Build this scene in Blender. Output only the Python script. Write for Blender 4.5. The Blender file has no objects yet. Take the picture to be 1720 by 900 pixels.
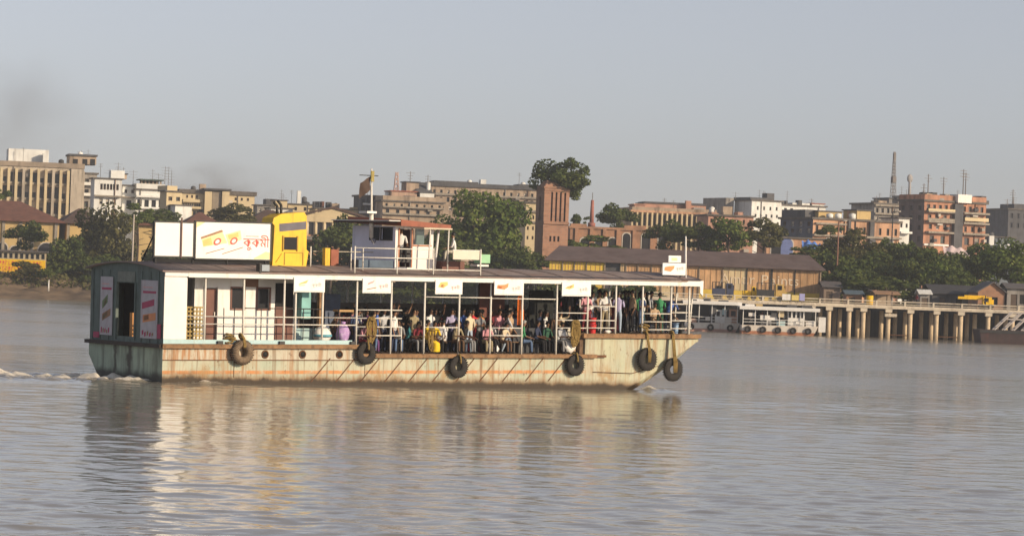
import bpy, bmesh, math, random
import numpy as np
from mathutils import Vector, Matrix
R = math.radians
C = bpy.context.scene.collection
SC = bpy.context.scene
random.seed(7)

# ------------------------------------------------------------------ camera
F, CAMH, ROLL, BH = 5520.0, 4.166, R(2.2), 25.0
cam_d = bpy.data.cameras.new('camera'); cam = bpy.data.objects.new('camera', cam_d); C.objects.link(cam)
cam_d.sensor_width = 36.0; cam_d.lens = 36.0 * F / 1720.0; cam_d.clip_start = 1.0; cam_d.clip_end = 12000.0
_p = math.atan(BH / F)
_f = Vector((0, math.cos(_p), math.sin(_p))); _r = Vector((1, 0, 0)); _u = Vector((0, -math.sin(_p), math.cos(_p)))
_cx = _r * math.cos(ROLL) + _u * math.sin(ROLL); _cy = _u * math.cos(ROLL) - _r * math.sin(ROLL)
_m = Matrix((( _cx.x, _cy.x, -_f.x, 0), (_cx.y, _cy.y, -_f.y, 0), (_cx.z, _cy.z, -_f.z, CAMH), (0, 0, 0, 1)))
cam.matrix_world = _m
SC.camera = cam
# ------------------------------------------------------------------ light
TH = R(36)
SUN_AZ = TH - R(90) + R(24)          # direction TOWARDS the sun, measured from +X
SUN_EL = R(18)
sd = Vector((math.cos(SUN_AZ) * math.cos(SUN_EL), math.sin(SUN_AZ) * math.cos(SUN_EL), math.sin(SUN_EL)))
sun_d = bpy.data.lights.new('sun', 'SUN'); sun = bpy.data.objects.new('sun', sun_d); C.objects.link(sun)
sun_d.energy = 4.7; sun_d.angle = R(0.5); sun_d.color = (1.0, 0.80, 0.56)
sun.rotation_euler = sd.to_track_quat('Z', 'Y').to_euler()
w = bpy.data.worlds.new('World'); SC.world = w; w.use_nodes = True
nt = w.node_tree; nt.nodes.clear()
sky = nt.nodes.new('ShaderNodeTexSky'); sky.sky_type = 'NISHITA'; sky.sun_disc = False
sky.sun_elevation = SUN_EL; sky.sun_rotation = math.pi / 2 - SUN_AZ
sky.air_density = 0.75; sky.dust_density = 0.7; sky.ozone_density = 2.6; sky.altitude = 0
hs = nt.nodes.new('ShaderNodeHueSaturation'); hs.inputs['Saturation'].default_value = 0.42
bg = nt.nodes.new('ShaderNodeBackground'); bg.inputs[1].default_value = 0.118
wo = nt.nodes.new('ShaderNodeOutputWorld')
tint = nt.nodes.new('ShaderNodeVectorMath'); tint.operation = 'MULTIPLY'; tint.inputs[1].default_value = (1.0, .958, .978)     # dusty, slightly mauve air
nt.links.new(sky.outputs[0], hs.inputs['Color']); nt.links.new(hs.outputs[0], tint.inputs[0]); nt.links.new(tint.outputs[0], bg.inputs[0]); nt.links.new(bg.outputs[0], wo.inputs[0])
SC.view_settings.view_transform = 'Standard'; SC.view_settings.look = 'None'
SC.view_settings.exposure = 0.0; SC.view_settings.gamma = 1.0; SC.view_settings.use_curve_mapping = False
SC.render.engine = 'CYCLES'; SC.cycles.use_denoising = True
SC.cycles.max_bounces = 6; SC.cycles.volume_bounces = 1; SC.cycles.transparent_max_bounces = 12

# ------------------------------------------------------------------ helpers
def ray(u, v):
    du, dv = u - 860, v - 450
    a = du * math.cos(ROLL) + dv * math.sin(ROLL); b = -du * math.sin(ROLL) + dv * math.cos(ROLL)
    return a / F, -(b - BH) / F
def at(u, v, Y):
    """the place seen at photo point (u, v) when it stands Y metres away"""
    a, b = ray(u, v); return Vector((a * Y, Y, CAMH + b * Y))
def zat(u, v, Y): return at(u, v, Y).z

def N(t, k, **kw):
    n = t.nodes.new(k)
    for a, b in kw.items(): setattr(n, a, b)
    return n
MATS = {}
def mat(name, col, rough=0.75, var=0.18, ns=2.0, stain=None, amt=0.0, ss=1.2, streak=0.15, metal=0.0, bump=0.0, bs=20.0, rnd=0.0, spec=0.4):
    """plain weathered surface: base colour, tone noise, stains that run down"""
    if name in MATS: return MATS[name]
    m = bpy.data.materials.new(name); m.use_nodes = True; t = m.node_tree; t.nodes.clear()
    o = N(t, 'ShaderNodeOutputMaterial'); p = N(t, 'ShaderNodeBsdfPrincipled')
    t.links.new(p.outputs[0], o.inputs[0])
    tc = N(t, 'ShaderNodeTexCoord')
    n1 = N(t, 'ShaderNodeTexNoise'); n1.inputs['Scale'].default_value = ns; n1.inputs['Detail'].default_value = 6
    t.links.new(tc.outputs['Object'], n1.inputs['Vector'])
    mr = N(t, 'ShaderNodeMapRange'); mr.inputs[1].default_value = .25; mr.inputs[2].default_value = .75
    mr.inputs[3].default_value = 1 - var; mr.inputs[4].default_value = 1 + var
    t.links.new(n1.outputs[0], mr.inputs[0])
    mx = N(t, 'ShaderNodeVectorMath', operation='SCALE'); mx.inputs[0].default_value = col[:3]
    last = mr.outputs[0]
    if rnd:
        oi = N(t, 'ShaderNodeObjectInfo'); r2 = N(t, 'ShaderNodeMapRange'); r2.inputs[3].default_value = 1 - rnd; r2.inputs[4].default_value = 1 + rnd
        t.links.new(oi.outputs['Random'], r2.inputs[0]); mm = N(t, 'ShaderNodeMath', operation='MULTIPLY')
        t.links.new(last, mm.inputs[0]); t.links.new(r2.outputs[0], mm.inputs[1]); last = mm.outputs[0]
    t.links.new(last, mx.inputs['Scale'])
    out = mx.outputs[0]
    if stain is not None and amt > 0:
        mp = N(t, 'ShaderNodeMapping'); mp.inputs['Scale'].default_value = (ss, ss, ss * streak)
        t.links.new(tc.outputs['Object'], mp.inputs[0])
        n2 = N(t, 'ShaderNodeTexNoise'); n2.inputs['Scale'].default_value = 1.6; n2.inputs['Detail'].default_value = 8; n2.inputs['Roughness'].default_value = .65
        t.links.new(mp.outputs[0], n2.inputs['Vector'])
        r3 = N(t, 'ShaderNodeMapRange'); r3.inputs[1].default_value = .62 - .3 * amt; r3.inputs[2].default_value = .82 - .18 * amt
        r3.inputs[3].default_value = 0; r3.inputs[4].default_value = min(1, .35 + amt)
        t.links.new(n2.outputs[0], r3.inputs[0])
        mc = N(t, 'ShaderNodeMix', data_type='RGBA'); mc.inputs[7].default_value = (*stain[:3], 1)
        t.links.new(r3.outputs[0], mc.inputs[0]); t.links.new(out, mc.inputs[6]); out = mc.outputs[2]
    t.links.new(out, p.inputs['Base Color'])
    p.inputs['Roughness'].default_value = rough; p.inputs['Metallic'].default_value = metal; p.inputs['Specular IOR Level'].default_value = spec
    if bump:
        n4 = N(t, 'ShaderNodeTexNoise'); n4.inputs['Scale'].default_value = bs; n4.inputs['Detail'].default_value = 4
        t.links.new(tc.outputs['Object'], n4.inputs['Vector'])
        bp = N(t, 'ShaderNodeBump'); bp.inputs['Strength'].default_value = bump; bp.inputs['Distance'].default_value = .05
        t.links.new(n4.outputs[0], bp.inputs['Height']); t.links.new(bp.outputs[0], p.inputs['Normal'])
    MATS[name] = m
    return m

class MB:
    """collects shapes, links them as one mesh"""
    def __init__(s): s.v = []; s.f = []; s.mi = []; s.sm = []
    def add(s, vs, fs, m=0, smooth=False, M=None):
        o = len(s.v)
        s.v += [tuple(M @ Vector(q)) for q in vs] if M is not None else [tuple(q) for q in vs]
        s.f += [tuple(i + o for i in f) for f in fs]; s.mi += [m] * len(fs); s.sm += [smooth] * len(fs)
        return s
    def box(s, x0, x1, y0, y1, z0, z1, m=0, M=None):
        vs = [(x0,y0,z0),(x1,y0,z0),(x1,y1,z0),(x0,y1,z0),(x0,y0,z1),(x1,y0,z1),(x1,y1,z1),(x0,y1,z1)]
        return s.add(vs, [(0,3,2,1),(4,5,6,7),(0,1,5,4),(1,2,6,5),(2,3,7,6),(3,0,4,7)], m, False, M)
    def quad(s, a, b, c, d, m=0): return s.add([a, b, c, d], [(0,1,2,3)], m)
    def tube(s, p0, p1, r, n=6, m=0, r1=None, cap=True):
        p0 = Vector(p0); p1 = Vector(p1); d = p1 - p0
        if d.length < 1e-6: return s
        q = d.to_track_quat('Z', 'Y'); r1 = r if r1 is None else r1
        vs = []
        for k, (p, rr) in enumerate(((p0, r), (p1, r1))):
            for i in range(n):
                a = 2 * math.pi * i / n; vs.append(p + q @ Vector((rr * math.cos(a), rr * math.sin(a), 0)))
        fs = [(i, (i + 1) % n, n + (i + 1) % n, n + i) for i in range(n)]
        if cap: fs += [tuple(range(n))[::-1], tuple(range(n, 2 * n))]
        return s.add(vs, fs, m, n > 5)
    def path(s, pts, r, n=6, m=0):
        for a, b in zip(pts[:-1], pts[1:]): s.tube(a, b, r, n, m)
        return s
    def prism(s, poly, axis, a, b, m=0):
        """poly of 2D points pushed along axis 'x', 'y' or 'z' from a to b"""
        def p3(q, t): return {'x': (t, q[0], q[1]), 'y': (q[0], t, q[1]), 'z': (q[0], q[1], t)}[axis]
        n = len(poly); vs = [p3(q, a) for q in poly] + [p3(q, b) for q in poly]
        fs = [tuple(range(n)), tuple(range(n, 2 * n))[::-1]] + [(i, n + i, n + (i + 1) % n, (i + 1) % n) for i in range(n)]
        return s.add(vs, fs, m)
    def torus(s, c, R0, r, axis=(0, 1, 0), n=28, k=12, m=0, squash=1.0):
        q = Vector(axis).to_track_quat('Z', 'Y'); c = Vector(c); vs = []; fs = []
        for i in range(n):
            a = 2 * math.pi * i / n
            for j in range(k):
                b = 2 * math.pi * j / k; rr = R0 + r * math.cos(b)
                vs.append(c + q @ Vector((rr * math.cos(a), rr * math.sin(a), r * squash * math.sin(b))))
        for i in range(n):
            for j in range(k): fs.append((i*k+j, ((i+1)%n)*k+j, ((i+1)%n)*k+(j+1)%k, i*k+(j+1)%k))
        return s.add(vs, fs, m, True)
    def ball(s, c, rx, ry, rz, n=10, k=6, m=0, z0=-1.0):
        vs = []; fs = []
        for j in range(k + 1):
            t = math.acos(max(-1, min(1, 1 - (1 - z0) * j / k)))
            for i in range(n):
                a = 2 * math.pi * i / n
                vs.append((c[0]+rx*math.sin(t)*math.cos(a), c[1]+ry*math.sin(t)*math.sin(a), c[2]+rz*math.cos(t)))
        for j in range(k):
            for i in range(n): fs.append((j*n+i, (j+1)*n+i, (j+1)*n+(i+1)%n, j*n+(i+1)%n))
        return s.add(vs, fs, m, True)
    def facade(s, W, H, rects, dep=0.25, m=0, M=None, z0=0.0, back=None):
        """upright wall in the xz plane facing -y with real recessed openings (x0,x1,z0,z1)"""
        xs = sorted({0.0, W, *[r[0] for r in rects], *[r[1] for r in rects]}); zs = sorted({z0, H, *[r[2] for r in rects], *[r[3] for r in rects]})
        for i in range(len(xs) - 1):
            for j in range(len(zs) - 1):
                cx, cz = (xs[i]+xs[i+1])/2, (zs[j]+zs[j+1])/2
                if any(r[0] < cx < r[1] and r[2] < cz < r[3] for r in rects): continue
                s.add([(xs[i],0,zs[j]),(xs[i+1],0,zs[j]),(xs[i+1],0,zs[j+1]),(xs[i],0,zs[j+1])], [(0,1,2,3)], m, False, M)
        for (a, b, c, d) in rects:
            s.add([(a,0,c),(b,0,c),(b,0,d),(a,0,d),(a,dep,c),(b,dep,c),(b,dep,d),(a,dep,d)], [(0,4,5,1),(1,5,6,2),(2,6,7,3),(3,7,4,0)], m, False, M)
            if back is not None: s.add([(a,dep,c),(b,dep,c),(b,dep,d),(a,dep,d)], [(0,1,2,3)], back, False, M)
        return s
    def mesh(s, name, mats):
        me = bpy.data.meshes.new(name); me.from_pydata(s.v, [], s.f)
        for q in (mats if isinstance(mats, (list, tuple)) else [mats]): me.materials.append(q)
        me.polygons.foreach_set('material_index', s.mi); me.polygons.foreach_set('use_smooth', s.sm); me.update()
        return me
    def build(s, name, mats, parent=None, loc=None, label=None):
        return link(name, s.mesh(name, mats), parent, loc, label)
def link(name, me, parent=None, loc=None, label=None):
    o = bpy.data.objects.new(name, me); C.objects.link(o)
    if parent: o.parent = parent
    if loc is not None: o.location = loc
    if label: o['label'] = label
    return o
def tag(o, label=None, cat=None, group=None, kind=None):
    if label: o['label'] = label
    if cat: o['category'] = cat
    if group: o['group'] = group
    if kind: o['kind'] = kind
    return o
def empty(name, loc, label, cat, rz=0.0, group=None):
    o = bpy.data.objects.new(name, None); C.objects.link(o); o.location = loc; o.rotation_euler = (0, 0, rz); o.empty_display_size = .2
    return tag(o, label, cat, group)
def text(name, s, size, m, parent, loc, rot, align='CENTER', ext=0.003, sx=1.0):
    cu = bpy.data.curves.new(name, 'FONT'); cu.body = s; cu.size = size; cu.extrude = ext; cu.align_x = align; cu.align_y = 'CENTER'; cu.resolution_u = 3
    tmp = bpy.data.objects.new('tmp_text', cu); C.objects.link(tmp); bpy.context.view_layer.update()
    me = bpy.data.meshes.new_from_object(tmp.evaluated_get(bpy.context.evaluated_depsgraph_get()))
    bpy.data.objects.remove(tmp); bpy.data.curves.remove(cu)
    me.materials.clear(); me.materials.append(m); me.name = name
    o = link(name, me, parent, loc); o.rotation_euler = rot; o.scale = (sx, 1, 1)
    return o

# ------------------------------------------------------------------ materials
CREAM = (0.56, 0.50, 0.36)
white = mat('white_paint', (0.78, 0.76, 0.72), .55, .07, 1.5, (.42, .27, .15), .20, 2.0)
white_clean = mat('white_board', (0.82, 0.81, 0.78), .5, .05, 1.0, (.52, .42, .30), .14, 1.6, .2)
post_white = mat('post_paint', (0.72, 0.69, 0.62), .5, .1, 6, (.30, .18, .09), .25, 6)
steel_dark = mat('dark_steel', (0.035, 0.035, 0.035), .6, .3, 5)
dark = mat('dark_void', (0.012, 0.012, 0.013), .8, .2, 2)
rubber = mat('old_rubber', (0.025, 0.022, 0.020), .85, .3, 8, (.12, .10, .07), .15, 4, 1.0)
rope_m = mat('yellow_rope', (0.27, 0.18, 0.055), .9, .4, 14, (.07, .05, .025), .4, 9, 1.0, bump=.4, bs=60)
wood = mat('strake_wood', (0.26, 0.15, 0.075), .85, .3, 3, (.06, .035, .02), .5, 3, 1.0, bump=.3, bs=15)
rust = mat('rust', (0.14, 0.065, 0.03), .9, .35, 5)
roofm = mat('ferry_roof_sheet', (0.27, 0.215, 0.195), .8, .2, 2, (.24, .10, .06), .34, .6, 1.0, bump=.3, bs=8)
teal = mat('teal_paint', (0.115, 0.155, 0.142), .6, .2, 3, (.035, .03, .025), .40, 2.5)
brown_door = mat('brown_door_paint', (0.16, 0.065, 0.045), .6, .2, 3, (.05, .025, .02), .25, 3)
lav = mat('lavender_paint', (0.76, 0.76, 0.88), .6, .08, 2, (.25, .22, .25), .2, 2)
turq = mat('turquoise_band_paint', (0.42, 0.60, 0.62), .6, .1, 3, (.35, .25, .15), .25, 3)
yellow = mat('yellow_paint', (0.80, 0.49, 0.010), .5, .08, 3, (.30, .16, .02), .32, 2)
redroof = mat('red_roof_paint', (0.30, 0.10, 0.06), .7, .2, 3, (.12, .06, .04), .3, 2)
glass = mat('dark_glass', (0.014, 0.015, 0.018), .35, .1, 1, spec=.12)
deckm = mat('deck_planks', (0.16, 0.10, 0.06), .9, .3, 3, (.05, .03, .02), .4, 2, 1.0)
pr_yel = mat('print_yellow', (0.75, 0.52, 0.16), .5, .1, 4); pr_red = mat('print_red', (0.62, 0.10, 0.07), .5, .1, 4)
pr_ora = mat('print_orange', (0.72, 0.27, 0.10), .5, .12, 4); pr_brn = mat('print_brown', (0.30, 0.15, 0.07), .5, .15, 6)
pr_pink = mat('print_pink', (0.70, 0.36, 0.34), .5, .1, 4); pr_mag = mat('print_magenta', (0.40, 0.03, 0.10), .5, .2, 6)
pr_grey = mat('print_grey', (0.45, 0.44, 0.42), .5, .1, 4); pr_pale = mat('print_pale_yellow', (0.80, 0.68, 0.36), .5, .1, 4)
pr_grn = mat('print_green', (0.14, 0.20, 0.08), .5, .2, 6)

def hull_material():
    m = bpy.data.materials.new('ferry_hull_paint'); m.use_nodes = True; t = m.node_tree; t.nodes.clear()
    o = N(t, 'ShaderNodeOutputMaterial'); p = N(t, 'ShaderNodeBsdfPrincipled'); t.links.new(p.outputs[0], o.inputs[0])
    tc = N(t, 'ShaderNodeTexCoord'); sp = N(t, 'ShaderNodeSeparateXYZ'); t.links.new(tc.outputs['Object'], sp.inputs[0])
    def noise(scale, mapping=(1, 1, 1), detail=7, ro=.6):
        mp = N(t, 'ShaderNodeMapping'); mp.inputs['Scale'].default_value = mapping; t.links.new(tc.outputs['Object'], mp.inputs[0])
        n = N(t, 'ShaderNodeTexNoise'); n.inputs['Scale'].default_value = scale; n.inputs['Detail'].default_value = detail; n.inputs['Roughness'].default_value = ro
        t.links.new(mp.outputs[0], n.inputs['Vector']); return n.outputs[0]
    def rng(x, a, b, c=0., d=1.):
        r = N(t, 'ShaderNodeMapRange', interpolation_type='SMOOTHSTEP'); r.inputs[1].default_value = a; r.inputs[2].default_value = b; r.inputs[3].default_value = c; r.inputs[4].default_value = d
        t.links.new(x, r.inputs[0]); return r.outputs[0]
    def mul(a, b, op='MULTIPLY'):
        q = N(t, 'ShaderNodeMath', operation=op); t.links.new(a, q.inputs[0])
        if isinstance(b, (int, float)): q.inputs[1].default_value = b
        else: t.links.new(b, q.inputs[1])
        return q.outputs[0]
    def mix(f, a, b):
        q = N(t, 'ShaderNodeMix', data_type='RGBA'); t.links.new(f, q.inputs[0])
        if isinstance(a, tuple): q.inputs[6].default_value = (*a, 1)
        else: t.links.new(a, q.inputs[6])
        q.inputs[7].default_value = (*b, 1); return q.outputs[2]
    X, Y, Z = sp.outputs
    c = mix(rng(noise(.7), .35, .7), (.48, .475, .36), (.385, .43, .33))
    c = mix(mul(rng(X, 19.2, 20.4), rng(noise(.8), .4, .62, 0, .5)), c, (.47, .47, .30))
    up = mul(rng(Z, .84, .86), rng(X, 8.9, 8.8)); c = mix(mul(up, .75), c, (.52, .48, .39))
    fore = mul(rng(X, 4.2, 3.0), up); c = mix(mul(fore, rng(noise(3, (2.5, 1, .35)), .42, .6)), c, (.40, .22, .11))
    st = mul(mul(rng(Z, .31, .34), rng(Z, .47, .44)), rng(noise(2.2), .35, .55, .25, .9)); st = mul(st, rng(X, 19.8, 19.0)); c = mix(st, c, (.56, .22, .06))
    c = mix(mul(rng(noise(1.5, (2.2, 2.2, .22), 9, .7), .47, .66), .70), c, (.33, .155, .055))
    c = mix(mul(rng(noise(3.5, (1, 1, .6), 10, .78), .55, .66), .85), c, (.13, .065, .03))
    wlz = mul(mul(X, -.0168), .0, 'ADD'); zz = mul(Z, wlz, 'SUBTRACT')          # height above the waterline of the trimmed hull
    zn = mul(zz, mul(noise(1.3, (1, 1, .5), 9, .7), -.55), 'ADD')
    bl = mul(rng(noise(.9, (1, 1, .7), 8, .7), .52, .64), rng(Z, 1.0, .2)); c = mix(mul(bl, .75), c, (.36, .215, .085))
    dr = mul(rng(noise(1.1, (3.5, 3.5, .10), 6, .7), .52, .63), .68); c = mix(dr, c, (.20, .115, .055))
    c = mix(rng(zn, .22, -.10, 0, .85), c, (.19, .105, .045)); c = mix(rng(zn, .02, -.14, 0, .95), c, (.035, .024, .014))
    t.links.new(c, p.inputs['Base Color']); p.inputs['Roughness'].default_value = .62; p.inputs['Specular IOR Level'].default_value = .3
    bp = N(t, 'ShaderNodeBump'); bp.inputs['Strength'].default_value = .5; bp.inputs['Distance'].default_value = .12
    t.links.new(noise(1.1, (1, 1, .6), 4), bp.inputs['Height']); t.links.new(bp.outputs[0], p.inputs['Normal'])
    return m
hullm = hull_material()
transom = mat('transom_paint', (0.40, 0.48, 0.36), .6, .15, 2, (.05, .035, .025), .5, 2.2, .08)

def grime_transom(m):
    """exhaust and rust runs below the stern door, wet dark foot"""
    t = m.node_tree; p = [n for n in t.nodes if n.type == 'BSDF_PRINCIPLED'][0]; l = p.inputs['Base Color'].links[0]; src = l.from_socket; t.links.remove(l)
    tc = N(t, 'ShaderNodeTexCoord'); sp = N(t, 'ShaderNodeSeparateXYZ'); t.links.new(tc.outputs['Object'], sp.inputs[0])
    n = N(t, 'ShaderNodeTexNoise'); n.inputs['Scale'].default_value = 2.5; n.inputs['Detail'].default_value = 6; t.links.new(tc.outputs['Object'], n.inputs['Vector'])
    wob = N(t, 'ShaderNodeMath', operation='MULTIPLY_ADD'); wob.inputs[1].default_value = .5; t.links.new(n.outputs[0], wob.inputs[0]); t.links.new(sp.outputs[1], wob.inputs[2])
    cur = src
    for yc, wd, k in ((2.45, .30, .9), (3.55, .16, .8), (.5, .35, .45)):
        d = N(t, 'ShaderNodeMath', operation='SUBTRACT'); d.inputs[1].default_value = yc + .25; t.links.new(wob.outputs[0], d.inputs[0]); a = N(t, 'ShaderNodeMath', operation='ABSOLUTE'); t.links.new(d.outputs[0], a.inputs[0])
        r = N(t, 'ShaderNodeMapRange', interpolation_type='SMOOTHSTEP'); r.inputs[1].default_value = wd; r.inputs[2].default_value = wd * .2; r.inputs[3].default_value = 0; r.inputs[4].default_value = k; t.links.new(a.outputs[0], r.inputs[0])
        mx = N(t, 'ShaderNodeMix', data_type='RGBA'); t.links.new(r.outputs[0], mx.inputs[0]); t.links.new(cur, mx.inputs[6]); mx.inputs[7].default_value = (.045, .03, .022, 1); cur = mx.outputs[2]
    zz = N(t, 'ShaderNodeMath', operation='MULTIPLY_ADD'); zz.inputs[1].default_value = -.35; t.links.new(n.outputs[0], zz.inputs[0]); t.links.new(sp.outputs[2], zz.inputs[2])
    r = N(t, 'ShaderNodeMapRange', interpolation_type='SMOOTHSTEP'); r.inputs[1].default_value = .32; r.inputs[2].default_value = -.02; r.inputs[3].default_value = 0; r.inputs[4].default_value = .95; t.links.new(zz.outputs[0], r.inputs[0])
    mx = N(t, 'ShaderNodeMix', data_type='RGBA'); t.links.new(r.outputs[0], mx.inputs[0]); t.links.new(cur, mx.inputs[6]); mx.inputs[7].default_value = (.03, .028, .022, 1); t.links.new(mx.outputs[2], p.inputs['Base Color'])
grime_transom(transom)

def leaf_mat(name, c1, c2, c3):
    m = bpy.data.materials.new(name); m.use_nodes = True; t = m.node_tree; t.nodes.clear()
    o = N(t, 'ShaderNodeOutputMaterial'); d = N(t, 'ShaderNodeBsdfDiffuse'); tr = N(t, 'ShaderNodeBsdfTranslucent'); ms = N(t, 'ShaderNodeMixShader')
    ge = N(t, 'ShaderNodeNewGeometry'); rp = N(t, 'ShaderNodeValToRGB')
    tc = N(t, 'ShaderNodeTexCoord'); n = N(t, 'ShaderNodeTexNoise'); n.inputs['Scale'].default_value = .9
    t.links.new(tc.outputs['Object'], n.inputs['Vector'])
    ad = N(t, 'ShaderNodeMath', operation='MULTIPLY_ADD'); ad.inputs[1].default_value = .45; t.links.new(ge.outputs['Random Per Island'], ad.inputs[0])
    m2 = N(t, 'ShaderNodeMath', operation='MULTIPLY'); m2.inputs[1].default_value = .6; t.links.new(n.outputs[0], m2.inputs[0]); t.links.new(m2.outputs[0], ad.inputs[2])
    t.links.new(ad.outputs[0], rp.inputs[0])
    rp.color_ramp.elements[0].color = (*c1, 1); rp.color_ramp.elements[0].position = .15; rp.color_ramp.elements[1].color = (*c3, 1); rp.color_ramp.elements[1].position = .9
    e = rp.color_ramp.elements.new(.5); e.color = (*c2, 1)
    t.links.new(rp.outputs[0], d.inputs[0]); t.links.new(rp.outputs[0], tr.inputs[0]); ms.inputs[0].default_value = .2
    t.links.new(d.outputs[0], ms.inputs[1]); t.links.new(tr.outputs[0], ms.inputs[2]); t.links.new(ms.outputs[0], o.inputs[0])
    return m
leaf_dark = leaf_mat('leaf_dark', (.027, .043, .016), (.078, .108, .034), (.165, .182, .054))
leaf_mid = leaf_mat('leaf_green', (.034, .056, .016), (.10, .145, .036), (.20, .225, .060))
leaf_olive = leaf_mat('leaf_olive', (.038, .042, .019), (.096, .098, .040), (.165, .150, .062))
bark = mat('bark', (0.085, 0.062, 0.045), .95, .3, 4, bump=.5, bs=12)

# ------------------------------------------------------------------ setting: sky is the world; water, bank
def wave_height(x, y, dy, seed=3):
    rs = np.random.RandomState(seed); h = np.zeros_like(x); lost = np.zeros_like(x)
    for i in range(110):
        lam = 0.36 * (2.8 / 0.36) ** rs.rand(); k = 2 * math.pi / lam
        th = rs.normal(math.pi / 2, 1.0); ph = rs.rand() * 6.283
        sl = WSLOPE * (1.0 if lam < 2.0 else .7) * math.sqrt(2 / 110.)
        fade = np.clip((lam / np.maximum(dy, 1e-3) - 2.2) / 2.0, 0, 1)
        lost += (sl * (1 - fade)) ** 2 / 2
        h += sl / k * fade * np.sin(k * (x * math.cos(th) + y * math.sin(th)) + ph)
    # calmer and rougher patches drift over the river
    n = .5 + .5 * np.sin(.11 * x + .16 * y + 1.3 * np.sin(.07 * x - .05 * y)) * np.sin(.045 * y + .6 * np.sin(.12 * x + .4))
    ss_ = lambda a, b: (lambda t: t * t * (3 - 2 * t))(np.clip((y - a) / (b - a), 0, 1))
    q = (.62 + .75 * n) * (.60 + .30 * (1 - ss_(64, 104)) + 1.1 * ss_(140, 215))      # calm round the ferry, wind ruffled further out
    return h * q, np.sqrt(lost) * q      # second: slope of the waves too small for the mesh, given as roughness
WSLOPE = 0.062
def make_water():
    # one sheet: fine where it is seen close, coarse towards the edges
    rows = []; y = 46.0
    while y < 425: rows.append(y); y += max(.09, .42 * y * y / (F * .595 * CAMH)) if not 115.5 < y < 125.5 else .22
    rows = [-400, -150, -50, 0, 20, 35] + rows + [470, 600]
    rows = np.array(rows); t = np.concatenate([np.linspace(-2.4, -.6, 8), np.linspace(-.45, -.25, 8), np.linspace(-.215, .215, 620), np.linspace(.25, .45, 8), np.linspace(.6, 2.4, 8)])
    Yg = np.repeat(rows[:, None], len(t), 1); X = t[None, :] * np.maximum(Yg, 60.0)
    dy = np.gradient(rows); DY = np.repeat(np.maximum(dy, 0)[:, None], len(t), 1)
    Z, LOST = wave_height(X, Yg, np.maximum(DY, np.abs(np.gradient(X, axis=1)) * .8))
    act = ((np.abs(t)[None, :] < .24) & (Yg > 45) & (Yg < 425)); Z = np.where(act, Z, 0)
    # wake: churned strip trailing from the stern
    ox, oy = FO.x, FO.y; dx, dyv = -.955, -.297
    sx = X - (ox - .3); sy = Yg - (oy + 2.2); s = sx * dx + sy * dyv; n = -sx * dyv + sy * dx
    wdt = 2.3 + .08 * np.maximum(s, 0)
    prof = np.exp(-(n / wdt) ** 2) * np.clip((s + 2.6) / 1.2, 0, 1) * np.exp(-np.maximum(s, 0) / 22.)
    rs = np.random.RandomState(11); tb = np.zeros_like(X)
    for i in range(36):
        lam = .3 * 9 ** rs.rand(); k = 6.283 / lam; th = rs.rand() * 6.283
        tb += np.sin(k * (X * math.cos(th) + Yg * math.sin(th)) + rs.rand() * 6.283) * lam ** .7 * .016
    tb = np.abs(tb) * 1.7 - .06
    Z += prof * (tb * .95 + .03)
    foam = prof * np.clip(.46 + tb * 6, 0, 1.3)
    # bow ripple along the near side of the hull
    ax, ay = math.cos(TH), math.sin(TH); s2 = (X - ox) * ax + (Yg - oy) * ay; n2 = -(X - ox) * ay + (Yg - oy) * ax
    bow = np.exp(-((s2 - 22.6) / 1.3) ** 2) * np.exp(-((n2 + .15) / .45) ** 2)
    Z += bow * (.05 + tb * .8); foam = np.maximum(foam, bow * np.clip(.3 + tb * 8, 0, 1))
    nr, nc = X.shape; vs = np.stack([X, Yg, Z], -1).reshape(-1, 3)
    i = np.arange((nr - 1) * nc).reshape(nr - 1, nc)[:, :-1].ravel(); fa = np.stack([i, i + 1, i + nc + 1, i + nc], -1)
    me = bpy.data.meshes.new('river'); me.vertices.add(len(vs)); me.vertices.foreach_set('co', vs.astype(np.float32).ravel())
    me.loops.add(fa.size); me.loops.foreach_set('vertex_index', fa.astype(np.int32).ravel()); me.polygons.add(len(fa))
    me.polygons.foreach_set('loop_start', np.arange(0, fa.size, 4, dtype=np.int32)); me.polygons.foreach_set('use_smooth', np.ones(len(fa), bool))
    me.update(calc_edges=True)
    at_ = me.attributes.new('foam', 'FLOAT', 'POINT'); at_.data.foreach_set('value', foam.astype(np.float32).ravel())
    at2 = me.attributes.new('fine_waves', 'FLOAT', 'POINT'); at2.data.foreach_set('value', np.sqrt(.0006 + .45 * LOST).astype(np.float32).ravel())
    m = bpy.data.materials.new('river_water'); m.use_nodes = True; tr = m.node_tree; tr.nodes.clear()
    o = N(tr, 'ShaderNodeOutputMaterial'); p = N(tr, 'ShaderNodeBsdfPrincipled'); tr.links.new(p.outputs[0], o.inputs[0])
    p.inputs['Roughness'].default_value = .05; p.inputs['IOR'].default_value = 1.33
    tc = N(tr, 'ShaderNodeTexCoord'); n1 = N(tr, 'ShaderNodeTexNoise'); n1.inputs['Scale'].default_value = 1.8; n1.inputs['Detail'].default_value = 5; n1.inputs['Roughness'].default_value = .55
    tr.links.new(tc.outputs['Object'], n1.inputs['Vector']); bp = N(tr, 'ShaderNodeBump'); bp.inputs['Strength'].default_value = .30; bp.inputs['Distance'].default_value = .045
    tr.links.new(n1.outputs[0], bp.inputs['Height']); tr.links.new(bp.outputs[0], p.inputs['Normal'])
    af = N(tr, 'ShaderNodeAttribute', attribute_name='foam'); n2 = N(tr, 'ShaderNodeTexNoise'); n2.inputs['Scale'].default_value = 7.0; n2.inputs['Detail'].default_value = 8; n2.inputs['Roughness'].default_value = .7
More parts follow.
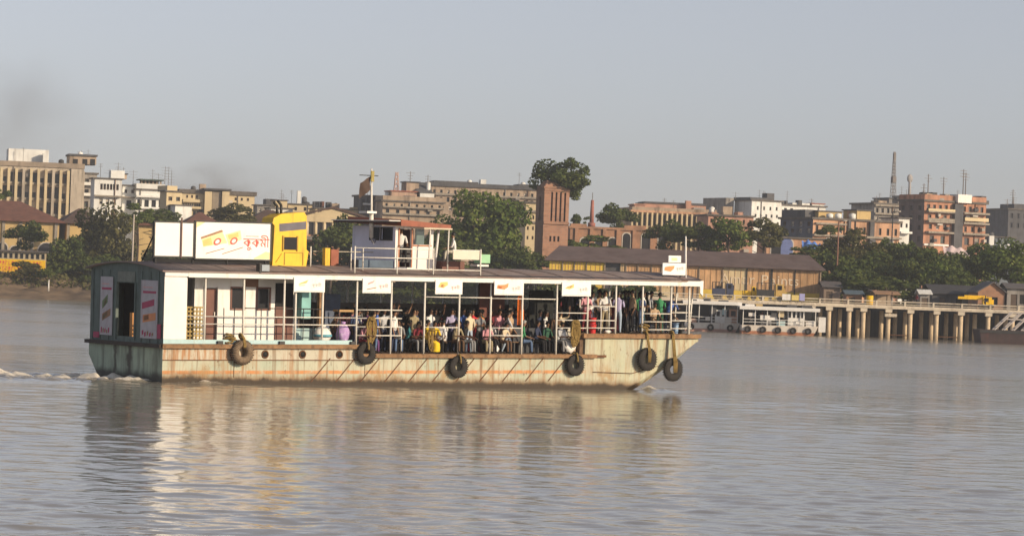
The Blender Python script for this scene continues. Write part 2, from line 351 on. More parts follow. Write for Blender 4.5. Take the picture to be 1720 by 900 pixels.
    tr.links.new(tc.outputs['Object'], n2.inputs['Vector'])
    ml = N(tr, 'ShaderNodeMath', operation='MULTIPLY'); tr.links.new(af.outputs['Fac'], ml.inputs[0]); tr.links.new(n2.outputs[0], ml.inputs[1])
    mr = N(tr, 'ShaderNodeMapRange'); mr.inputs[1].default_value = .22; mr.inputs[2].default_value = .38; tr.links.new(ml.outputs[0], mr.inputs[0])
    mc = N(tr, 'ShaderNodeMix', data_type='RGBA'); mc.inputs[6].default_value = (.255, .235, .19, 1); mc.inputs[7].default_value = (.74, .69, .60, 1)
    tr.links.new(mr.outputs[0], mc.inputs[0]); tr.links.new(mc.outputs[2], p.inputs['Base Color'])
    m3 = N(tr, 'ShaderNodeMapRange'); m3.inputs[4].default_value = .7; aw = N(tr, 'ShaderNodeAttribute', attribute_name='fine_waves'); 
    mq = N(tr, 'ShaderNodeMapping'); mq.inputs['Scale'].default_value = (.10, .42, 1); tr.links.new(tc.outputs['Object'], mq.inputs[0]); nq = N(tr, 'ShaderNodeTexNoise'); nq.inputs['Scale'].default_value = 1.0; nq.inputs['Detail'].default_value = 6; nq.inputs['Roughness'].default_value = .62; tr.links.new(mq.outputs[0], nq.inputs['Vector'])
    rq = N(tr, 'ShaderNodeMapRange'); rq.inputs[1].default_value = .3; rq.inputs[2].default_value = .7; rq.inputs[3].default_value = .6; rq.inputs[4].default_value = 1.3; tr.links.new(nq.outputs[0], rq.inputs[0])
    mw = N(tr, 'ShaderNodeMath', operation='MULTIPLY'); tr.links.new(aw.outputs['Fac'], mw.inputs[0]); tr.links.new(rq.outputs[0], mw.inputs[1]); tr.links.new(mw.outputs[0], m3.inputs[3])
    tr.links.new(mr.outputs[0], m3.inputs[0]); tr.links.new(m3.outputs[0], p.inputs['Roughness'])
    me.materials.append(m)
    tag(link('water', me), kind='structure')

FO = Vector((-12.692, 120.76, 0.0)); TAU = R(0.95)
FM = Matrix.Translation(FO) @ Matrix.Rotation(TH, 4, 'Z') @ Matrix.Rotation(-TAU, 4, 'Y')
def fw(x, y, z): return FM @ Vector((x, y, z))
make_water()

def shore_y(x):       # water's edge
    return np.where(x < 8, 397.0, np.where(x > 22, 356.0, 397 - (x - 8) / 14 * 41)) + 1.2 * np.sin(x * .21) + .6 * np.sin(x * .9)
def ground_z(x, y):
    d = y - shore_y(x)
    z = np.where(d < 0, np.maximum(d * .25, -2.2), np.where(d < 5, d * .19, np.where(d < 12, .95 + (d - 5) * .31, 3.12)))
    rough = np.clip((d - 2) / 6, 0, 1) * np.exp(-np.maximum(d - 30, 0) / 40)
    return z + rough * (.14 * np.sin(x * .8 + y * .5) + .10 * np.sin(x * 2.1 - y * 1.3) + .08 * np.sin(x * 4.3 + 2 * np.sin(y * 1.7)))
def make_ground():
    xs = np.concatenate([np.linspace(-1500, -160, 14), np.linspace(-120, 120, 481), np.linspace(160, 1500, 14)])
    ys = np.concatenate([np.arange(350, 415, .5), np.arange(416, 520, 4.), [560, 640, 800, 1200, 2000, 2900]])
    X, Yg = np.meshgrid(xs, ys); Z = ground_z(X, Yg)
    nr, nc = X.shape; vs = np.stack([X, Yg, Z], -1).reshape(-1, 3)
    i = np.arange((nr - 1) * nc).reshape(nr - 1, nc)[:, :-1].ravel(); fa = np.stack([i, i + 1, i + nc + 1, i + nc], -1)
    me = bpy.data.meshes.new('river_bank'); me.from_pydata(vs.tolist(), [], fa.tolist()); me.polygons.foreach_set('use_smooth', np.ones(len(fa), bool))
    m = bpy.data.materials.new('bank_earth'); m.use_nodes = True; t = m.node_tree; p = t.nodes['Principled BSDF']; p.inputs['Roughness'].default_value = .9
    tc = N(t, 'ShaderNodeTexCoord'); n = N(t, 'ShaderNodeTexNoise'); n.inputs['Scale'].default_value = .5; n.inputs['Detail'].default_value = 9
    t.links.new(tc.outputs['Object'], n.inputs['Vector']); rp = N(t, 'ShaderNodeValToRGB'); t.links.new(n.outputs[0], rp.inputs[0])
    rp.color_ramp.elements[0].position = .3; rp.color_ramp.elements[0].color = (.10, .070, .045, 1); rp.color_ramp.elements[1].position = .7; rp.color_ramp.elements[1].color = (.24, .17, .105, 1)
    t.links.new(rp.outputs[0], p.inputs['Base Color']); bp = N(t, 'ShaderNodeBump'); bp.inputs['Strength'].default_value = .6; bp.inputs['Distance'].default_value = .3; t.links.new(n.outputs[0], bp.inputs['Height']); t.links.new(bp.outputs[0], p.inputs['Normal'])
    me.materials.append(m); tag(link('ground', me), kind='structure')
make_ground()
def gz(x, y): return float(ground_z(np.array(float(x)), np.array(float(y))))

# ------------------------------------------------------------------ buildings
WIN = {}
pane_dark = mat('window_dark', (0.022, 0.022, 0.024), .3, .3, 1, rnd=.5)
shutter_g = mat('shutter_green', (0.06, 0.085, 0.07), .7, .2, 3, rnd=.3); shutter_b = mat('shutter_brown', (0.12, 0.06, 0.035), .7, .2, 3, rnd=.3)
frame_w = mat('window_frame_pale', (0.50, 0.46, 0.40), .7, .15, 3); frame_d = mat('window_frame_dark', (0.10, 0.07, 0.05), .7, .2, 3)
curtain = mat('window_pale_blind', (0.42, 0.38, 0.32), .8, .2, 2, rnd=.4)
def win_mesh(w_, h_, st):
    k = (round(w_, 2), round(h_, 2), st)
    if k in WIN: return WIN[k]
    b = MB(); f = .09
    b.quad((0, .23, 0), (w_, .23, 0), (w_, .23, h_), (0, .23, h_), 1)
    if st != 'open':
        for r in ((0, f, 0, h_), (w_ - f, w_, 0, h_), (f, w_ - f, 0, f), (f, w_ - f, h_ - f, h_)): b.box(r[0], r[1], .12, .228, r[2], r[3], 0)
        if w_ > .9: b.box(w_/2 - .04, w_/2 + .04, .13, .228, f, h_ - f, 0)
        if h_ > 1.5: b.box(f, w_ - f, .14, .228, h_*.62, h_*.62 + .07, 0)
        if st in ('sg', 'sb'):
            b.box(f, w_/2 - .05, .16, .226, f, h_ * .62, 2)
        if st == 'cur': b.box(f, w_ - f, .17, .226, h_ * .5, h_ - f, 2)
    mats = {'sg': [frame_d, pane_dark, shutter_g], 'sb': [frame_d, pane_dark, shutter_b], 'cur': [frame_w, pane_dark, curtain]}.get(st, [frame_w, pane_dark, pane_dark])
    WIN[k] = b.mesh('window', mats); return WIN[k]

BLDS = []
class Bld:
    """a building: front wall from photo column u0 to u1 with its top at (u0, vt), Y metres away, front turned psi degrees to the right"""
    def __init__(s, name, label, u0, u1, vt, Y, psi, wm, depth=10, cat='building', base=2.6, rows=(), roofm=None, slab=.25, ov=.3, side_rows=(), parapet=None, styles=('sg', 'open', 'cur', 'sb'), sidem=None):
        P = at(u0, vt, Y); s.Y = Y; a, _ = ray(u1, vt); c, sn = math.cos(R(psi)), math.sin(R(psi))
        s.W = (a * Y - P.x) / (c - a * sn); s.H = P.z - base; s.D = depth; s.psi = psi
        s.root = empty(name, (P.x, Y, base), label, cat, R(psi)); rng = random.Random(u0 * 3 + int(vt))
        W, H = s.W, s.H; s.base = base; s.u0 = u0
        def zr(v): return zat(u0, v, Y) - base
        rects = []; put = []
        for r in rows:       # (vtop, vbot, count, fill, [x0f, x1f])
            z1, z0 = zr(r[0]), zr(r[1]); f0, f1 = (r[4], r[5]) if len(r) > 5 else (0, 1)
            st = r[6] if len(r) > 6 else None
            pitch = W * (f1 - f0) / r[2]
            for i in range(r[2]):
                x0 = W * f0 + pitch * (i + .5 - r[3] / 2); x1 = x0 + pitch * r[3]
                rects.append((x0, x1, z0, z1)); put.append((x0, x1, z0, z1, st or rng.choice(styles)))
        b = MB(); b.facade(W, H, rects, .25, 0)
        srects = []; sput = []
        for r in side_rows:
            z1, z0 = zr(r[0]), zr(r[1]); pitch = depth / r[2]
            for i in range(r[2]):
                x0 = pitch * (i + .5 - r[3] / 2); x1 = x0 + pitch * r[3]; srects.append((x0, x1, z0, z1)); sput.append((x0, x1, z0, z1, r[4] if len(r) > 4 else rng.choice(styles)))
        s.ML = Matrix.Translation((0, depth, 0)) @ Matrix.Rotation(R(-90), 4, 'Z')
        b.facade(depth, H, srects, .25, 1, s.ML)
        MR = Matrix.Translation((W, 0, 0)) @ Matrix.Rotation(R(90), 4, 'Z'); b.facade(depth, H, [], .25, 0, MR)
        b.quad((W, depth, 0), (0, depth, 0), (0, depth, H), (W, depth, H))
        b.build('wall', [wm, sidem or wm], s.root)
        for (x0, x1, z0, z1, st) in put: link('window', win_mesh(x1 - x0, z1 - z0, st), s.root, (x0, 0, z0))
        for (x0, x1, z0, z1, st) in sput:
            o = link('window', win_mesh(x1 - x0, z1 - z0, st), s.root, s.ML @ Vector((x0, 0, z0))); o.rotation_euler = (0, 0, R(-90))
        if slab: MB().box(-ov, W + ov, -ov, depth + ov, H + .003, H + slab).build('roof', roofm or mat('roof_slab', (.13, .115, .10), .9, .3, 1, (.04, .035, .03), .4, 1), s.root)
        if parapet:
            t = .18; q = MB(); z0 = H + slab + .003
            q.box(0, W, 0, t, z0, z0 + parapet); q.box(0, t, t, depth, z0, z0 + parapet); q.box(W - t, W, t, depth, z0, z0 + parapet); q.build('parapet', wm, s.root)
        s.top = H + slab; BLDS.append(s); s.kind = name; s.wm = wm
    def x(s, u, v=400):
        a, _ = ray(u, v); c, sn = math.cos(R(s.psi)), math.sin(R(s.psi)); return (a * s.Y - s.root.location.x) / (c - a * sn)
    def z(s, u, v):      # height over the base of the front-wall place seen at (u, v)
        Yx = s.Y + s.x(u) * math.sin(R(s.psi)); return zat(u, v, Yx) - s.base
    def block(s, name, u0, u1, vt, m, y0=.5, y1=4, vb=None, cap=None, label=None):
        x0, x1 = s.x(u0), s.x(u1); z1 = s.z((u0 + u1) / 2, vt); z0 = s.top + .003 if vb is None else s.z((u0 + u1) / 2, vb)
        q = MB().box(x0, x1, y0, y1, z0, max(z1, z0 + .3)); mats = [m]
        if cap: q.box(x0 - .2, x1 + .2, y0 - .2, y1 + .2, max(z1, z0 + .3) + .003, max(z1, z0 + .3) + .18, 1); mats.append(cap)
        return q.build(name, mats, s.root, label=label)
    def ledge(s, v, t=.18, out=.35, m=None, u0=None, u1=None, name='ledge'):
        z = zat(s.u0, v, s.Y) - s.base; x0 = -.05 if u0 is None else s.x(u0); x1 = s.W + .05 if u1 is None else s.x(u1)
        MB().box(x0, x1, -out, -.004, z, z + t).build(name, m or ledge_m, s.root)
    def mast(s, u, vt, name='antenna', y=1.5, r=.05, bars=3):
        x = s.x(u); z1 = s.z(u, vt); b = MB().tube((x, y, s.top), (x, y, z1), r, 5, r1=r * .6)
        rr = random.Random(int(u * 7))
        for i in range(bars):
            zz = z1 - (.25 + .45 * i); l = .3 + .5 * rr.random()
            if zz > s.top + .5: b.tube((x - l, y, zz), (x + l, y, zz), r * .35, 3)
        b.build(name, ant_m, s.root)
    def tank(s, u, v0, v1, w_=1.0, y=2, m=None):
        x = s.x(u); z0, z1 = max(s.top, s.z(u, v1)), s.z(u, v0)
        MB().tube((x, y, s.top), (x, y, max(z1 - .15, s.top + .3)), w_ / 2, 12).tube((x, y, max(z1 - .15, s.top + .3)), (x, y, max(z1, s.top + .45)), w_ / 2, 12, r1=.15).build('water_tank', m or steel_dark, s.root)
ledge_m = mat('ledge_concrete', (.30, .265, .215), .9, .2, 2, (.07, .06, .05), .4, 1.5)
ant_m = mat('antenna_metal', (.16, .14, .13), .6, .2, 3)
GRIME = (.060, .050, .042)
b_beige = mat('wall_beige_concrete', (.46, .395, .31), .9, .2, .5, GRIME, .45, .5)
b_white = mat('wall_white_render', (.74, .74, .70), .85, .12, .5, (.22, .19, .17), .35, .5)
b_cream = mat('wall_cream_render', (.60, .49, .30), .85, .12, .4, (.22, .16, .10), .3, .4)
b_yel = mat('wall_ochre_render', (.52, .38, .17), .85, .15, .4, (.17, .11, .06), .35, .5)
b_grey = mat('wall_grey_concrete', (.30, .28, .255), .9, .28, .5, (.07, .06, .055), .55, .5)
b_dark = mat('wall_dark_grey', (.095, .095, .10), .9, .3, .6, (.02, .02, .022), .4, .6)
b_brown = mat('wall_brown_render', (.40, .31, .225), .9, .25, .5, (.09, .065, .05), .55, .5)
b_orange = mat('wall_orange_render', (.56, .33, .20), .85, .25, .4, (.14, .085, .06), .55, .5)
b_pink = mat('wall_salmon_render', (.50, .28, .20), .85, .22, .4, (.13, .09, .07), .5, .5)
def brick_mat(name, c1, c2, mo, scale=3.0):
    m = bpy.data.materials.new(name); m.use_nodes = True; t = m.node_tree; p = t.nodes['Principled BSDF']; p.inputs['Roughness'].default_value = .9
    tc = N(t, 'ShaderNodeTexCoord'); sp = N(t, 'ShaderNodeSeparateXYZ'); ad = N(t, 'ShaderNodeMath', operation='ADD'); cb = N(t, 'ShaderNodeCombineXYZ')
    t.links.new(tc.outputs['Object'], sp.inputs[0]); t.links.new(sp.outputs[0], ad.inputs[0]); t.links.new(sp.outputs[1], ad.inputs[1]); t.links.new(ad.outputs[0], cb.inputs[0]); t.links.new(sp.outputs[2], cb.inputs[1])
    br = N(t, 'ShaderNodeTexBrick'); br.inputs['Scale'].default_value = scale; br.inputs['Color1'].default_value = (*c1, 1); br.inputs['Color2'].default_value = (*c2, 1); br.inputs['Mortar'].default_value = (*mo, 1)
    t.links.new(cb.outputs[0], br.inputs['Vector']); n = N(t, 'ShaderNodeTexNoise'); n.inputs['Scale'].default_value = .6; n.inputs['Detail'].default_value = 8; t.links.new(tc.outputs['Object'], n.inputs['Vector'])
    mr = N(t, 'ShaderNodeMapRange'); mr.inputs[1].default_value = .5; mr.inputs[2].default_value = .75; mr.inputs[4].default_value = .7; t.links.new(n.outputs[0], mr.inputs[0])
    mx = N(t, 'ShaderNodeMix', data_type='RGBA'); t.links.new(mr.outputs[0], mx.inputs[0]); t.links.new(br.outputs[0], mx.inputs[6]); mx.inputs[7].default_value = (.10, .065, .05, 1)
    t.links.new(mx.outputs[2], p.inputs['Base Color']); return m
brick = brick_mat('tower_brick', (.36, .185, .115), (.29, .15, .10), (.30, .21, .15), .8)
brick_wall = brick_mat('old_brick', (.40, .20, .11), (.33, .17, .10), (.30, .22, .16), 1.5)
tile_red = mat('roof_tiles_red', (.17, .075, .052), .9, .2, 1.0, (.06, .035, .03), .35, .7, .5, bump=.5, bs=5)
tile_brown = mat('roof_tiles_brown', (.10, .062, .050), .9, .2, 1.0, (.035, .028, .026), .4, .7, .5, bump=.5, bs=5)
tin = mat('tin_sheet', (.115, .105, .105), .8, .2, 1.5, (.16, .07, .04), .3, .8, .5)

def hip_roof(b, W, D, z0, rise, ov=.8, ridge=.4, m=0, thick=.12):
    """hipped roof over a W x D plan; ridge = part of W the ridge runs over"""
    x0, x1, y0, y1 = -ov, W + ov, -ov, D + ov; rx = (x1 - x0) * (1 - ridge) / 2
    e = [(x0, y0, z0), (x1, y0, z0), (x1, y1, z0), (x0, y1, z0)]; r = [(x0 + rx, (y0 + y1) / 2, z0 + rise), (x1 - rx, (y0 + y1) / 2, z0 + rise)]
    b.add(e + r + [(p[0], p[1], z0 - thick) for p in e], [(0,1,5,4), (1,2,5), (2,3,4,5), (3,0,4), (6,7,1,0), (7,8,2,1), (8,9,3,2), (9,6,0,3), (6,9,8,7)], m)
def arch_pts(w_, h_, n=8):
    r = w_ / 2; return [(0, 0), (w_, 0)] + [(r + r * math.cos(math.pi * i / n), h_ - r + r * math.sin(math.pi * i / n)) for i in range(n + 1)]
def arch_window(root, x, z, w_, h_, m_in=None, y=-.06):
    """round-headed opening: dark leaf inside a raised pale surround"""
    o = MB().prism([(p[0] - .12, p[1] if p[1] == 0 else p[1] + .12) if p[0] < w_/2 else (p[0] + .12, p[1] if p[1] == 0 else p[1] + .12) for p in arch_pts(w_, h_)], 'y', -.05, -.004).build('arch_frame', frame_w, root, (x, 0, z))
    MB().prism(arch_pts(w_, h_), 'y', -.058, -.052).build('arch_opening', m_in or pane_dark, o)

# --- left part of the city
B = Bld('office_block', 'long beige office block with vertical fins and a white box on its roof', -60, 140, 275, 540, 12, b_beige, 16,
        rows=[(285, 302, 16, .62), (308, 328, 16, .62), (334, 354, 16, .62), (360, 378, 16, .62)], slab=.8, ov=.25, roofm=mat('office_cornice', (.30, .24, .18), .9, .2, .4, GRIME, .4, .5), styles=('cur', 'open', 'open', 'sb'))
for i in range(16 + 1):
    x = B.W * i / 16; MB().box(x - .22, x + .22, -.75, -.004, .5, B.H - .4).build('fin', b_cream if i % 4 else b_beige, B.root)
MB().box(B.W - 2.0, B.W + .1, -.9, -.004, 0, B.H - .1).build('end_pier', b_beige, B.root)
B.ledge(305, .35, .3); B.ledge(331, .35, .3); B.ledge(357, .35, .3)
B.block('roof_room', 10, 78, 250, b_white, 2, 8); B.block('lift_house', 112, 157, 262, b_brown, .4, 7)
for u in (118, 134, 147): B.block('lift_house_opening', u, u + 8, 267, dark, .34, .39, vb=278)
B.block('lift_house_roof', 110, 159, 260, b_dark, .1, 7.3, vb=262)
B.mast(133, 252, y=2); B.mast(145, 250, y=3)
x = B.x(131); MB().ball((x, 2.0, B.z(131, 258)), .42, .2, .42, 10, 5).build('dish', white, B.root)
B = Bld('office_wing', 'set back side wing with pale balcony ledges beside the office block', 141, 163, 292, 556, 12, b_grey, 10, rows=[(300, 309, 2, .6), (318, 328, 2, .6), (338, 348, 2, .6)])
B.ledge(311, .5, 1.0, b_white); B.ledge(329, .5, 1.0, b_white)
def hall(label, u0, u1, ve, vr, Y, psi, D, wm, rm, ridge, arches, base=2.6, walls=()):
    P = at(u0, ve, Y); a, _ = ray(u1, ve); c, sn = math.cos(R(psi)), math.sin(R(psi)); W = (a * Y - P.x) / (c - a * sn); H = P.z - base
    root = empty('hip_roofed_hall', (P.x, Y, base), label, 'hall', R(psi))
    MB().facade(W, H, []).facade(D, H, [], M=Matrix.Translation((0, D, 0)) @ Matrix.Rotation(R(-90), 4, 'Z')).facade(D, H, [], M=Matrix.Translation((W, 0, 0)) @ Matrix.Rotation(R(90), 4, 'Z')).build('wall', wm, root)
    b = MB(); hip_roof(b, W, D, H + .14, zat(u0, vr, Y) - P.z, .8, ridge); b.build('roof', rm, root)
    for (f, w_, h_) in arches: arch_window(root, W * f, 1.2, w_, h_)
    for f in walls: MB().box(W * f - .2, W * f + .2, -.2, -.004, 0, H).build('pilaster', ledge_m, root)
    return root, W, H
hall('wide hall under a tall red brown hipped roof, below the office block', -70, 100, 368, 334, 452, 8, 14, b_yel, tile_red, .18, [(.38, 1.6, 3.2), (.52, 1.4, 2.8), (.80, 2.2, 3.4)], walls=(.45, .62, .74, .97))
hall('small hall with a dark hipped roof between the red roofed hall and the leafy trees', 112, 170, 375, 350, 458, 14, 10, b_yel, tile_brown, .08, [(.35, 2.6, 3.6)], walls=(.05, .9))
hall('low house with a red hipped roof half hidden by trees beside the white billboard', 232, 268, 378, 352, 450, 12, 8, b_yel, tile_red, .1, [(.3, 1.2, 2.4)])
hall('small brown hipped roof just above the advertising billboard', 322, 358, 374, 357, 455, 12, 7, b_yel, tile_red, .1, [])
hall('dark brown hipped roof left of the yellow funnel casing', 418, 498, 378, 352, 470, 12, 9, b_yel, tile_brown, .15, [])
# yellow riverside shed with a strip of windows
Y = 408; P = at(-40, 420, Y); root = empty('riverside_shed', (P.x, Y, 2.7), 'yellow walled shed with a strip of small windows on the left bank', 'shed', R(4))
W = (at(76, 420, Y) - P).x; H = P.z - 2.7; zs = zat(-40, 433, Y) - 2.7
b = MB(); rec = [(W * (i + .2) / 13, W * (i + .82) / 13, zs + .12, H - .2) for i in range(13)]
b.facade(W, H, rec, .2, 0, z0=zs).box(0, W, .3, 4, 0, H, 2).box(0, W, -.03, .29, 0, zs - .003, 1)
b.build('wall', [mat('shed_pale_band', (.42, .36, .25), .8, .2, 2), yellow, b_brown], root)
for r in rec: MB().box(r[0], r[1], .2, .24, r[2], r[3]).build('window', pane_dark if random.random() < .6 else curtain, root)
MB().box(-.3, W + .3, -.5, 4.4, H + .003, H + .16).build('roof', tin, root)
rr = random.Random(4)
for k, (z_, s_) in enumerate(((.62, .5), (.28, .5))):        # worn red lettering on the yellow wall, too far to read
    for i in range(14):
        x = W * .34 + i * .38
        if x > W - .5: break
        b = MB(); h_ = .32 * zs / 1.2; zb = zs * z_
        b.box(x, x + .06, -.037, -.031, zb, zb + h_)
        if rr.random() < .6: b.box(x + .061, x + .24, -.037, -.031, zb + h_ * rr.choice((.45, .8)), zb + h_ * .98)
        if rr.random() < .5: b.box(x + .18, x + .24, -.037, -.031, zb, zb + h_ * .44)
        b.build('painted_letter', pr_red, root)
# pale blue white houses
B = Bld('terrace_house', 'bluish white three storey house with a wide strip window, next to the office block', 159, 205, 300, 520, 14, b_white, 5,
        rows=[(308, 318, 6, .8, .2, .9, 'sb'), (333, 343, 3, .55, .14, .86, 'cur'), (352, 362, 3, .5, .1, .8)], slab=.2)
B.ledge(330, .25, .8, ledge_m); B.block('roof_room', 195, 213, 292, b_brown, 3, 6, cap=b_dark)
for q in ((183, 283), (190, 287), (198, 272), (199, 279), (207, 280)): B.mast(*q, y=3 + (q[0] % 3))
B = Bld('terrace_house', 'narrow pale house with one dark balcony opening, joined to the strip window house', 206, 229, 312, 523, 14, b_white, 5, rows=[(336, 346, 1, .62, .2, .8, 'open'), (318, 324, 2, .4)], slab=.2)
B.ledge(332, .2, .9); B.mast(224, 285, y=3)
B = Bld('terrace_house', 'white balcony house with a green tin roof shelter on top', 229, 277, 319, 522, 14, b_white, 5.6, rows=[(335, 348, 4, .62, 0, 1, 'open')], slab=.25, parapet=.8)
B.ledge(331, .3, .9, b_white); B.ledge(350, .3, .6, b_white)
x0, x1 = B.x(236), B.x(268); zt = B.z(250, 303)
q = MB()
for i in range(6): xx = x0 + (x1 - x0) * i / 5; q.box(xx - .12, xx + .12, 1, 1.24, B.top, zt)
q.box(x0, x1, 3.5, 3.7, B.top, zt, 1); q.build('roof_shelter', [b_brown, b_dark], B.root)
MB().box(x0 - .4, x1 + .4, .3, 5, zt + .003, zt + .2).build('shelter_roof', mat('green_tin', (.07, .10, .085), .7, .2, 2), B.root)
for q in ((258, 283), (268, 290), (279, 278), (285, 279), (290, 284)): B.mast(*q, y=4, bars=5)
B = Bld('stepped_house', 'pale sunlit house with a lean-to roof stepping down towards the cream block', 280, 306, 322, 505, 26, b_cream, 3, rows=[(330, 337, 2, .5), (345, 353, 2, .5)], slab=.2)
B.block('upper_room', 280, 297, 312, b_cream, .6, 5); B.block('lean_to', 284, 312, 346, b_white, -2.2, -.05, vb=372, cap=tin)
B = Bld('cream_block', 'long cream yellow block with a dark roof edge and a taller middle bay', 304, 428, 324, 580, 12, b_cream, 6,
        rows=[(341, 349, 9, .85, 0, .27, 'open'), (353, 362, 5, .7, 0, .27, 'open'), (327, 332, 3, .4, .05, .25, 'sb'), (343, 350, 4, .4, .68, .96, 'cur'), (328, 333, 3, .35, .7, .95, 'sb')], slab=.7, ov=.35)
B.block('bay', 340, 352, 322, b_cream, -1.4, -.01, vb=375); B.block('bay', 369, 381, 322, b_cream, -1.4, -.01, vb=375)
B.block('stair_bay', 353.2, 367.8, 322, mat('stair_grey', (.25, .21, .16), .9, .2, 1), -.9, -.01, vb=375)
B.block('raised_roof', 338, 384, 318, b_dark, -1.6, 5); B.ledge(339, .5, .7, b_cream, 304.5, 338); B.ledge(350, .4, .9, b_cream, 304.5, 338)
B = Bld('low_house', 'low grey house with a sooty gable, between the cream block and the funnel casing', 432, 462, 345, 560, 12, b_grey, 5, rows=[(350, 356, 3, .4)], slab=.2); B.block('roof_room', 446, 464, 334, b_dark, 1, 5)
B = Bld('low_house', 'small white house behind the black exhaust pipes', 455, 492, 350, 545, 14, b_white, 5, rows=[(355, 361, 2, .4, .1, .9, 'open')], slab=.2); B.block('gable_room', 462, 482, 337, b_cream, 1, 5, cap=tin)
B = Bld('low_house', 'white flat roofed house with three dark windows, right of the exhaust pipes', 484, 536, 343, 550, 10, b_cream, 5, rows=[(347, 353, 3, .28, .1, 1, 'open')], slab=.18, styles=('open',))
B.mast(472, 318, y=2); B.mast(476, 325, y=3); B.block('white_tank', 499, 505, 320, b_white, 2, 3.2); B.tank(514, 338, 343, 1.2)
B = Bld('low_house', 'cream house with dark water tanks on the roof, behind the pediment hall', 530, 612, 350, 540, 10, b_cream, 9, rows=[(353, 360, 5, .3)], slab=.15, styles=('open', 'sb'))
for u in (527, 533, 540): B.block('water_tank', u, u + 5, 338, b_dark if u != 540 else tile_red, 2, 4)
B.block('water_tank', 549, 557, 339, b_dark, 2, 4); B.block('roof_room', 590, 611, 349, b_yel, .5, 4)
# classical hall with pediment
Y = 470; P = at(512, 372, Y); psi = 8; a, _ = ray(606, 372); W = (a * Y - P.x) / (math.cos(R(psi)) - a * math.sin(R(psi))); H = P.z - 2.6
root = empty('pediment_hall', (P.x, Y, 2.6), 'cream classical hall with a triangular pediment behind the wheelhouse', 'hall', R(psi))
MB().box(0, W, 0, 12, 0, H).build('wall', mat('pediment_wall', (.44, .24, .15), .85, .15, .5, GRIME, .3, .6), root)
MB().box(-.4, W + .4, -.5, 12.4, H + .003, H + .75).build('entablature', b_cream, root)
ap = zat(548, 350, Y) - 2.6
MB().prism([(-.3, H + .76), (W + .3, H + .76), (W * .5, ap)], 'y', -.35, .1).build('pediment', b_cream, root)
MB().prism([(-.9, H + .78), (W * .5, ap + .02), (W + .9, H + .78), (W + .9, H + 1.05), (W * .5, ap + .32), (-.9, H + 1.05)], 'y', -.6, 12.4).build('roof', tile_brown, root)
z0 = zat(548, 398, Y) - 2.6
for i in range(7): MB().tube((W * (i + .25) / 6.5, -.25, z0), (W * (i + .25) / 6.5, -.25, H), .2, 8).build('column', b_cream, root)
for i in range(6): arch_window(root, W * (i + .5) / 6.5, z0 + .3, W / 6.5 * .5, 1.9)
MB().box(-.3, W + .3, -1.6, -.004, z0 - .5, z0).build('balcony', b_grey, root)
# houses behind the wheelhouse
B = Bld('dark_block', 'sooty dark block rising behind the ferry mast', 606, 648, 330, 540, 16, b_dark, 5, rows=[(334, 342, 5, .6, 0, 1, 'open'), (346, 354, 5, .6, 0, 1, 'open')], slab=.3, styles=('open',)); B.ledge(344, .3, .5, b_white, 607, 622)
B = Bld('brown_tenement', 'brown tenement with a row of small dark windows just above the wheelhouse roof', 643, 745, 338, 530, 14, b_brown, 6, rows=[(351, 358, 6, .33, 0, 1, 'open'), (341, 346, 8, .3)], slab=.25, parapet=.7)
B.ledge(348, .25, .7); B.ledge(360, .3, .6)
B.block('roof_room', 657, 700, 322, mat('pale_pink_wall', (.44, .30, .22), .85, .2, 1, GRIME, .3), 1, 6, cap=redroof); B.block('roof_room', 686, 707, 306, b_brown, 3, 7, cap=b_dark); B.block('roof_room', 704, 728, 324, b_white, .6, 4, cap=b_dark)
x0, x1 = B.x(697), B.x(728); z0, z1 = B.z(712, 322), B.z(712, 305)
MB().add([(x0, 2, z0), (x1, 2, z0), (x1, 8, z0), (x0, 8, z0), (x0 + .55*(x1-x0), 5, z1), (x1, 5, z1)], [(0,1,5,4), (1,2,5), (2,3,4,5), (3,0,4), (0,3,2,1)]).build('slate_roof', b_dark, B.root)
x = B.x(671); zb, zt = B.top, B.z(671, 288)
q = MB()
for sx in (-.45, .45):
    for sy in (-.45, .45): q.tube((x + sx, 4 + sy, zb), (x + sx * .4, 4 + sy * .4, zt), .07, 4)
n = 6
for i in range(n):
    z_ = zb + (zt - zb) * i / n; z2 = zb + (zt - zb) * (i + 1) / n; r = .45 * (1 - .6 * i / n); r2 = .45 * (1 - .6 * (i + 1) / n)
    for sy in (-1, 1): q.tube((x - r, 4 + sy * r, z_), (x + r2, 4 + sy * r2, z2), .04, 4); q.tube((x + r, 4 + sy * r, z_), (x - r2, 4 + sy * r2, z2), .04, 4)
q.build('lattice_mast', mat('lattice_paint', (.50, .36, .32), .6, .2, 3), B.root)
B.mast(694, 287, y=4, r=.09); B.mast(724, 293, y=4, r=.09); B.tank(723, 305, 320, .7, 3, b_white)
B = Bld('long_warehouse', 'long grey brown warehouse with a dark flat roof line above the big tree', 724, 912, 312, 600, 10, b_brown, 14, rows=[(318, 325, 16, .35), (330, 338, 16, .4), (345, 352, 14, .4)], slab=.7, ov=.4, roofm=b_dark, styles=('open', 'cur', 'sg'))
B.block('roof_slab', 725, 800, 308.5, b_dark, 0, 6); B.block('roof_slab', 868, 905, 316, b_dark, 0, 6); B.ledge(327, .35, .5)
for u in (838, 872): B.block('lean_to', u, u + 14, 339, tin, -2.5, -.05, vb=355)
B = Bld('cream_house', 'cream house of several storeys between the big tree and the brick tower', 884, 918, 341, 520, 8, b_cream, 8, rows=[(362, 368, 4, .35), (380, 386, 4, .35), (396, 402, 4, .35)], slab=.25, styles=('sb', 'open', 'cur')); B.ledge(356, .3, .5); B.ledge(374, .25, .4)

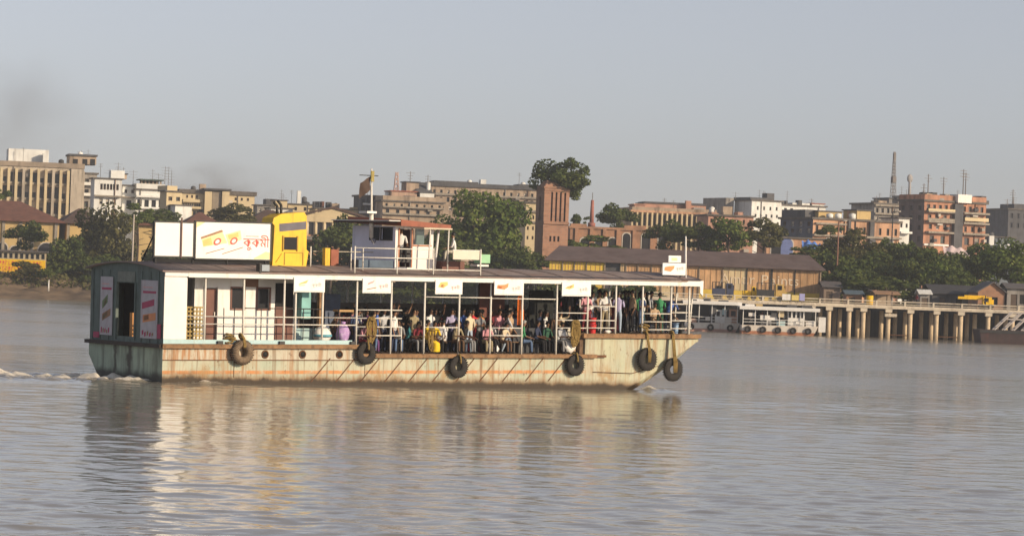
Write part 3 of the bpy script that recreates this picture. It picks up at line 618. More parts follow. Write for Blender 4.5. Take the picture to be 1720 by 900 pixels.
# --- brick tower
B = Bld('brick_tower', 'tall ruined brick tower with slit openings and a tree growing out of its top', 915, 957, 316, 400, 22, brick, 2.6, cat='tower',
        rows=[(322, 371, 4, .42, .22, .92, 'open'), (396, 405, 3, .5, .22, .7, 'open')], slab=.25, ov=.15, roofm=brick, side_rows=[(330, 370, 1, .22, 'open')])
B.ledge(376, .3, .22, brick); B.ledge(320, .25, .15, brick)
MB().add([(-.02, -.1, B.H), (B.W + .02, -.1, B.H), (B.W + .02, 2.6, B.H), (-.02, 2.6, B.H), (.4, .5, B.H + 1.0), (B.W - .9, .8, B.H + .6), (B.W - .8, 2.2, B.H + .5), (.5, 2.1, B.H + .8)],
         [(0,1,5,4), (1,2,6,5), (2,3,7,6), (3,0,4,7), (4,5,6,7)]).build('broken_top', brick, B.root)
for zf in np.linspace(.12, .96, 9): MB().box(-.06, B.W * .2, -.07, -.004, B.H * zf, B.H * zf + .22).build('brick_band', brick, B.root)
MB().prism([(-2.4, 0), (.9, 0), (.1, 5.0), (-.35, 5.0)], 'y', .6, 2.7).build('dark_flared_base', b_dark, B.root)  # dark flared base at the left foot of the tower
# old brick range behind the shed
B = Bld('ruined_range', 'old ruined brick range with round headed openings behind the long shed', 958, 1128, 383, 425, 10, brick_wall, 8, rows=[], slab=.3, ov=.2, roofm=brick_wall)
for u in (975, 1000, 1022): arch_window(B.root, B.x(u), B.z(u, 424), 1.1, 1.9)
for u in (1046, 1078, 1106): arch_window(B.root, B.x(u), B.z(u, 420), 1.0, 2.2)
for u in (965, 990, 1012, 1035, 1062, 1092, 1118): MB().box(B.x(u), B.x(u) + .45, -.22, -.004, 0, B.H).build('pilaster', brick_wall, B.root)
B.block('broken_wall', 958, 985, 376, brick_wall, 0, .6); B.block('broken_wall', 1048, 1085, 379, brick_wall, 0, .6)
P = at(992, 420, 440); root = empty('brick_chimney', (P.x, 440, 3), 'slender red brick chimney right of the tower', 'chimney')
zt = zat(992, 336, 440) - 3; MB().tube((0, 0, 0), (0, 0, zt * .72), .42, 8, r1=.34).tube((0, 0, zt * .72 + .003), (0, 0, zt * .76), .5, 8).tube((0, 0, zt * .76 + .003), (0, 0, zt), .3, 8, r1=.2).build('shaft', mat('spire_brick', (.33, .13, .10), .9, .2, 2), root)
MB().tube((0, 0, zt), (0, 0, zt + 1.0), .05, 5).build('finial', ant_m, root)
B = Bld('red_brick_block', 'long red brown block with pale columns and dark sheds along its roof', 1062, 1204, 356, 520, 8, b_brown, 14, rows=[(359, 378, 17, .52, 0, 1, 'open')], slab=.35, parapet=.5, roofm=b_orange)
for i in range(18): MB().box(B.W * i / 17 - .13, B.W * i / 17 + .13, -.35, -.004, B.H * .35, B.H).build('column', b_cream, B.root)
B.block('roof_shed', 1084, 1188, 343, b_pink, 2, 9, cap=b_dark); B.block('roof_shed', 1066, 1083, 344, b_pink, 1, 6, cap=b_pink)
B.block('roof_hood', 1086, 1160, 339, b_dark, 3, 9); B.block('chimney_stack', 1152, 1161, 337, b_pink, 1, 1.9); B.block('roof_hood', 1162, 1186, 341, b_dark, 3, 9)
B.block('roof_room', 1118, 1130, 351, b_white, .3, 1.5)
B = Bld('low_brick_house', 'low reddish house roofline between the red brown block and the white block', 1190, 1266, 362, 500, 8, b_pink, 9, rows=[(367, 374, 7, .35)], slab=.25)
for u in (1196, 1216, 1240): B.block('roof_room', u, u + 9, 356, b_pink if u != 1216 else b_brown, 1, 4)
B = Bld('white_block', 'bright white apartment block of two visible window rows on the skyline', 1263, 1313, 337, 600, 24, b_white, 6.7, rows=[(346, 352, 4, .3, .1, .95, 'open'), (359, 364, 5, .35, .05, .95, 'open'), (371, 376, 5, .3)], slab=.25)
B.block('roof_slab', 1260, 1300, 332, b_dark, .5, 7); B.block('stair_tower', 1238, 1252, 332, b_grey, 5, 14, vb=380)
for q in ((1290, 318), (1300, 322), (1250, 322)): B.mast(*q, y=4)
B = Bld('white_block', 'lower white wing with a flat roof stepping down right of the white block', 1313, 1387, 345, 606, 20, b_white, 6, rows=[(349, 353, 2, .5, .02, .3, 'open'), (360, 364, 5, .3)], slab=.25)
B.block('roof_room', 1333, 1362, 341, b_white, 1, 6); B.block('roof_room', 1366, 1386, 343, b_white, 1, 6, cap=redroof); B.mast(1331, 320, y=3); B.mast(1372, 333, y=3); B.mast(1377, 334, y=4)
for u in (1316, 1322): B.block('roof_frame', u, u + 3, 337, b_dark, 1, 3)
# orange two storey house with shade put into the colour of its end wall
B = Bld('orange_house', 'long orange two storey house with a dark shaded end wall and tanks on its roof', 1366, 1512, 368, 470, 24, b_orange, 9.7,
        rows=[(378, 390, 11, .34), (404, 418, 9, .4)], slab=.3, side_rows=[(372, 380, 4, .4), (384, 391, 4, .4)], sidem=mat('end_wall_shade_blue_grey', (.11, .12, .15), .9, .25, .5, GRIME, .3, .5))
B.ledge(396, .3, .6); B.ledge(376, .25, .4, u0=1368, u1=1420)
MB().box(B.x(1462) - .35, B.x(1462) + .35, -.5, -.004, 0, B.H).build('dark_downpipe', b_dark, B.root); MB().box(B.x(1425) - .2, B.x(1425) + .2, -.3, -.004, 0, B.H).build('dark_downpipe', b_dark, B.root)
MB().box(B.x(1463), B.W - .01, -.05, -.004, 0, B.H * .5).build('salmon_wall', b_pink, B.root)
for u in (1482,): arch_window(B.root, B.x(u), B.z(u, 428), 1.8, 2.6)
B.block('roof_room', 1385, 1424, 356, b_yel, 2, 8, cap=tin); B.block('roof_room', 1444, 1467, 354, b_yel, 1, 5, cap=b_dark); B.block('roof_shed', 1368, 1384, 352, b_dark, 3, 10)
for u in (1398, 1412): B.tank(u, 358, 365, 1.0, 1, b_white)
B.tank(1436, 358, 366, 1.0, 1, b_white)
B = Bld('arched_wall', 'low orange arched wall with blue doors just above the shed roof', 1288, 1402, 399, 425, 10, b_orange, 5, rows=[], slab=.2)
for u in (1296, 1312, 1384): arch_window(B.root, B.x(u), B.z(u, 428), 1.6, 2.2, mat('blue_door', (.12, .16, .34), .7, .2, 3) if u == 1312 else None)
# apartment house
B = Bld('apartment_house', 'tall weathered orange apartment house split by a dark gap, white box on top', 1553, 1657, 338, 520, 28, mat('apartment_wall', (.47, .235, .145), .85, .3, .4, (.13, .08, .06), .6, .5), 7,
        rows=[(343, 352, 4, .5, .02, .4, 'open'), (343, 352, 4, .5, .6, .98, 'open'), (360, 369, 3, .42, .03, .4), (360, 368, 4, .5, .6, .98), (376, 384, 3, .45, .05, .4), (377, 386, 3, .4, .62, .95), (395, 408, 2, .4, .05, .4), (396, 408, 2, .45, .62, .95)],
        slab=.3, side_rows=[(345, 353, 3, .4, 'open'), (362, 370, 3, .4, 'open'), (378, 386, 3, .4, 'open'), (396, 406, 3, .4, 'open')], parapet=.8, sidem=mat('side_wall_shade_grey_brown', (.15, .115, .105), .9, .25, .5, GRIME, .4, .5))  # left side wall gets a darker colour that carries its shade
xs0, xs1 = B.x(1598), B.x(1612)
MB().box(xs0, xs1, -.75, -.004, 0, B.H - .2).build('dark_gap_strip', b_dark, B.root)  # dark strip standing for the gap between the two fronts
for v in (356, 373, 391): B.ledge(v, .3, .9, None, 1554, 1597); B.ledge(v, .3, .9, None, 1613, 1656)
for v in (339, 355): MB().box(.2, xs0 - .1, -.95, -.86, B.z(1575, v + 16) , B.z(1575, v + 12)).build('balcony_rail', b_cream if v == 339 else ledge_m, B.root)
MB().box(B.x(1614), B.W - .1, -.95, -.86, B.z(1635, 372), B.z(1635, 366)).build('balcony_rail', b_cream, B.root)
MB().box(0.02, xs0, -.04, -.004, B.z(1575, 342 + 14), B.z(1575, 341)).build('cream_storey', b_cream, B.root) if False else None
B.block('white_box', 1602, 1625, 327, white, -.8, 2.5, vb=341); B.block('roof_shed', 1555, 1597, 331, b_dark, 2, 8, cap=b_grey); B.block('roof_room', 1630, 1643, 333, b_dark, 1, 4); B.block('roof_room', 1560, 1570, 325, b_brown, 1, 3); B.block('roof_room', 1576, 1584, 323, b_dark, 2, 4); B.block('roof_room', 1588, 1596, 326, b_grey, .5, 2); B.block('roof_room', 1644, 1655, 337, b_pink, .4, 5)
rq_ = random.Random(9)
for u in range(1555, 1654, 7):
    if not 1598 < u < 1626: B.block('roof_clutter', u, u + rq_.uniform(3, 9), 338 - rq_.uniform(-1, 9), rq_.choice((b_dark, b_grey, b_dark, b_brown)), rq_.uniform(-.05, .4), rq_.uniform(1.2, 3))
for (u, v, w_, c_) in ((1557, 349, 5, 'dk'), (1580, 366, 6, 'wh'), (1588, 381, 4, 'dk'), (1618, 362, 7, 'dk'), (1646, 383, 5, 'wh'), (1633, 350, 6, 'dk'), (1566, 401, 5, 'dk'), (1650, 402, 4, 'wh'), (1572, 359, 4, 'wh')):
    MB().box(B.x(u), B.x(u + w_), -.5, -.006, B.z(u, v + 5), B.z(u, v)).build('balcony_clutter', b_dark if c_ == 'dk' else curtain, B.root)
for q in ((1568, 292), (1561, 308), (1594, 297), (1627, 284), (1631, 290)): B.mast(*q, y=2, r=.11)
for q in ((1573, 322), (1585, 326)): B.tank(*q, q[1] + 14, 1.4, 4)
for x_, z_ in ((1571, 378), (1630, 364), (1640, 378)): MB().box(B.x(x_), B.x(x_) + 1.0, -.5, -.004, B.z(x_, z_), B.z(x_, z_) + .7).build('wall_unit', frame_w, B.root)
MB().box(.1, B.W * .4, -.25, -.01, B.z(1575, 413), B.z(1575, 410)).build('awning', b_white, B.root)
B = Bld('grey_house', 'grey concrete house crowded with masts, left of the tall apartment house', 1469, 1534, 343, 560, 20, b_grey, 9, rows=[(349, 357, 7, .45), (364, 372, 7, .45), (380, 388, 7, .4)], slab=.3, styles=('open', 'cur', 'sg'))
B.ledge(360, .3, .6, ledge_m); B.ledge(346, .3, .6)
B.block('roof_room', 1500, 1530, 334, b_grey, 2, 8, cap=b_dark); B.block('roof_room', 1478, 1492, 337, b_brown, 1, 4); B.block('white_room', 1518, 1528, 332, b_white, .4, 1.5)
x = B.x(1515); zb, zt = B.top, B.z(1515, 254); q = MB()
for sx in (-.42, .42):
    for sy in (-.42, .42): q.tube((x + sx, 4 + sy, zb), (x + sx * .25, 4 + sy * .25, zt), .06, 4)
for i in range(8):
    z_ = zb + (zt - zb) * i / 8; z2 = zb + (zt - zb) * (i + 1) / 8; r = .42 * (1 - .75 * i / 8); r2 = .42 * (1 - .75 * (i + 1) / 8)
    for sy in (-1, 1): q.tube((x - r, 4 + sy * r, z_), (x + r2, 4 + sy * r2, z2), .05, 4); q.tube((x + r, 4 + sy * r, z_), (x - r2, 4 + sy * r2, z2), .05, 4)
q.build('lattice_mast', mat('mast_grey', (.20, .19, .19), .6, .2, 3), B.root)
MB().box(x - .34, x + .34, 3.6, 4.4, B.z(1515, 306), B.z(1515, 296)).box(x - .2, x + .2, 3.8, 4.2, B.z(1515, 270), B.z(1515, 256)).build('panel_aerial', ant_m, B.root)
q = MB().tube((B.x(1547), 5, B.top), (B.x(1547), 5, B.z(1547, 300)), .28, 8, r1=.22); q.ball((B.x(1547), 5, B.z(1547, 299)), .55, .25, .8, 10, 6); q.build('dish_mast', mat('pale_grey_aerial', (.30, .29, .29), .7, .2, 3), B.root)
for q in ((1483, 328), (1538, 312), (1533, 318), (1525, 312)): B.mast(*q, y=3)
B = Bld('white_lean_house', 'little white house squeezed between the grey house and the tall apartment house', 1510, 1528, 367, 500, 20, b_white, 6, rows=[(375, 382, 2, .4)], slab=.2); B.ledge(392, .3, 1.0, b_white)
B = Bld('dark_far_block', 'dark hazy block with masts at the right edge of the photo', 1694, 1760, 352, 680, 16, b_dark, 16, rows=[(358, 366, 6, .4), (374, 382, 6, .4)], slab=.3, styles=('open',))
B.block('roof_room', 1705, 1740, 343, b_dark, 1, 8); B.mast(1709, 318, y=3, r=.13); B.mast(1700, 334, y=3, r=.1); B.mast(1714, 330, y=4, r=.1)
B = Bld('low_house', 'low blue grey house with a pale gable right of the tall apartment house', 1656, 1704, 398, 560, 12, mat('wall_blue_grey', (.14, .165, .19), .9, .2, .5), 8, rows=[(402, 410, 5, .45, 0, 1, 'open')], slab=.2)
B.block('pale_gable', 1660, 1668, 396, b_white, -.6, -.01, vb=412)
# everyday clutter that breaks up the rooflines and walls: tanks, stair heads, aerials, rain pipes, wall boxes
rk = random.Random(31)
for q_ in BLDS:
    if q_.kind in ('brick_tower', 'ruined_range', 'arched_wall', 'office_wing', 'white_lean_house') or q_.W < 4: continue
    par_ = q_.top; n_ = max(2, int(q_.W / 4.5))
    for k_ in range(n_):
        x_ = rk.uniform(.4, q_.W - 1.6); w_ = rk.uniform(.5, 2.2); h_ = rk.uniform(.4, 1.5); y_ = rk.uniform(.3, 3); t_ = rk.random()
        if t_ < .45: MB().box(x_, x_ + w_, y_, y_ + rk.uniform(.8, 2.5), par_ + .004, par_ + h_).build('roof_clutter', rk.choice((b_grey, b_brown, b_dark, b_white, q_.wm)), q_.root)
        elif t_ < .7: MB().tube((x_, y_, par_), (x_, y_, par_ + h_ * .8), .45, 9).tube((x_, y_, par_ + h_ * .8), (x_, y_, par_ + h_ * .8 + .18), .45, 9, r1=.15).build('water_tank', rk.choice((steel_dark, b_white, b_dark)), q_.root)
        else:
            b = MB().tube((x_, y_, par_), (x_, y_, par_ + 1.2 + h_), .035, 4)
            for j_ in range(3): b.tube((x_ - .35, y_, par_ + 1.1 + h_ - .22 * j_), (x_ + .35, y_, par_ + 1.1 + h_ - .22 * j_), .018, 3)
            b.build('antenna', ant_m, q_.root)
    for k_ in range(max(1, int(q_.W / 7))):
        x_ = rk.uniform(.3, q_.W - .5); MB().tube((x_, -.12, .2), (x_, -.12, q_.H), .07, 5).build('rain_pipe', rk.choice((steel_dark, rust, b_grey)), q_.root)
    for k_ in range(int(q_.W / 3)):
        x_ = rk.uniform(.3, q_.W - 1.2); z_ = rk.uniform(q_.H * .35, q_.H - 1.2); MB().box(x_, x_ + .8, -.45, -.005, z_, z_ + .5).build('wall_unit', rk.choice((frame_w, b_grey, curtain, b_dark)), q_.root)
# tents and tarpaulins
def tarp(label, u0, u1, v0, v1, Y, m, cat='tarpaulin', name='tarpaulin', dep=3.0, sag=.25):
    a, b_ = at(u0, v1, Y), at(u1, v0, Y); W = b_.x - a.x; Ht = b_.z - a.z; q = []; f = []; n = 14
    for j in range(7):
        for i in range(n + 1):
            s, t = i / n, j / 6
            q.append((W * s, -dep * t, Ht * (1 - t) ** 1.3 * (1 - sag * math.sin(s * 9 + t * 2) ** 2) - .22 * abs(math.sin(s * 13)) * t + Ht * .12 * math.sin(s * 5)))
    for j in range(6):
        for i in range(n): k = j * (n + 1) + i; f.append((k, k + 1, k + n + 2, k + n + 1))
    b = MB(); b.add(q, f, 0, True); b.add([(p[0], p[1], p[2] - .05) for p in q], [g[::-1] for g in f], 0, True)
    root = empty(name, (a.x, Y, a.z), label, cat); b.build('sheet', m, root)
    pl = MB()
    for xx in (0.05, W / 2, W - .05): pl.tube((xx, -.1, min(0, gz(a.x, Y) - a.z) - .5), (xx, -.1, Ht * .55), .06, 5)
    pl.build('pole', bark, root); return root
tarp('crumpled blue tarpaulin over a stall beside the orange arched wall', 1346, 1378, 405, 421, 415, mat('blue_tarp', (.10, .22, .58), .5, .2, 2))
tarp('dull teal sheet hung below the blue tarpaulin', 1378, 1402, 416, 430, 418, mat('teal_tarp', (.08, .20, .22), .6, .2, 2))
tarp('pinkish white awning below the tall apartment house', 1583, 1627, 415, 429, 440, mat('pink_awning', (.70, .56, .54), .7, .1, 2), 'awning', 'awning')
tarp('white tent roof showing over the trees at the far right', 1679, 1716, 411, 421, 470, white, 'tent', 'tent')

# --- long wharf shed with painted wall
Y = 366; P = at(922, 434, Y); psi = -1.5; a, _ = ray(1379, 457); cps, sps = math.cos(R(psi)), math.sin(R(psi)); W = (a * Y - P.x) / (cps - a * sps)
base = 3.2; H = zat(1150, 446, Y) - base
root = empty('wharf_shed', (P.x, Y, base), 'long low shed with a dark tin roof and big painted lettering on its boarded wall', 'shed', R(psi))
def sx(u): a_, _ = ray(u, 450); return (a_ * Y - P.x) / (cps - a_ * sps)
Hl = zat(922, 434, Y) - base; Hr = zat(1379, 458, Y) - base
b = MB(); hip_roof(b, W, 10, (Hl + Hr) / 2 + .12, 1.62, .5, .9); b.build('roof', mat('shed_roof', (.135, .098, .092), .9, .2, .6, (.085, .05, .042), .45, .5, .6, bump=.5, bs=3), root)
H = (Hl + Hr) / 2
MB().box(.3, W - .3, .3, 10, 0, H - .02).build('wall', b_dark, root)
wallp = mat('shed_boards_orange', (.60, .37, .19), .9, .25, .8, (.16, .09, .05), .42, 1.2, .12, rnd=.2); wally = mat('shed_boards_yellow', (.80, .56, .09), .85, .15, 1, (.35, .2, .06), .3, 1.5)
wallc = mat('shed_boards_cream', (.68, .55, .33), .85, .2, 1, (.25, .14, .07), .45, 1.5, .15)
edges = [922, 945, 965, 985, 1016, 1041, 1052, 1072, 1095, 1112, 1133, 1152, 1175, 1215, 1255, 1296, 1336, 1379]
for i in range(len(edges) - 1):
    x0, x1 = sx(edges[i]), sx(edges[i + 1]); mm = wally if edges[i + 1] <= 1016 else (b_dark if edges[i] == 1016 else wallc if edges[i] in (1041, 1112, 1215) else wallp)
    if edges[i] == 1016: continue
    zc = H * .30
    MB().box(x0 + .06, x1 - .06, .05, .28, zc + .02, H - .05).build('wall_panel', mm, root)
    if edges[i] >= 1175: MB().box(x0 + .06, x1 - .06, .03, .28, 0, zc).build('lower_panel', wally, root)
    else: MB().box(x0 + .06, x1 - .06, .05, .28, 0, zc).build('lower_panel', mm, root)
    MB().box(x1 - .06, x1 + .06 if edges[i + 1] != 1296 else x1 + .16, -.06, .28, 0, H - .03).build('post', steel_dark if edges[i + 1] in (1216, 1255, 1296, 1336) else b_brown, root)
    for k in range(1, 4):
        xx = x0 + (x1 - x0) * k / 4; MB().box(xx - .025, xx + .025, .02, .049, zc + .02, H - .05).build('batten', wallp, root)
MB().box(sx(1205), sx(1213), -.02, .03, 0, H * .42).build('door', glass, root)
lt = (sx(1355) - sx(1199)); zc = H * .64
lm = mat('worn_white_lettering', (.80, .66, .48), .85, .15, 2, (.45, .26, .13), .4, 1.2)
adv = [1.22, 1.36, .92, .72, .62, 1.04, .92, .44, .92, .56, .86]; tot = sum(adv); xc = sx(1277) - tot / 2 * .93
for ch, a_ in zip('Amar Paints', adv):
    if ch != ' ': text('painted_letter', ch, 1.55, lm, root, (xc + a_ * .93 / 2, .012, zc), (R(90), 0, 0), sx=1.05)
    xc += a_ * .93
# ------------------------------------------------------------------ jetty
conc = mat('jetty_concrete', (.62, .54, .42), .9, .2, .8, (.14, .09, .06), .4, 1.2, .5); pierm = mat('jetty_pier', (.62, .49, .33), .9, .25, .8, (.11, .08, .055), .45, 1.2, .4)
JY = 335.0
root = empty('jetty', (0, JY, 0), 'pale concrete jetty on round piers along the right bank', 'jetty')
MB().box(14, 75, 0, 13, 2.98, 3.33).build('deck', conc, root)
MB().box(14, 75, -.12, .0, 3.0, 3.22).build('edge_beam', conc, root)
pr = MB().tube((0, 0, -1.2), (0, 0, 2.78), .225, 10).mesh('pier', [pierm]); cp = MB().box(-.34, .34, -.3, .5, 2.62, 2.97).mesh('pier_cap', [conc])
def gx(u, Yd): a_, _ = ray(u, 520); return a_ * Yd
for u in (1200, 1262, 1330, 1364, 1393, 1427, 1451, 1493, 1530, 1574, 1615, 1661, 1702, 1745): 
    o = link('pier', pr, root, (gx(u, JY), .25, 0)); link('pier_cap', cp, root, (gx(u, JY), .12, 0))
for u in (1310, 1378, 1411, 1441, 1481, 1521, 1565, 1606, 1638, 1690, 1730): link('pier', pr, root, (gx(u, JY + 2.4), 2.4, 0))
for u in (1402, 1459, 1504, 1548, 1590, 1625, 1675): link('pier', pr, root, (gx(u, JY + 5), 5, 0))
x = gx(1496, JY); MB().box(x - .6, x + .6, -.5, .6, 2.2, 2.5).build('landing_stage', conc, root)
for a_, b_ in ((1530, 1493), (1574, 1615)): MB().tube((gx(a_, JY), .25, .35), (gx(b_, JY), .25, .35), .05, 5).build('brace', rust, root)
xs = 14.0; k = 0
while xs < 74:
    MB().box(xs, xs + .18, .02, .2, 3.332, 3.82).build('rail_post', conc, root)
    MB().box(xs + .182, xs + 2.9, .06, .16, 3.70, 3.80).build('rail', conc, root); MB().box(xs + .182, xs + 2.9, .08, .15, 3.46, 3.53).build('rail', conc, root); xs += 3.08 - .18
root = empty('added_dark_wall', (14, 348.5, 0), 'added dark wall deepening the shade under the jetty', 'wall')  # added to make the space behind the piers dark
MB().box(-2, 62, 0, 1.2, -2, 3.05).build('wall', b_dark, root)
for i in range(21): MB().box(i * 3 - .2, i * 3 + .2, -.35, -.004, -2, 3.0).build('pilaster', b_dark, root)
# wharf furniture, vehicles
def hut(label, u0, u1, ve, vr, Y, wm, rm, psi=6, D=4, base=3.1, gable_front=False, name='wharf_hut', cat='hut', open_front=False):
    P = at(u0, ve, Y); a_, _ = ray(u1, ve); c_, s_ = math.cos(R(psi)), math.sin(R(psi)); W = (a_ * Y - P.x) / (c_ - a_ * s_); H = P.z - base; rise = max(.25, zat(u0, vr, Y) - P.z)
    root = empty(name, (P.x, Y, base), label, cat, R(psi))
    if open_front:
        b = MB(); b.box(0, .1, 0, .1, 0, H).box(W - .1, W, 0, .1, 0, H).box(W/2 - .05, W/2 + .05, 0, .1, 0, H); b.build('post', bark, root); MB().box(.05, W - .05, D - .2, D, 0, H).build('wall', wm, root)
    else:
        rec = [(W * .15, W * .15 + .7, 0, H * .75)] + ([(W * .5, W * .5 + .7, H * .35, H * .75)] if W > 2.4 else [])
        MB().facade(W, H, rec, .15, back=1).box(0, .1, .01, D, 0, H - .004).box(W - .1, W, .01, D, 0, H - .004).box(.1, W - .1, D - .1, D, 0, H - .004).build('wall', [wm, dark], root)
        MB().box(W * .15 + .03, W * .15 + .67, .06, .1, 0, H * .73).build('door', frame_d, root)
    if gable_front:
        MB().prism([(0, H + .003), (W, H + .003), (W * .55, H + rise)], 'y', 0, .12).build('gable', wm, root)
        b = MB(); b.prism([(-.25, H - .12), (W * .55, H + rise + .02), (W + .25, H - .12), (W + .25, H), (W * .55, H + rise + .14), (-.25, H)], 'y', -.3, D + .2); b.build('roof', rm, root)
    else:
        b = MB(); b.prism([(-.4, H), (D / 2, H + rise), (D + .3, H), (D + .3, H + .08), (D / 2, H + rise + .08), (-.4, H + .08)], 'x', -.25, W + .25); b.build('roof', rm, root)
    return root, W, H
hut('dark roofed hut on the wharf left of the brick gable', 1566, 1646, 493, 478, 358, b_dark, mat('dark_tin', (.05, .05, .055), .8, .3, 2), 4, 6)
hut('brick hut with a pointed gable behind the yellow crane arm', 1643, 1688, 490, 474, 352, brick_wall, tin, 4, 5, gable_front=True)
hut('grey lean-to at the right edge behind the jetty rail', 1692, 1735, 484, 476, 352, b_grey, tin, 2, 4)
hut('tiny stall with an orange brown awning on the jetty side', 1472, 1508, 494, 489, 350, b_brown, mat('orange_awning', (.34, .20, .11), .8, .2, 2), 4, 2.5, open_front=True)
hut('little brick stall beside the yellow drum on the wharf', 1422, 1448, 494, 488, 352, brick_wall, mat('blue_sheet_roof', (.09, .13, .16), .7, .2, 2), 3, 2.5)
hut('grey tin shack with a rubble wall just right of the long shed', 1384, 1412, 482, 473, 362, mat('rubble', (.24, .18, .14), .95, .3, 2), tin, 3, 4)
hut('small pale kiosk among the trees behind the jetty', 1546, 1562, 494, 487, 352, b_grey, b_white, 3, 2)
def at_ground(u, Y, z): a_, _ = ray(u, 500); return Vector((a_ * Y, Y, z))
b = MB().tube((0, 0, 0), (0, 0, .95), .36, 16).tube((0, 0, .3), (0, 0, .36), .385, 16).tube((0, 0, .62), (0, 0, .68), .385, 16)
o = b.build('drum', yellow, None, at_ground(1461, 341, 3.335)); tag(o, 'round yellow drum standing on the jetty deck', 'drum')
# yellow crane arm lying low
p0, p1 = at(1609, 502, 343), at(1662, 507, 343); root = empty('crane', (p0.x, 343, 3.335), 'low yellow crane with its long arm lowered over the jetty', 'crane'); L = p1.x - p0.x
MB().box(0, L * .85, -.18, .18, .95, 1.22).box(L * .2, L * .9, -.12, .12, 1.225, 1.38).build('arm', yellow, root)
MB().box(L * .78, L * 1.05, -.55, .55, .45, 1.25).box(L * .98, L * 1.12, -.35, .35, .4, 1.0).build('cab', yellow, root)
MB().box(L * .7, L * 1.1, -.6, .6, .2, .44).build('chassis', steel_dark, root); MB().box(L * .82, L * .95, -.56, -.551, .75, 1.15).build('window', glass, root)
for xx in (.74, 1.04):
    for yy in (-.62, .62): MB().torus((L * xx, yy, .26), .18, .09, (0, 1, 0), 14, 6).build('wheel', rubber, root)
def truck(label, u, Y, z, bodym, cabm, L=2.2, hgt=1.15, rz=0.0, cat='truck', name='parked_truck', cage=True):
    root = empty(name, at_ground(u, Y, z), label, cat, rz)
    MB().box(0, L, -.5, .5, .32, .46).build('chassis', steel_dark, root)
    b = MB().box(0, L * .62, -.55, .55, .465, .465 + hgt * .5); b.build('load_bed', bodym, root)
    if cage:
        for i in range(5):
            xx = L * .62 * i / 4
            for y_ in (-.56, .50): MB().box(xx - .025, xx + .025, y_, y_ + .06, .465 + hgt * .5, .465 + hgt).build('cage_bar', steel_dark, root)
        for y_ in (-.56, .50): MB().box(0, L * .62, y_, y_ + .06, .467 + hgt, .52 + hgt).build('cage_rail', steel_dark, root)
    MB().prism([(L * .66, .465), (L, .465), (L, .465 + hgt * .5), (L * .93, .465 + hgt * .95), (L * .66, .465 + hgt * .95)], 'y', -.52, .52).build('cab', cabm, root)
    MB().box(L * .72, L * .88, -.53, -.521, .465 + hgt * .5, .465 + hgt * .85).build('window', glass, root); MB().box(L * .965, L * 1.003, -.42, .42, .465 + hgt * .52, .465 + hgt * .82).build('windscreen', glass, root)
    wh = MB().torus((0, 0, 0), .19, .085, (0, 1, 0), 14, 6).tube((0, -.05, 0), (0, .05, 0), .14, 10).mesh('wheel', [rubber])
    for xx in (.18, .82):
        for yy in (-.5, .5): link('wheel', wh, root, (L * xx, yy, .275))
    return root
blue_d = mat('truck_blue', (.045, .055, .10), .6, .2, 2); cab_y = mat('cab_ochre', (.50, .33, .10), .6, .2, 2)
truck('dark caged truck parked on the wharf near the ferry bow', 1196, 342, 3.335, blue_d, blue_d, 2.2, 1.25)
truck('black caged truck with an ochre cab parked in front of the painted shed wall', 1271, 342, 3.335, steel_dark, cab_y, 2.9, 1.35)
truck('small yellow loader standing left of the black caged truck', 1247, 343, 3.335, yellow, yellow, 1.4, 1.0, cat='loader', name='wheel_loader', cage=False)
for lab, u0, u1, m_, h_ in (('white board on the jetty rail', 1313, 1327, white, .62), ('pale yellow board on the jetty rail', 1329, 1341, mat('board_yellow', (.70, .55, .20), .7, .1, 3), .55), ('light blue board on the jetty rail', 1342, 1351, mat('board_blue', (.36, .36, .62), .7, .1, 3), .72)):
    x0 = gx(u0, 334.8); x1 = gx(u1, 334.8); rt = empty('sign_board', (x0, 334.8, 3.335), lab, 'board'); MB().box(0, x1 - x0, 0, .05, .15, .15 + h_).build('panel', m_, rt); MB().box(.04, .1, .051, .1, 0, .6).box(x1 - x0 - .1, x1 - x0 - .04, .051, .1, 0, .6).build('leg', bark, rt)
# lamp posts and poles
def pole(label, u, v0, Y, m_, r=.11, arm=0, name='lamp_post', cat='lamp post', zb=2.4):
    P = at(u, v0, Y); root = empty(name, (P.x, Y, zb), label, cat); h = P.z - zb
    MB().tube((0, 0, 0), (0, 0, h), r, 8, r1=r * .65).build('pole', m_, root)
    if arm: MB().tube((0, 0, h - .1), (arm, 0, h + .15), r * .5, 6).build('arm', m_, root); MB().ball((arm, 0, h + .1), .3, .14, .1, 8, 4).build('lamp_head', frame_w, root)
    else: MB().tube((0, 0, h), (0, 0, h + .12), r * .9, 8).build('cap', m_, root)
pale = mat('pale_pole', (.48, .42, .36), .8, .15, 3); redp = mat('rusty_pole', (.22, .11, .075), .8, .2, 3)
pole('tall pale pole standing in front of the trees near the ferry stern', 225, 362, 408, pale, .13)
pole('rusty red pole with lamp rising from the trees below the orange house', 1409, 372, 385, redp, .12, .7)
pole('dark pole in front of the salmon end of the orange house', 1500, 356, 440, steel_dark, .12, .8)
pole('short white marker post on the left mud bank', 82, 472, 401, white, .1, 0, 'marker_post', 'post', 1.0)
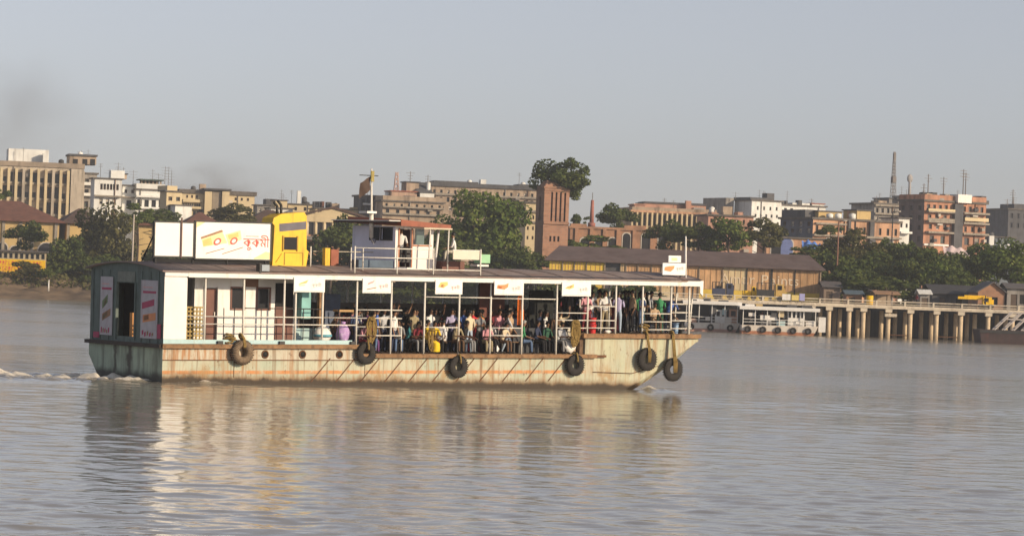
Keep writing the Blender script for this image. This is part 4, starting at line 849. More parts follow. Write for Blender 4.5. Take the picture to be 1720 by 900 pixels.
# ------------------------------------------------------------------ moored ferries and barge
def moored(label, x0, Y, L, beam, hull_m, band_m, top, cabin, tyres=0, rz=0.0, rail=True):
    root = empty('moored_ferry', (x0, Y, 0), label, 'boat', rz); hh = .85
    poly = [(0, -.5), (L - .9, -.5), (L, hh + .12), (0, hh)]
    MB().prism([(0, .3), (L - .3, .3), (L, hh + .12), (0, hh)], 'y', 0, beam).build('hull', hull_m, root)
    MB().prism([(.05, -.5), (L - .8, -.5), (L - .3, .297), (.0, .297)], 'y', -.01, beam).build('boot_stripe', band_m, root)
    MB().box(-.3, L + .1, -.25, beam + .25, top, top + .14).build('roof', white_clean, root)
    MB().box(-.3, L + .1, -.29, -.26, top - .2, top + .1).build('fascia', white, root)
    n = max(4, int(L / 1.25))
    for i in range(n + 1):
        x = .1 + (L - .4) * i / n; MB().box(x - .04, x + .04, .02, .1, hh, top - .01).build('post', white, root); MB().box(x - .04, x + .04, beam - .1, beam - .02, hh, top - .01).build('post', white, root)
    if rail:
        for z_ in (.3, .6): MB().box(.1, L - .3, .03, .08, hh + z_, hh + z_ + .05).build('rail', white, root)
    for (a_, b_, z0, z1, y_, m_, nw) in cabin:
        MB().box(L * a_, L * b_, y_, beam - .4, hh + z0, hh + z1).build('cabin', m_, root)
        for k in range(nw):
            ww = L * (b_ - a_) / nw; MB().box(L * a_ + ww * (k + .22), L * a_ + ww * (k + .78), y_ - .03, y_ - .004, hh + z0 + (z1 - z0) * .5, hh + z0 + (z1 - z0) * .88).build('window', glass, root)
    rm_ = random.Random(tyres * 5)
    for k in range(9):
        x = rm_.uniform(.2, L - 1.4); z_ = rm_.choice((.02, .02, .25, .9)); MB().box(x, x + rm_.uniform(.3, 1.0), rm_.uniform(.12, .2), .24, hh + z_, hh + z_ + rm_.uniform(.3, .7)).build('side_panel', rm_.choice((white, hw, b_pink, b_dark, turq, b_cream)), root)
    for k in range(5):
        x = rm_.uniform(.2, L - 1.2); MB().box(x, x + rm_.uniform(.4, 1.1), .5, 1.2, top + .145, top + rm_.uniform(.2, .5)).build('roof_locker', rm_.choice((b_grey, b_dark, white, b_yel)), root)
    for k in range(tyres):
        x = .6 + (L - 1.6) * k / max(1, tyres - 1); tag(MB().torus((0, 0, 0), .24, .1, (0, 1, 0), 16, 8).build('tyre_fender', rubber, None, (x0 + x, Y - .12, .45)), 'small black tyre, ' + ('first', 'second', 'third', 'fourth', 'fifth')[k] + ' from the left along the ' + ('right hand' if tyres == 5 else 'left hand') + ' white moored ferry', 'tyre', 'tyres of the moored ferries')
    return root
redband = mat('boot_red', (.40, .17, .09), .7, .2, 2, (.15, .07, .04), .3, 2)
hw = mat('moored_hull_white', (.66, .60, .52), .7, .1, 1.5, (.35, .18, .10), .35, 1.5)
xa, xb = gx(1246, 331), gx(1374, 331)
r_ = moored('white ferry moored against the jetty piers, windowed cabin at its right end', xa, 330, xb - xa, 3.4, hw, redband, 2.62, [(.18, .5, .1, 1.0, .9, dark, 0), (.24, .46, .55, 1.05, .25, white, 0), (.60, .82, .1, 1.7, .3, white, 4), (.84, .97, .1, .65, .2, white, 0)], 5)
MB().box(xb - xa + .05, xb - xa + .75, .2, 3.0, .4, 1.9).build('end_screen', white, r_); MB().box(0, xb - xa, 3.3, 3.38, .85, 2.6).build('far_screen', dark, r_)
xa, xb = gx(1150, 335), gx(1242, 335)
r_ = moored('white ferry with open sides moored behind the ferry bow, nearest the dark trucks', xa, 333.2 + 0, xb - xa, 1.6, hw, mat('boot_pink', (.45, .25, .19), .7, .2, 2), 2.95, [(.55, .75, .1, 1.4, .4, white, 2), (.8, .95, .1, 1.5, .5, b_pink, 1)], 3)
MB().box(0, xb - xa, 1.5, 1.58, .85, 2.9).build('far_screen', dark, r_)
P = at_ground(1645, 326, 0); root = empty('barge', (P.x, 325, 0), 'dark rusty barge carrying a pale steel truss at the right edge', 'barge')
barge_m = mat('barge_hull', (.055, .035, .035), .8, .3, 1.5, (.12, .05, .04), .35, 1.2)
MB().prism([(.35, -.6), (14, -.6), (14, 1.35), (0, 1.35)], 'y', 0, 5).build('hull', barge_m, root); MB().box(0, 14, -.08, -.004, 1.05, 1.3).build('rubbing_strip', steel_dark, root)
for i in range(7):
    x = 1.6 + i * .95; MB().tube((x, .8, 1.36), (x + 1.7, .8, 3.1), .09, 5).build('truss_bar', mat('truss_paint', (.52, .47, .43), .7, .1, 3), root)
    MB().tube((x, 2.2, 1.36), (x + 1.7, 2.2, 3.1), .09, 5).build('truss_bar', MATS['truss_paint'], root)
MB().tube((2.6, .8, 2.45), (9, .8, 2.45), .07, 5).tube((3.2, .8, 3.1), (9.3, .8, 3.1), .07, 5).tube((3.2, 2.2, 3.1), (9.3, 2.2, 3.1), .07, 5).build('truss_chord', MATS['truss_paint'], root)

# ------------------------------------------------------------------ trees
def crown_mesh(name, seed, n, leaf, m, lob=10):
    """thousands of small leaf faces on a cluster of lobes inside a unit ball (x, y, z about -1..1)"""
    rs = np.random.RandomState(seed)
    c = rs.normal(0, 1, (lob, 3)); c /= np.linalg.norm(c, axis=1)[:, None]; c *= (.15 + .66 * rs.rand(lob) ** .6)[:, None]; c[:, 2] = c[:, 2] * .8 + .05
    r = .13 + .25 * rs.rand(lob) ** 1.6; wgt = r ** 2; wgt /= wgt.sum()
    k = rs.choice(lob, n, p=wgt); d = rs.normal(0, 1, (n, 3)); d /= np.linalg.norm(d, axis=1)[:, None]
    d[:, 2] = np.where(d[:, 2] < -.3, d[:, 2] * .5, d[:, 2])
    rad = r[k] * (1.06 - .55 * rs.rand(n) ** 2.0); p = c[k] + d * rad[:, None]
    nrm = d * .55 + rs.normal(0, .55, (n, 3)) + np.array([0, 0, .25]); nrm /= np.linalg.norm(nrm, axis=1)[:, None]
    t = np.cross(nrm, rs.normal(0, 1, (n, 3))); t /= np.linalg.norm(t, axis=1)[:, None]; bt = np.cross(nrm, t)
    s = leaf * (.5 + rs.rand(n))[:, None]
    q = np.stack([p - t * s * .75, p + bt * s * .5 + nrm * s * .1, p + t * s * .75, p - bt * s * .5 + nrm * s * .1], 1).reshape(-1, 3)
    me = bpy.data.meshes.new(name); me.vertices.add(4 * n); me.vertices.foreach_set('co', q.astype(np.float32).ravel())
    me.loops.add(4 * n); me.loops.foreach_set('vertex_index', np.arange(4 * n, dtype=np.int32)); me.polygons.add(n); me.polygons.foreach_set('loop_start', np.arange(0, 4 * n, 4, dtype=np.int32))
    me.update(calc_edges=True); me.materials.append(m); return me
CROWN = {}
def crown(seed, size, kind):
    n, leaf = {'s': (1700, .10), 'm': (3600, .078), 'l': (7500, .058)}[size]; k = (seed % 3, size, kind)
    if k not in CROWN: CROWN[k] = crown_mesh('crown', seed % 3 * 7 + 5 + len(CROWN), n, leaf, {'d': leaf_dark, 'm': leaf_mid, 'o': leaf_olive}[kind], {'s': 13, 'm': 24, 'l': 38}[size])
    return CROWN[k]
rt_ = random.Random(12)
def tree(label, u0, u1, v0, v1, Y, kind='d', size='m', name='broadleaf_tree', cat='tree', ground=None, group=None):
    a_, b_ = at((u0 + u1) / 2, v0, Y), at((u0 + u1) / 2, v1, Y); wd = at(u1, v0, Y).x - at(u0, v0, Y).x; ht = a_.z - b_.z
    zb = (max(gz(a_.x, Y), .3) - .1) if ground is None else ground
    root = empty(name, (a_.x, Y, zb), label, cat, 0, group)
    o = link('crown', crown(rt_.randrange(99), size, kind), root, (0, 0, (a_.z + b_.z) / 2 - zb)); o.scale = (wd / 1.6, min(wd, max(ht, wd * .5)) / 1.6, ht / 1.5); o.rotation_euler = (0, 0, 0)
    if rt_.random() < .5: o.scale.x *= -1
    zc = (a_.z + b_.z) / 2 - zb + ht * .1; tr = max(.09, min(.35, wd * .035)); b = MB()
    b.tube((0, 0, -.2), (wd * .02, 0, zc * .5), tr, 7, r1=tr * .8, cap=False).tube((wd * .02, 0, zc * .5), (-wd * .02, 0, zc), tr * .8, 7, r1=tr * .45)
    for k in range(6):
        an = k * 1.05 + rt_.random(); l = wd * (.22 + .15 * rt_.random()); z0 = zc * (.5 + .08 * k)
        b.tube((0, 0, z0), (math.cos(an) * l, math.sin(an) * l * .7, z0 + ht * (.1 + .2 * rt_.random())), tr * .4, 5, r1=tr * .15)
    b.build('trunk', bark, root); return root
TREES = [
 ('dark spreading tree between the yellow shed and the ferry stern', 72, 158, 405, 480, 412, 'd', 'l'),
 ('big olive green tree directly left of the ferry stern', 125, 238, 356, 472, 418, 'o', 'l'),
 ('dark bush at the foot of the olive tree by the water', 110, 215, 430, 478, 409, 'd', 'm'),
 ('tree top growing in front of the white balcony house', 205, 262, 345, 380, 445, 'm', 's'),
 ('scrubby tree in front of the red roofed hall', 14, 76, 374, 422, 425, 'd', 'm'),
 ('tree at the left edge in front of the office block', -30, 20, 312, 348, 470, 'd', 's'),
 ('shrub hiding the foot of the yellow shed', 8, 74, 440, 466, 405, 'o', 's'),
 ('shrub beside the right end of the yellow shed', 62, 104, 448, 470, 404, 'd', 's'),
 ('tree just above the white billboard, below the balcony house', 230, 304, 354, 385, 450, 'd', 's'),
 ('round grey green tree in front of the cream block', 352, 432, 345, 386, 470, 'o', 'm'),
 ('dark tree seen between the funnel casing and the wheelhouse', 515, 600, 380, 448, 400, 'd', 'm'),
 ('slim tree left of the wheelhouse roof', 556, 622, 366, 440, 408, 'd', 'm'),
 ('the largest tree, broad and green, behind the wheelhouse and the red roof', 744, 880, 327, 450, 395, 'm', 'l'),
 ('green tree filling the gap between the largest tree and the brick tower', 806, 886, 388, 470, 398, 'm', 'l'),
 ('dark low tree under the largest tree', 700, 830, 395, 470, 388, 'd', 'm'),
 ('dark thicket at the foot of the brick tower', 846, 922, 418, 470, 386, 'd', 'm'),
 ('round dark tree right of the brick chimney', 1008, 1068, 345, 392, 450, 'd', 'm'),
 ('small tree beside the tower, left of the chimney', 958, 992, 360, 384, 430, 'd', 's'),
 ('shrubs in front of the ruined brick range', 930, 1040, 398, 430, 412, 'm', 's'),
 ('tree between the ruined range and the red brown block', 1088, 1150, 372, 424, 415, 'd', 'm'),
 ('leafy tree behind the ferry bow sign, in front of the columns', 1135, 1215, 372, 430, 410, 'd', 'm'),
 ('dark green tree behind the middle of the shed roof', 1190, 1262, 368, 430, 408, 'm', 'm'),
 ('olive tree below the white block', 1248, 1322, 370, 420, 410, 'o', 'm'),
 ('small tree growing against the orange house wall', 1372, 1420, 376, 398, 440, 'd', 's'),
 ('shrub just behind the right end of the shed roof', 1318, 1400, 414, 445, 400, 'd', 's'),
 ('dark tree beside the right end of the long shed', 1352, 1432, 418, 492, 388, 'd', 'm'),
 ('broad green tree under the salmon end of the orange house', 1392, 1492, 393, 470, 392, 'o', 'l'),
 ('dark tree in the middle behind the jetty', 1440, 1530, 425, 500, 380, 'd', 'l'),
 ('deep green tree below the tall apartment house', 1510, 1600, 422, 498, 378, 'd', 'l'),
 ('yellow green creeper covered tree right of the middle tree', 1545, 1610, 436, 495, 372, 'm', 'm'),
 ('wide dark tree behind the brick gabled hut', 1592, 1690, 412, 486, 385, 'd', 'l'),
 ('tree at the right edge above the grey lean-to', 1650, 1750, 414, 490, 378, 'm', 'l'),
 ('low bushy tree behind the dark roofed hut', 1560, 1640, 455, 500, 368, 'd', 'm'),
 ('bushy tree behind the orange awning stall', 1395, 1480, 445, 502, 366, 'd', 'm'),
 ('tree behind the ferry awning, left of the shed', 560, 680, 400, 480, 402, 'd', 'm'),
 ('tree on the bank behind the ferry cabin', 380, 500, 420, 492, 410, 'd', 'm'),
 ('tree on the bank behind the first open ferry bays', 470, 600, 430, 505, 404, 'd', 'm'),
 ('tree on the bank behind the standing passengers', 600, 740, 430, 510, 402, 'd', 'm'),
 ('tree on the bank behind the middle of the ferry', 720, 860, 440, 520, 390, 'd', 'm'),
 ('tree on the bank left of the shed end', 850, 935, 440, 520, 384, 'd', 'm'),
 ('leafy tree behind the far left of the billboard', 250, 330, 400, 470, 412, 'd', 'm'),
 ('bushes on the bank seen through the ferry, directly behind the white cabin', 258, 345, 455, 502, 405, 'o', 'm'),
 ('bushes on the bank seen through the ferry, behind the brown cabin doors', 330, 430, 462, 508, 404, 'd', 'm'),
 ('bushes on the bank seen through the ferry, behind the first hanging board', 420, 510, 470, 512, 402, 'd', 'm'),
 ('bushes on the bank seen through the ferry, behind the purple bundle', 500, 590, 475, 515, 401, 'd', 'm'),
 ('bushes on the bank seen through the ferry, behind the second hanging board', 580, 680, 478, 520, 400, 'd', 'm'),
 ('bushes on the bank seen through the ferry, behind the yellow dressed passenger', 660, 760, 480, 522, 399, 'd', 'm'),
 ('bushes on the bank seen through the ferry, behind the red dressed passenger', 745, 850, 484, 528, 392, 'd', 'm'),
 ('bushes on the bank seen through the ferry, behind the striding passenger', 835, 940, 486, 530, 380, 'd', 'm'),
 ('bushes on the bank seen through the ferry, behind the torn white bags', 920, 1030, 470, 530, 364, 'd', 'm'),
 ('bushes on the bank seen through the ferry, behind the bow passengers', 1010, 1110, 475, 530, 361, 'd', 'm'),
 ('leafy tree between the broad green tree and the middle dark tree', 1462, 1520, 398, 460, 400, 'd', 'm'),
 ('dense tree filling the gap left of the white awning', 1500, 1570, 405, 470, 395, 'd', 'm'),
 ('shrubby tree right under the white awning', 1570, 1640, 428, 480, 380, 'd', 'm'),
 ('dark undergrowth behind the wharf stalls', 1430, 1560, 465, 508, 362, 'd', 'm'),
 ('undergrowth behind the grey tin shack', 1360, 1440, 460, 505, 370, 'd', 'm'),
]
for t in TREES: tree(*t)
tz = zat(935, 316, 400)
tree('tree sprouting from the ruined top of the brick tower', 906, 997, 268, 343, 402, 'd', 'l', ground=tz - .6)
# far wood and bank grass: nobody could count these
rs = np.random.RandomState(5)
def leaves(name, pts, leaf, m, rs):
    n = len(pts); nrm = rs.normal(0, .6, (n, 3)) + [0, -.3, .3]; nrm /= np.linalg.norm(nrm, axis=1)[:, None]
    t = np.cross(nrm, rs.normal(0, 1, (n, 3))); t /= np.linalg.norm(t, axis=1)[:, None]; bt = np.cross(nrm, t); s = leaf * (.5 + rs.rand(n))[:, None]
    q = np.stack([pts - t * s, pts + bt * s * .6, pts + t * s, pts - bt * s * .6], 1).reshape(-1, 3)
    me = bpy.data.meshes.new(name); me.vertices.add(4 * n); me.vertices.foreach_set('co', q.astype(np.float32).ravel()); me.loops.add(4 * n); me.loops.foreach_set('vertex_index', np.arange(4 * n, dtype=np.int32)); me.polygons.add(n); me.polygons.foreach_set('loop_start', np.arange(0, 4 * n, 4, dtype=np.int32)); me.update(calc_edges=True); me.materials.append(m); return link(name, me)
x = rs.uniform(-190, 190, 26000); top = 7.6 + 1.8 * np.sin(x * .07) + 1.2 * np.sin(x * .23 + 1); z = 2.5 + (top - 2.5) * rs.rand(26000) ** .7
tag(leaves('far_wood', np.stack([x, 700 + rs.normal(0, 5, 26000), z], 1), .8, leaf_dark, rs), kind='stuff')
x = rs.uniform(-85, 85, 30000); d = 6 + rs.gamma(2.0, 3.2, 30000); y = shore_y(x) + d; keep = (np.sin(x * .6) + np.sin(x * .23 + 1) + rs.normal(0, .8, len(x))) > -.6
x, y = x[keep], y[keep]; z = ground_z(x, y) + rs.rand(len(x)) * .5
tag(leaves('bank_grass', np.stack([x, y, z], 1), .2, leaf_olive, rs), kind='stuff')

# ------------------------------------------------------------------ the passenger ferry (x towards the bow, y away from the near side, z up)
ferry = empty('passenger_ferry', (0, 0, 0), 'weathered cream passenger ferry with an open side deck full of people, crossing the river', 'ferry')
ferry.matrix_world = FM
BW, LB = 5.6, 25.7
def FB(name, m, x0, x1, y0, y1, z0, z1, parent=None): return MB().box(x0, x1, y0, y1, z0, z1).build(name, m, parent or ferry)
def bow_in(x):     # how far the bow curves in from the side
    return 0 if x < 24.2 else .10 * (x - 24.2) ** 2 + .32 * max(0, x - 25.0) ** 2
def make_hull():
    st = [0, .01, 2, 5, 8.7, 8.71, 12, 16, 19.5, 19.51, 20.5, 21.5, 22.3, 23, 23.6, 24.2, 24.7, 25.1, 25.4, 25.62]
    v = []; f = []; mi = []
    for x in st:
        zt = 1.38 if x <= 8.7 else (1.03 if x <= 19.5 else 1.86)
        zb = -.95 if x < 20.5 else min(1.5, -.95 + ((x - 20.5) / 5.1) ** 1.35 * 2.55)
        zm = zb + min(.3, (zt - zb) * .3) if x > 20 else -.35
        i = bow_in(x); ch = .3; fa = 1.7 if x < 6 else .4
        zf = .85 if x < 6 else zm
        v += [(x, i, zt), (x, i, max(zm, .86) if x <= 8.7 else (zt + zm) / 2), (x, i, zm), (x, i + ch, zb), (x, BW - i - fa, zb), (x, BW - i, zf), (x, BW - i, zt)]
    n = 7
    for a in range(len(st) - 1):
        for k in range(n):
            f.append((a*n+k, (a+1)*n+k, (a+1)*n+(k+1)%n, a*n+(k+1)%n)); mi.append(0)
    f.append(tuple(range(n))); mi.append(1); f.append(tuple(range((len(st)-1)*n, len(st)*n))[::-1]); mi.append(0)
    b = MB(); b.v = v; b.f = f; b.mi = mi; b.sm = [False] * len(f); return b.build('hull', [hullm, transom], ferry)
make_hull()
# decks, steps
FB('aft_deck', deckm, .1, 8.66, .1, BW - .1, 1.386, 1.44); FB('well_deck', deckm, 8.72, 19.46, .1, BW - .1, 1.036, 1.10); FB('bow_deck', deckm, 19.55, 25.1, .5, BW - .5, 1.866, 1.92)
FB('deck_step', deckm, 8.68, 8.8, .2, BW - .2, 1.101, 1.38); FB('deck_step', deckm, 19.3, 19.5, .1, BW - .1, 1.101, 1.85)
# rubbing strakes
FB('rubbing_strake', wood, -.08, 8.75, -.15, -.004, 1.28, 1.44); FB('rubbing_strake', wood, 8.45, 20.0, -.16, -.004, .94, 1.09); FB('strake_tip', rust, 20.003, 20.5, -.12, -.004, .97, 1.06)
b = MB(); pts = [(x, bow_in(x) - .08, 1.83) for x in (19.3, 22, 24.2, 24.7, 25.1, 25.4, 25.68)]
for p, q in zip(pts[:-1], pts[1:]): b.add([(p[0], p[1] - .08, 1.75), (q[0], q[1] - .08, 1.75), (q[0], q[1] + .07, 1.75), (p[0], p[1] + .07, 1.75), (p[0], p[1] - .08, 1.92), (q[0], q[1] - .08, 1.92), (q[0], q[1] + .07, 1.92), (p[0], p[1] + .07, 1.92)], [(0,3,2,1), (4,5,6,7), (0,1,5,4), (1,2,6,5), (2,3,7,6), (3,0,4,7)])
b.build('rubbing_strake', wood, ferry)
FB('bow_strake', wood, 25.6, 25.78, .9, BW - .9, 1.75, 1.92); FB('stern_strake', mat('stern_strake', (.055, .040, .034), .8, .3, 3), -.16, -.004, -.05, BW + .08, 1.28, 1.42)
FB('hull_ledge', rust, 0, 8.72, -.035, -.003, .83, .86)
for x in np.arange(7.3, 19.0, 1.12):
    MB().add([(x, -.022, .92), (x + .05, -.022, .92), (x - .80, -.022, .02), (x - .85, -.022, .02), (x, .02, .92), (x + .05, .02, .92), (x - .80, .02, .02), (x - .85, .02, .02)],
             [(0,3,2,1), (0,1,5,4), (1,2,6,5), (2,3,7,6), (3,0,4,7)]).build('diagonal_rub_bar', rust, ferry)
for x in (3.05, 8.9): MB().box(x, x + .025, -.012, -.003, .2, .82).build('plate_seam', rust, ferry)
MB().add([(19.9, -.03, .36), (21.9, -.03, .30), (23.3, -.03, .62), (23.3, .05, .66), (21.9, .02, .35), (19.9, .02, .41)], [(0,1,4,5), (1,2,3,4), (0,5,4,3,2,1)]).build('bow_chine', rust, ferry)
for x in (3.02, 4.41, 6.07, 7.73):
    o = MB().torus((x, -.012, 1.06), .135, .028, (0, 1, 0), 18, 6).build('porthole', rust, ferry); MB().tube((x, -.008, 1.06), (x, -.003, 1.06), .13, 18).build('porthole_glass', dark, o)
# --- stern house
Mst = Matrix.Translation((0, BW - .05, 0)) @ Matrix.Rotation(R(-90), 4, 'Z')      # facade x runs from the far side to the near side
ST = BW - .05
b = MB(); b.facade(ST, 4.12, [(ST - 3.52, ST - 2.08, 1.62, 3.62)], .08, 0, Mst, 1.42)
cam_z = lambda y: 4.12 + .26 * (1 - ((y - BW / 2) / (BW / 2 + .15)) ** 2)
ys = np.linspace(0, ST, 13); b.add([(0, y, 4.12) for y in ys] + [(0, y, cam_z(y) - .01) for y in ys], [(i, i + 1, i + 14, i + 13) for i in range(12)])
b.box(.002, .08, 0, 2.06, 1.42, 4.1).box(.002, .08, 3.54, ST, 1.42, 4.1)
b.build('stern_wall', teal, ferry)
pnl = FB('door_header_panel', mat('header_panel', (.20, .22, .19), .7, .2, 3, (.08, .06, .05), .3, 3), -.03, -.003, 2.15, 3.45, 3.66, 4.04)
for y in (2.05, 3.5): FB('door_jamb', teal, -.05, -.003, y, y + .07, 1.5, 3.64)
for y in np.arange(.35, 5.4, .62):
    if not 1.9 < y < 3.6: FB('wall_batten', teal, -.025, -.003, y, y + .05, 1.45, 4.08)
FB('sunlight_stripe', mat('sunlight_stripe_orange', (.50, .24, .08), .7, .2, 3), .25, .33, 2.75, 2.95, 1.55, 2.5)  # orange bar standing for sunlight seen through the doorway
FB('doorway_back', dark, 1.35, 1.42, 1.6, BW - .2, 1.45, 4.05); FB('added_far_side_wall', teal, .09, 6.3, BW - .12, BW - .06, 1.45, 4.05)  # far wall added to shut out the bright view and keep the doorway dark
def poster(name, y0, y1, z0, z1, seed):
    rr = random.Random(seed); o = FB(name, mat('poster_paper', (.50, .47, .50), .6, .12, 4, (.25, .10, .14), .2, 3), -.045, -.026, y0, y1, z0, z1)
    wd = y1 - y0; X = -.05
    def para(ya, yb, za, zb, sk, m, nm):
        MB().add([(X, y1 - ya * wd, z0 + za * (z1 - z0)), (X, y1 - yb * wd, z0 + (za + sk) * (z1 - z0)), (X, y1 - yb * wd, z0 + (zb + sk) * (z1 - z0)), (X, y1 - ya * wd, z0 + zb * (z1 - z0))], [(0,1,2,3)]).build(nm, m, o)
    para(.12, .72, .87, .885, .0, pr_pink, 'print_line'); para(.12, .92, .775, .815, .0, pr_mag, 'print_line')
    if seed == 1:
        para(.18, .62, .44, .58, .12, pr_grn, 'print_packet'); para(.3, .52, .47, .54, .1, pr_brn, 'print_packet'); para(.2, .86, .24, .36, .10, pr_brn, 'print_packet'); para(.26, .6, .27, .33, .08, pr_grn, 'print_packet')
    else:
        para(.08, .82, .50, .61, .07, pr_mag, 'print_packet'); para(.14, .92, .27, .40, .05, pr_ora, 'print_packet'); para(.2, .5, .30, .38, .03, pr_brn, 'print_packet')
    for k in range(5): para(.1 + .15 * k, .2 + .15 * k, .02 + .03 * rr.random(), .08 + .05 * rr.random(), .02, rr.choice((pr_mag, pr_brn, pr_ora)), 'print_fleck')
    return o
poster('poster', 3.78, 4.72, 1.62, 3.82, 1); poster('poster', .40, 1.62, 1.6, 3.75, 2)
FB('magenta_patch', pr_mag, -.05, -.027, .12, .36, 1.62, 2.15); FB('magenta_patch', pr_mag, -.05, -.027, 4.76, 5.2, 1.5, 1.72)
# --- aft side wall, cabin
FB('aft_side_wall', white, .004, .97, -.02, .04, 1.62, 3.92); FB('blue_skirting', turq, .004, .97, -.025, .04, 1.445, 1.617)
for z_ in (2.1, 2.75, 3.35): FB('plate_lip', white, .004, .96, -.027, -.0205, z_, z_ + .02)
FB('bulwark', turq, .975, 8.3, .0, .05, 1.445, 1.60)
cw = MB(); CY = 1.2
cw.facade(4.35, 3.95, [(.42, .98, 1.5, 3.5), (1.62, 2.14, 2.74, 3.5), (2.75, 3.28, 2.74, 3.5)], .1, 0, Matrix.Translation((2.0, CY, 0)), 1.45, 1)
cw.box(6.351, 6.42, CY, BW - .8, 1.45, 3.95).box(2.0, 2.06, CY + .13, BW - .8, 1.45, 3.95)
cab = cw.build('cabin', [white, dark], ferry)
d = FB('door', brown_door, 2.45, 2.95, CY + .03, CY + .08, 1.47, 3.48); FB('handle', post_white, 2.86, 2.9, CY - .02, CY + .028, 2.45, 2.6, d)
for x0, x1 in ((2.38, 2.42), (2.98, 3.02)): FB('door_frame', white, x0, x1, CY - .04, CY - .003, 1.46, 3.55)
for x0 in (3.62, 4.75):
    o = FB('window', glass, x0 + .02, x0 + .5, CY + .06, CY + .09, 2.76, 3.48)
    for (a, b_, c_, d_) in ((x0 - .06, x0, 2.68, 3.56), (x0 + .53, x0 + .59, 2.68, 3.56), (x0 + .002, x0 + .528, 2.68, 2.738), (x0 + .002, x0 + .528, 3.502, 3.56)): FB('window_frame', brown_door, a, b_, CY - .03, CY - .003, c_, d_, o)
FB('door', brown_door, 5.55, 6.34, CY - .05, CY - .004, 1.47, 2.82); FB('door_opening', dark, 5.55, 6.34, CY - .03, CY - .004, 2.824, 3.72)
FB('name_board', mat('brown_board', (.20, .10, .06), .7, .2, 4), 4.2, 4.75, CY - .06, CY - .004, 3.56, 3.86)
wk = MB()
for i in range(7): wk.box(1.02 + i * .14, 1.07 + i * .14, .55, .58, 1.5, 2.75)
for i in range(9): wk.box(1.0, 2.0, .52, .549, 1.55 + i * .15, 1.61 + i * .15)
wk.build('woven_screen', mat('wicker', (.36, .26, .09), .85, .25, 6), ferry)
FB('inner_panel', turq, 6.5, 8.4, 1.6, 1.66, 1.45, 2.0); FB('turquoise_locker', mat('locker_turquoise', (.20, .44, .42), .6, .15, 3), 6.3, 6.72, .5, .9, 2.4, 3.4)
FB('inner_post', wood, 7.55, 7.75, 1.2, 1.38, 1.45, 4.1)
FB('added_dark_screen', mat('added_dark_screen', (.10, .085, .075), .8, .25, 2), 8.75, 19.0, 4.6, 4.66, 1.11, 2.95)  # dark screen added behind the bays to shut out the bright bank
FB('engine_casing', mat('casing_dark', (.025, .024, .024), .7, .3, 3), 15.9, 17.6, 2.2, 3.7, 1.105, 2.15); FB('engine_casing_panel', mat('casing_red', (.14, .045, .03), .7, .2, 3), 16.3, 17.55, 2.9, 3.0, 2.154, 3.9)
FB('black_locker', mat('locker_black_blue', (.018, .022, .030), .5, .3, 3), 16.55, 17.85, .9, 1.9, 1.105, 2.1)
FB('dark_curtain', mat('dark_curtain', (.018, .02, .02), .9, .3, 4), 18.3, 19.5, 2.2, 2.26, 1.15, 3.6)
FB('wall_locker', mat('locker_blue', (.10, .13, .20), .7, .2, 3), 9.3, 10.0, 3.5, 3.9, 1.105, 3.3)
# --- roof and fascia
rb = MB(); n = 16; ys = np.linspace(-.18, BW + .18, n + 1); zr = lambda y: 4.14 + .29 * (1 - ((y - BW / 2) / (BW / 2 + .18)) ** 2)
xs = [-.18, 6, 12, 18, 24.2, 25.3, 25.95]
for i, x in enumerate(xs):
    ins = 0 if x < 24.5 else (.25 if x < 25.5 else .7)
    for y in ys: yy = BW / 2 + (y - BW / 2) * (1 - ins / 3); rb.v.append((x, yy, zr(y)))
m0 = len(rb.v)
rb.v += [(a, b_, c_ - .055) for a, b_, c_ in rb.v]
k = n + 1
for i in range(len(xs) - 1):
    for j in range(n):
        q = (i*k+j, (i+1)*k+j, (i+1)*k+j+1, i*k+j+1); rb.f += [q, tuple(m0 + t for t in q[::-1])]
    for j in (0, n): rb.f.append((i*k+j, (i+1)*k+j, m0+(i+1)*k+j, m0+i*k+j))
for i in (0, len(xs) - 1):
    for j in range(n): rb.f.append((i*k+j, i*k+j+1, m0+i*k+j+1, m0+i*k+j))
rb.mi = [0] * len(rb.f); rb.sm = [True] * len(rb.f); rb.build('roof', roofm, ferry)
for x in np.arange(1.2, 25, 1.55): MB().add([(x, y, zr(y) + .002) for y in ys] + [(x + .05, y, zr(y) + .002) for y in ys] + [(x, y, zr(y) + .022) for y in ys] + [(x + .05, y, zr(y) + .022) for y in ys], [(2*k+i, 3*k+i, 3*k+i+1, 2*k+i+1) for i in range(n)] + [(i, 2*k+i, 2*k+i+1, i+1) for i in range(n)] + [(k+i, k+i+1, 3*k+i+1, 3*k+i) for i in range(n)]).build('roof_seam', roofm, ferry)
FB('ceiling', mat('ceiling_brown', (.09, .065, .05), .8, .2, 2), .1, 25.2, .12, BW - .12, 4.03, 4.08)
FB('fascia', white, -.02, .97, -.10, -.04, 3.93, 4.10); FB('fascia', white, .975, 25.3, -.115, -.04, 3.90, 4.10); FB('roof_edge', mat('roof_edge_brown', (.20, .12, .085), .8, .25, 3, (.08, .05, .04), .3, 3), -.1, 24.6, -.17, -.12, 4.085, 4.135)
FB('fascia', white, .3, 25.3, BW + .04, BW + .10, 3.90, 4.10)
fb = MB(); pb = [(25.303, -.09), (25.62, .12), (25.88, .75), (25.9, BW - .75), (25.62, BW - .12)]
for (xa, ya), (xb_, yb) in zip(pb[:-1], pb[1:]): fb.add([(xa, ya, 3.9), (xb_, yb, 3.9), (xb_, yb, 4.1), (xa, ya, 4.1), (xa - .05, ya + .03, 3.9), (xb_ - .05, yb + .03, 3.9), (xb_ - .05, yb + .03, 4.1), (xa - .05, ya + .03, 4.1)], [(0,1,2,3), (4,7,6,5), (3,2,6,7), (0,4,5,1)])
fb.build('bow_fascia', white, ferry)
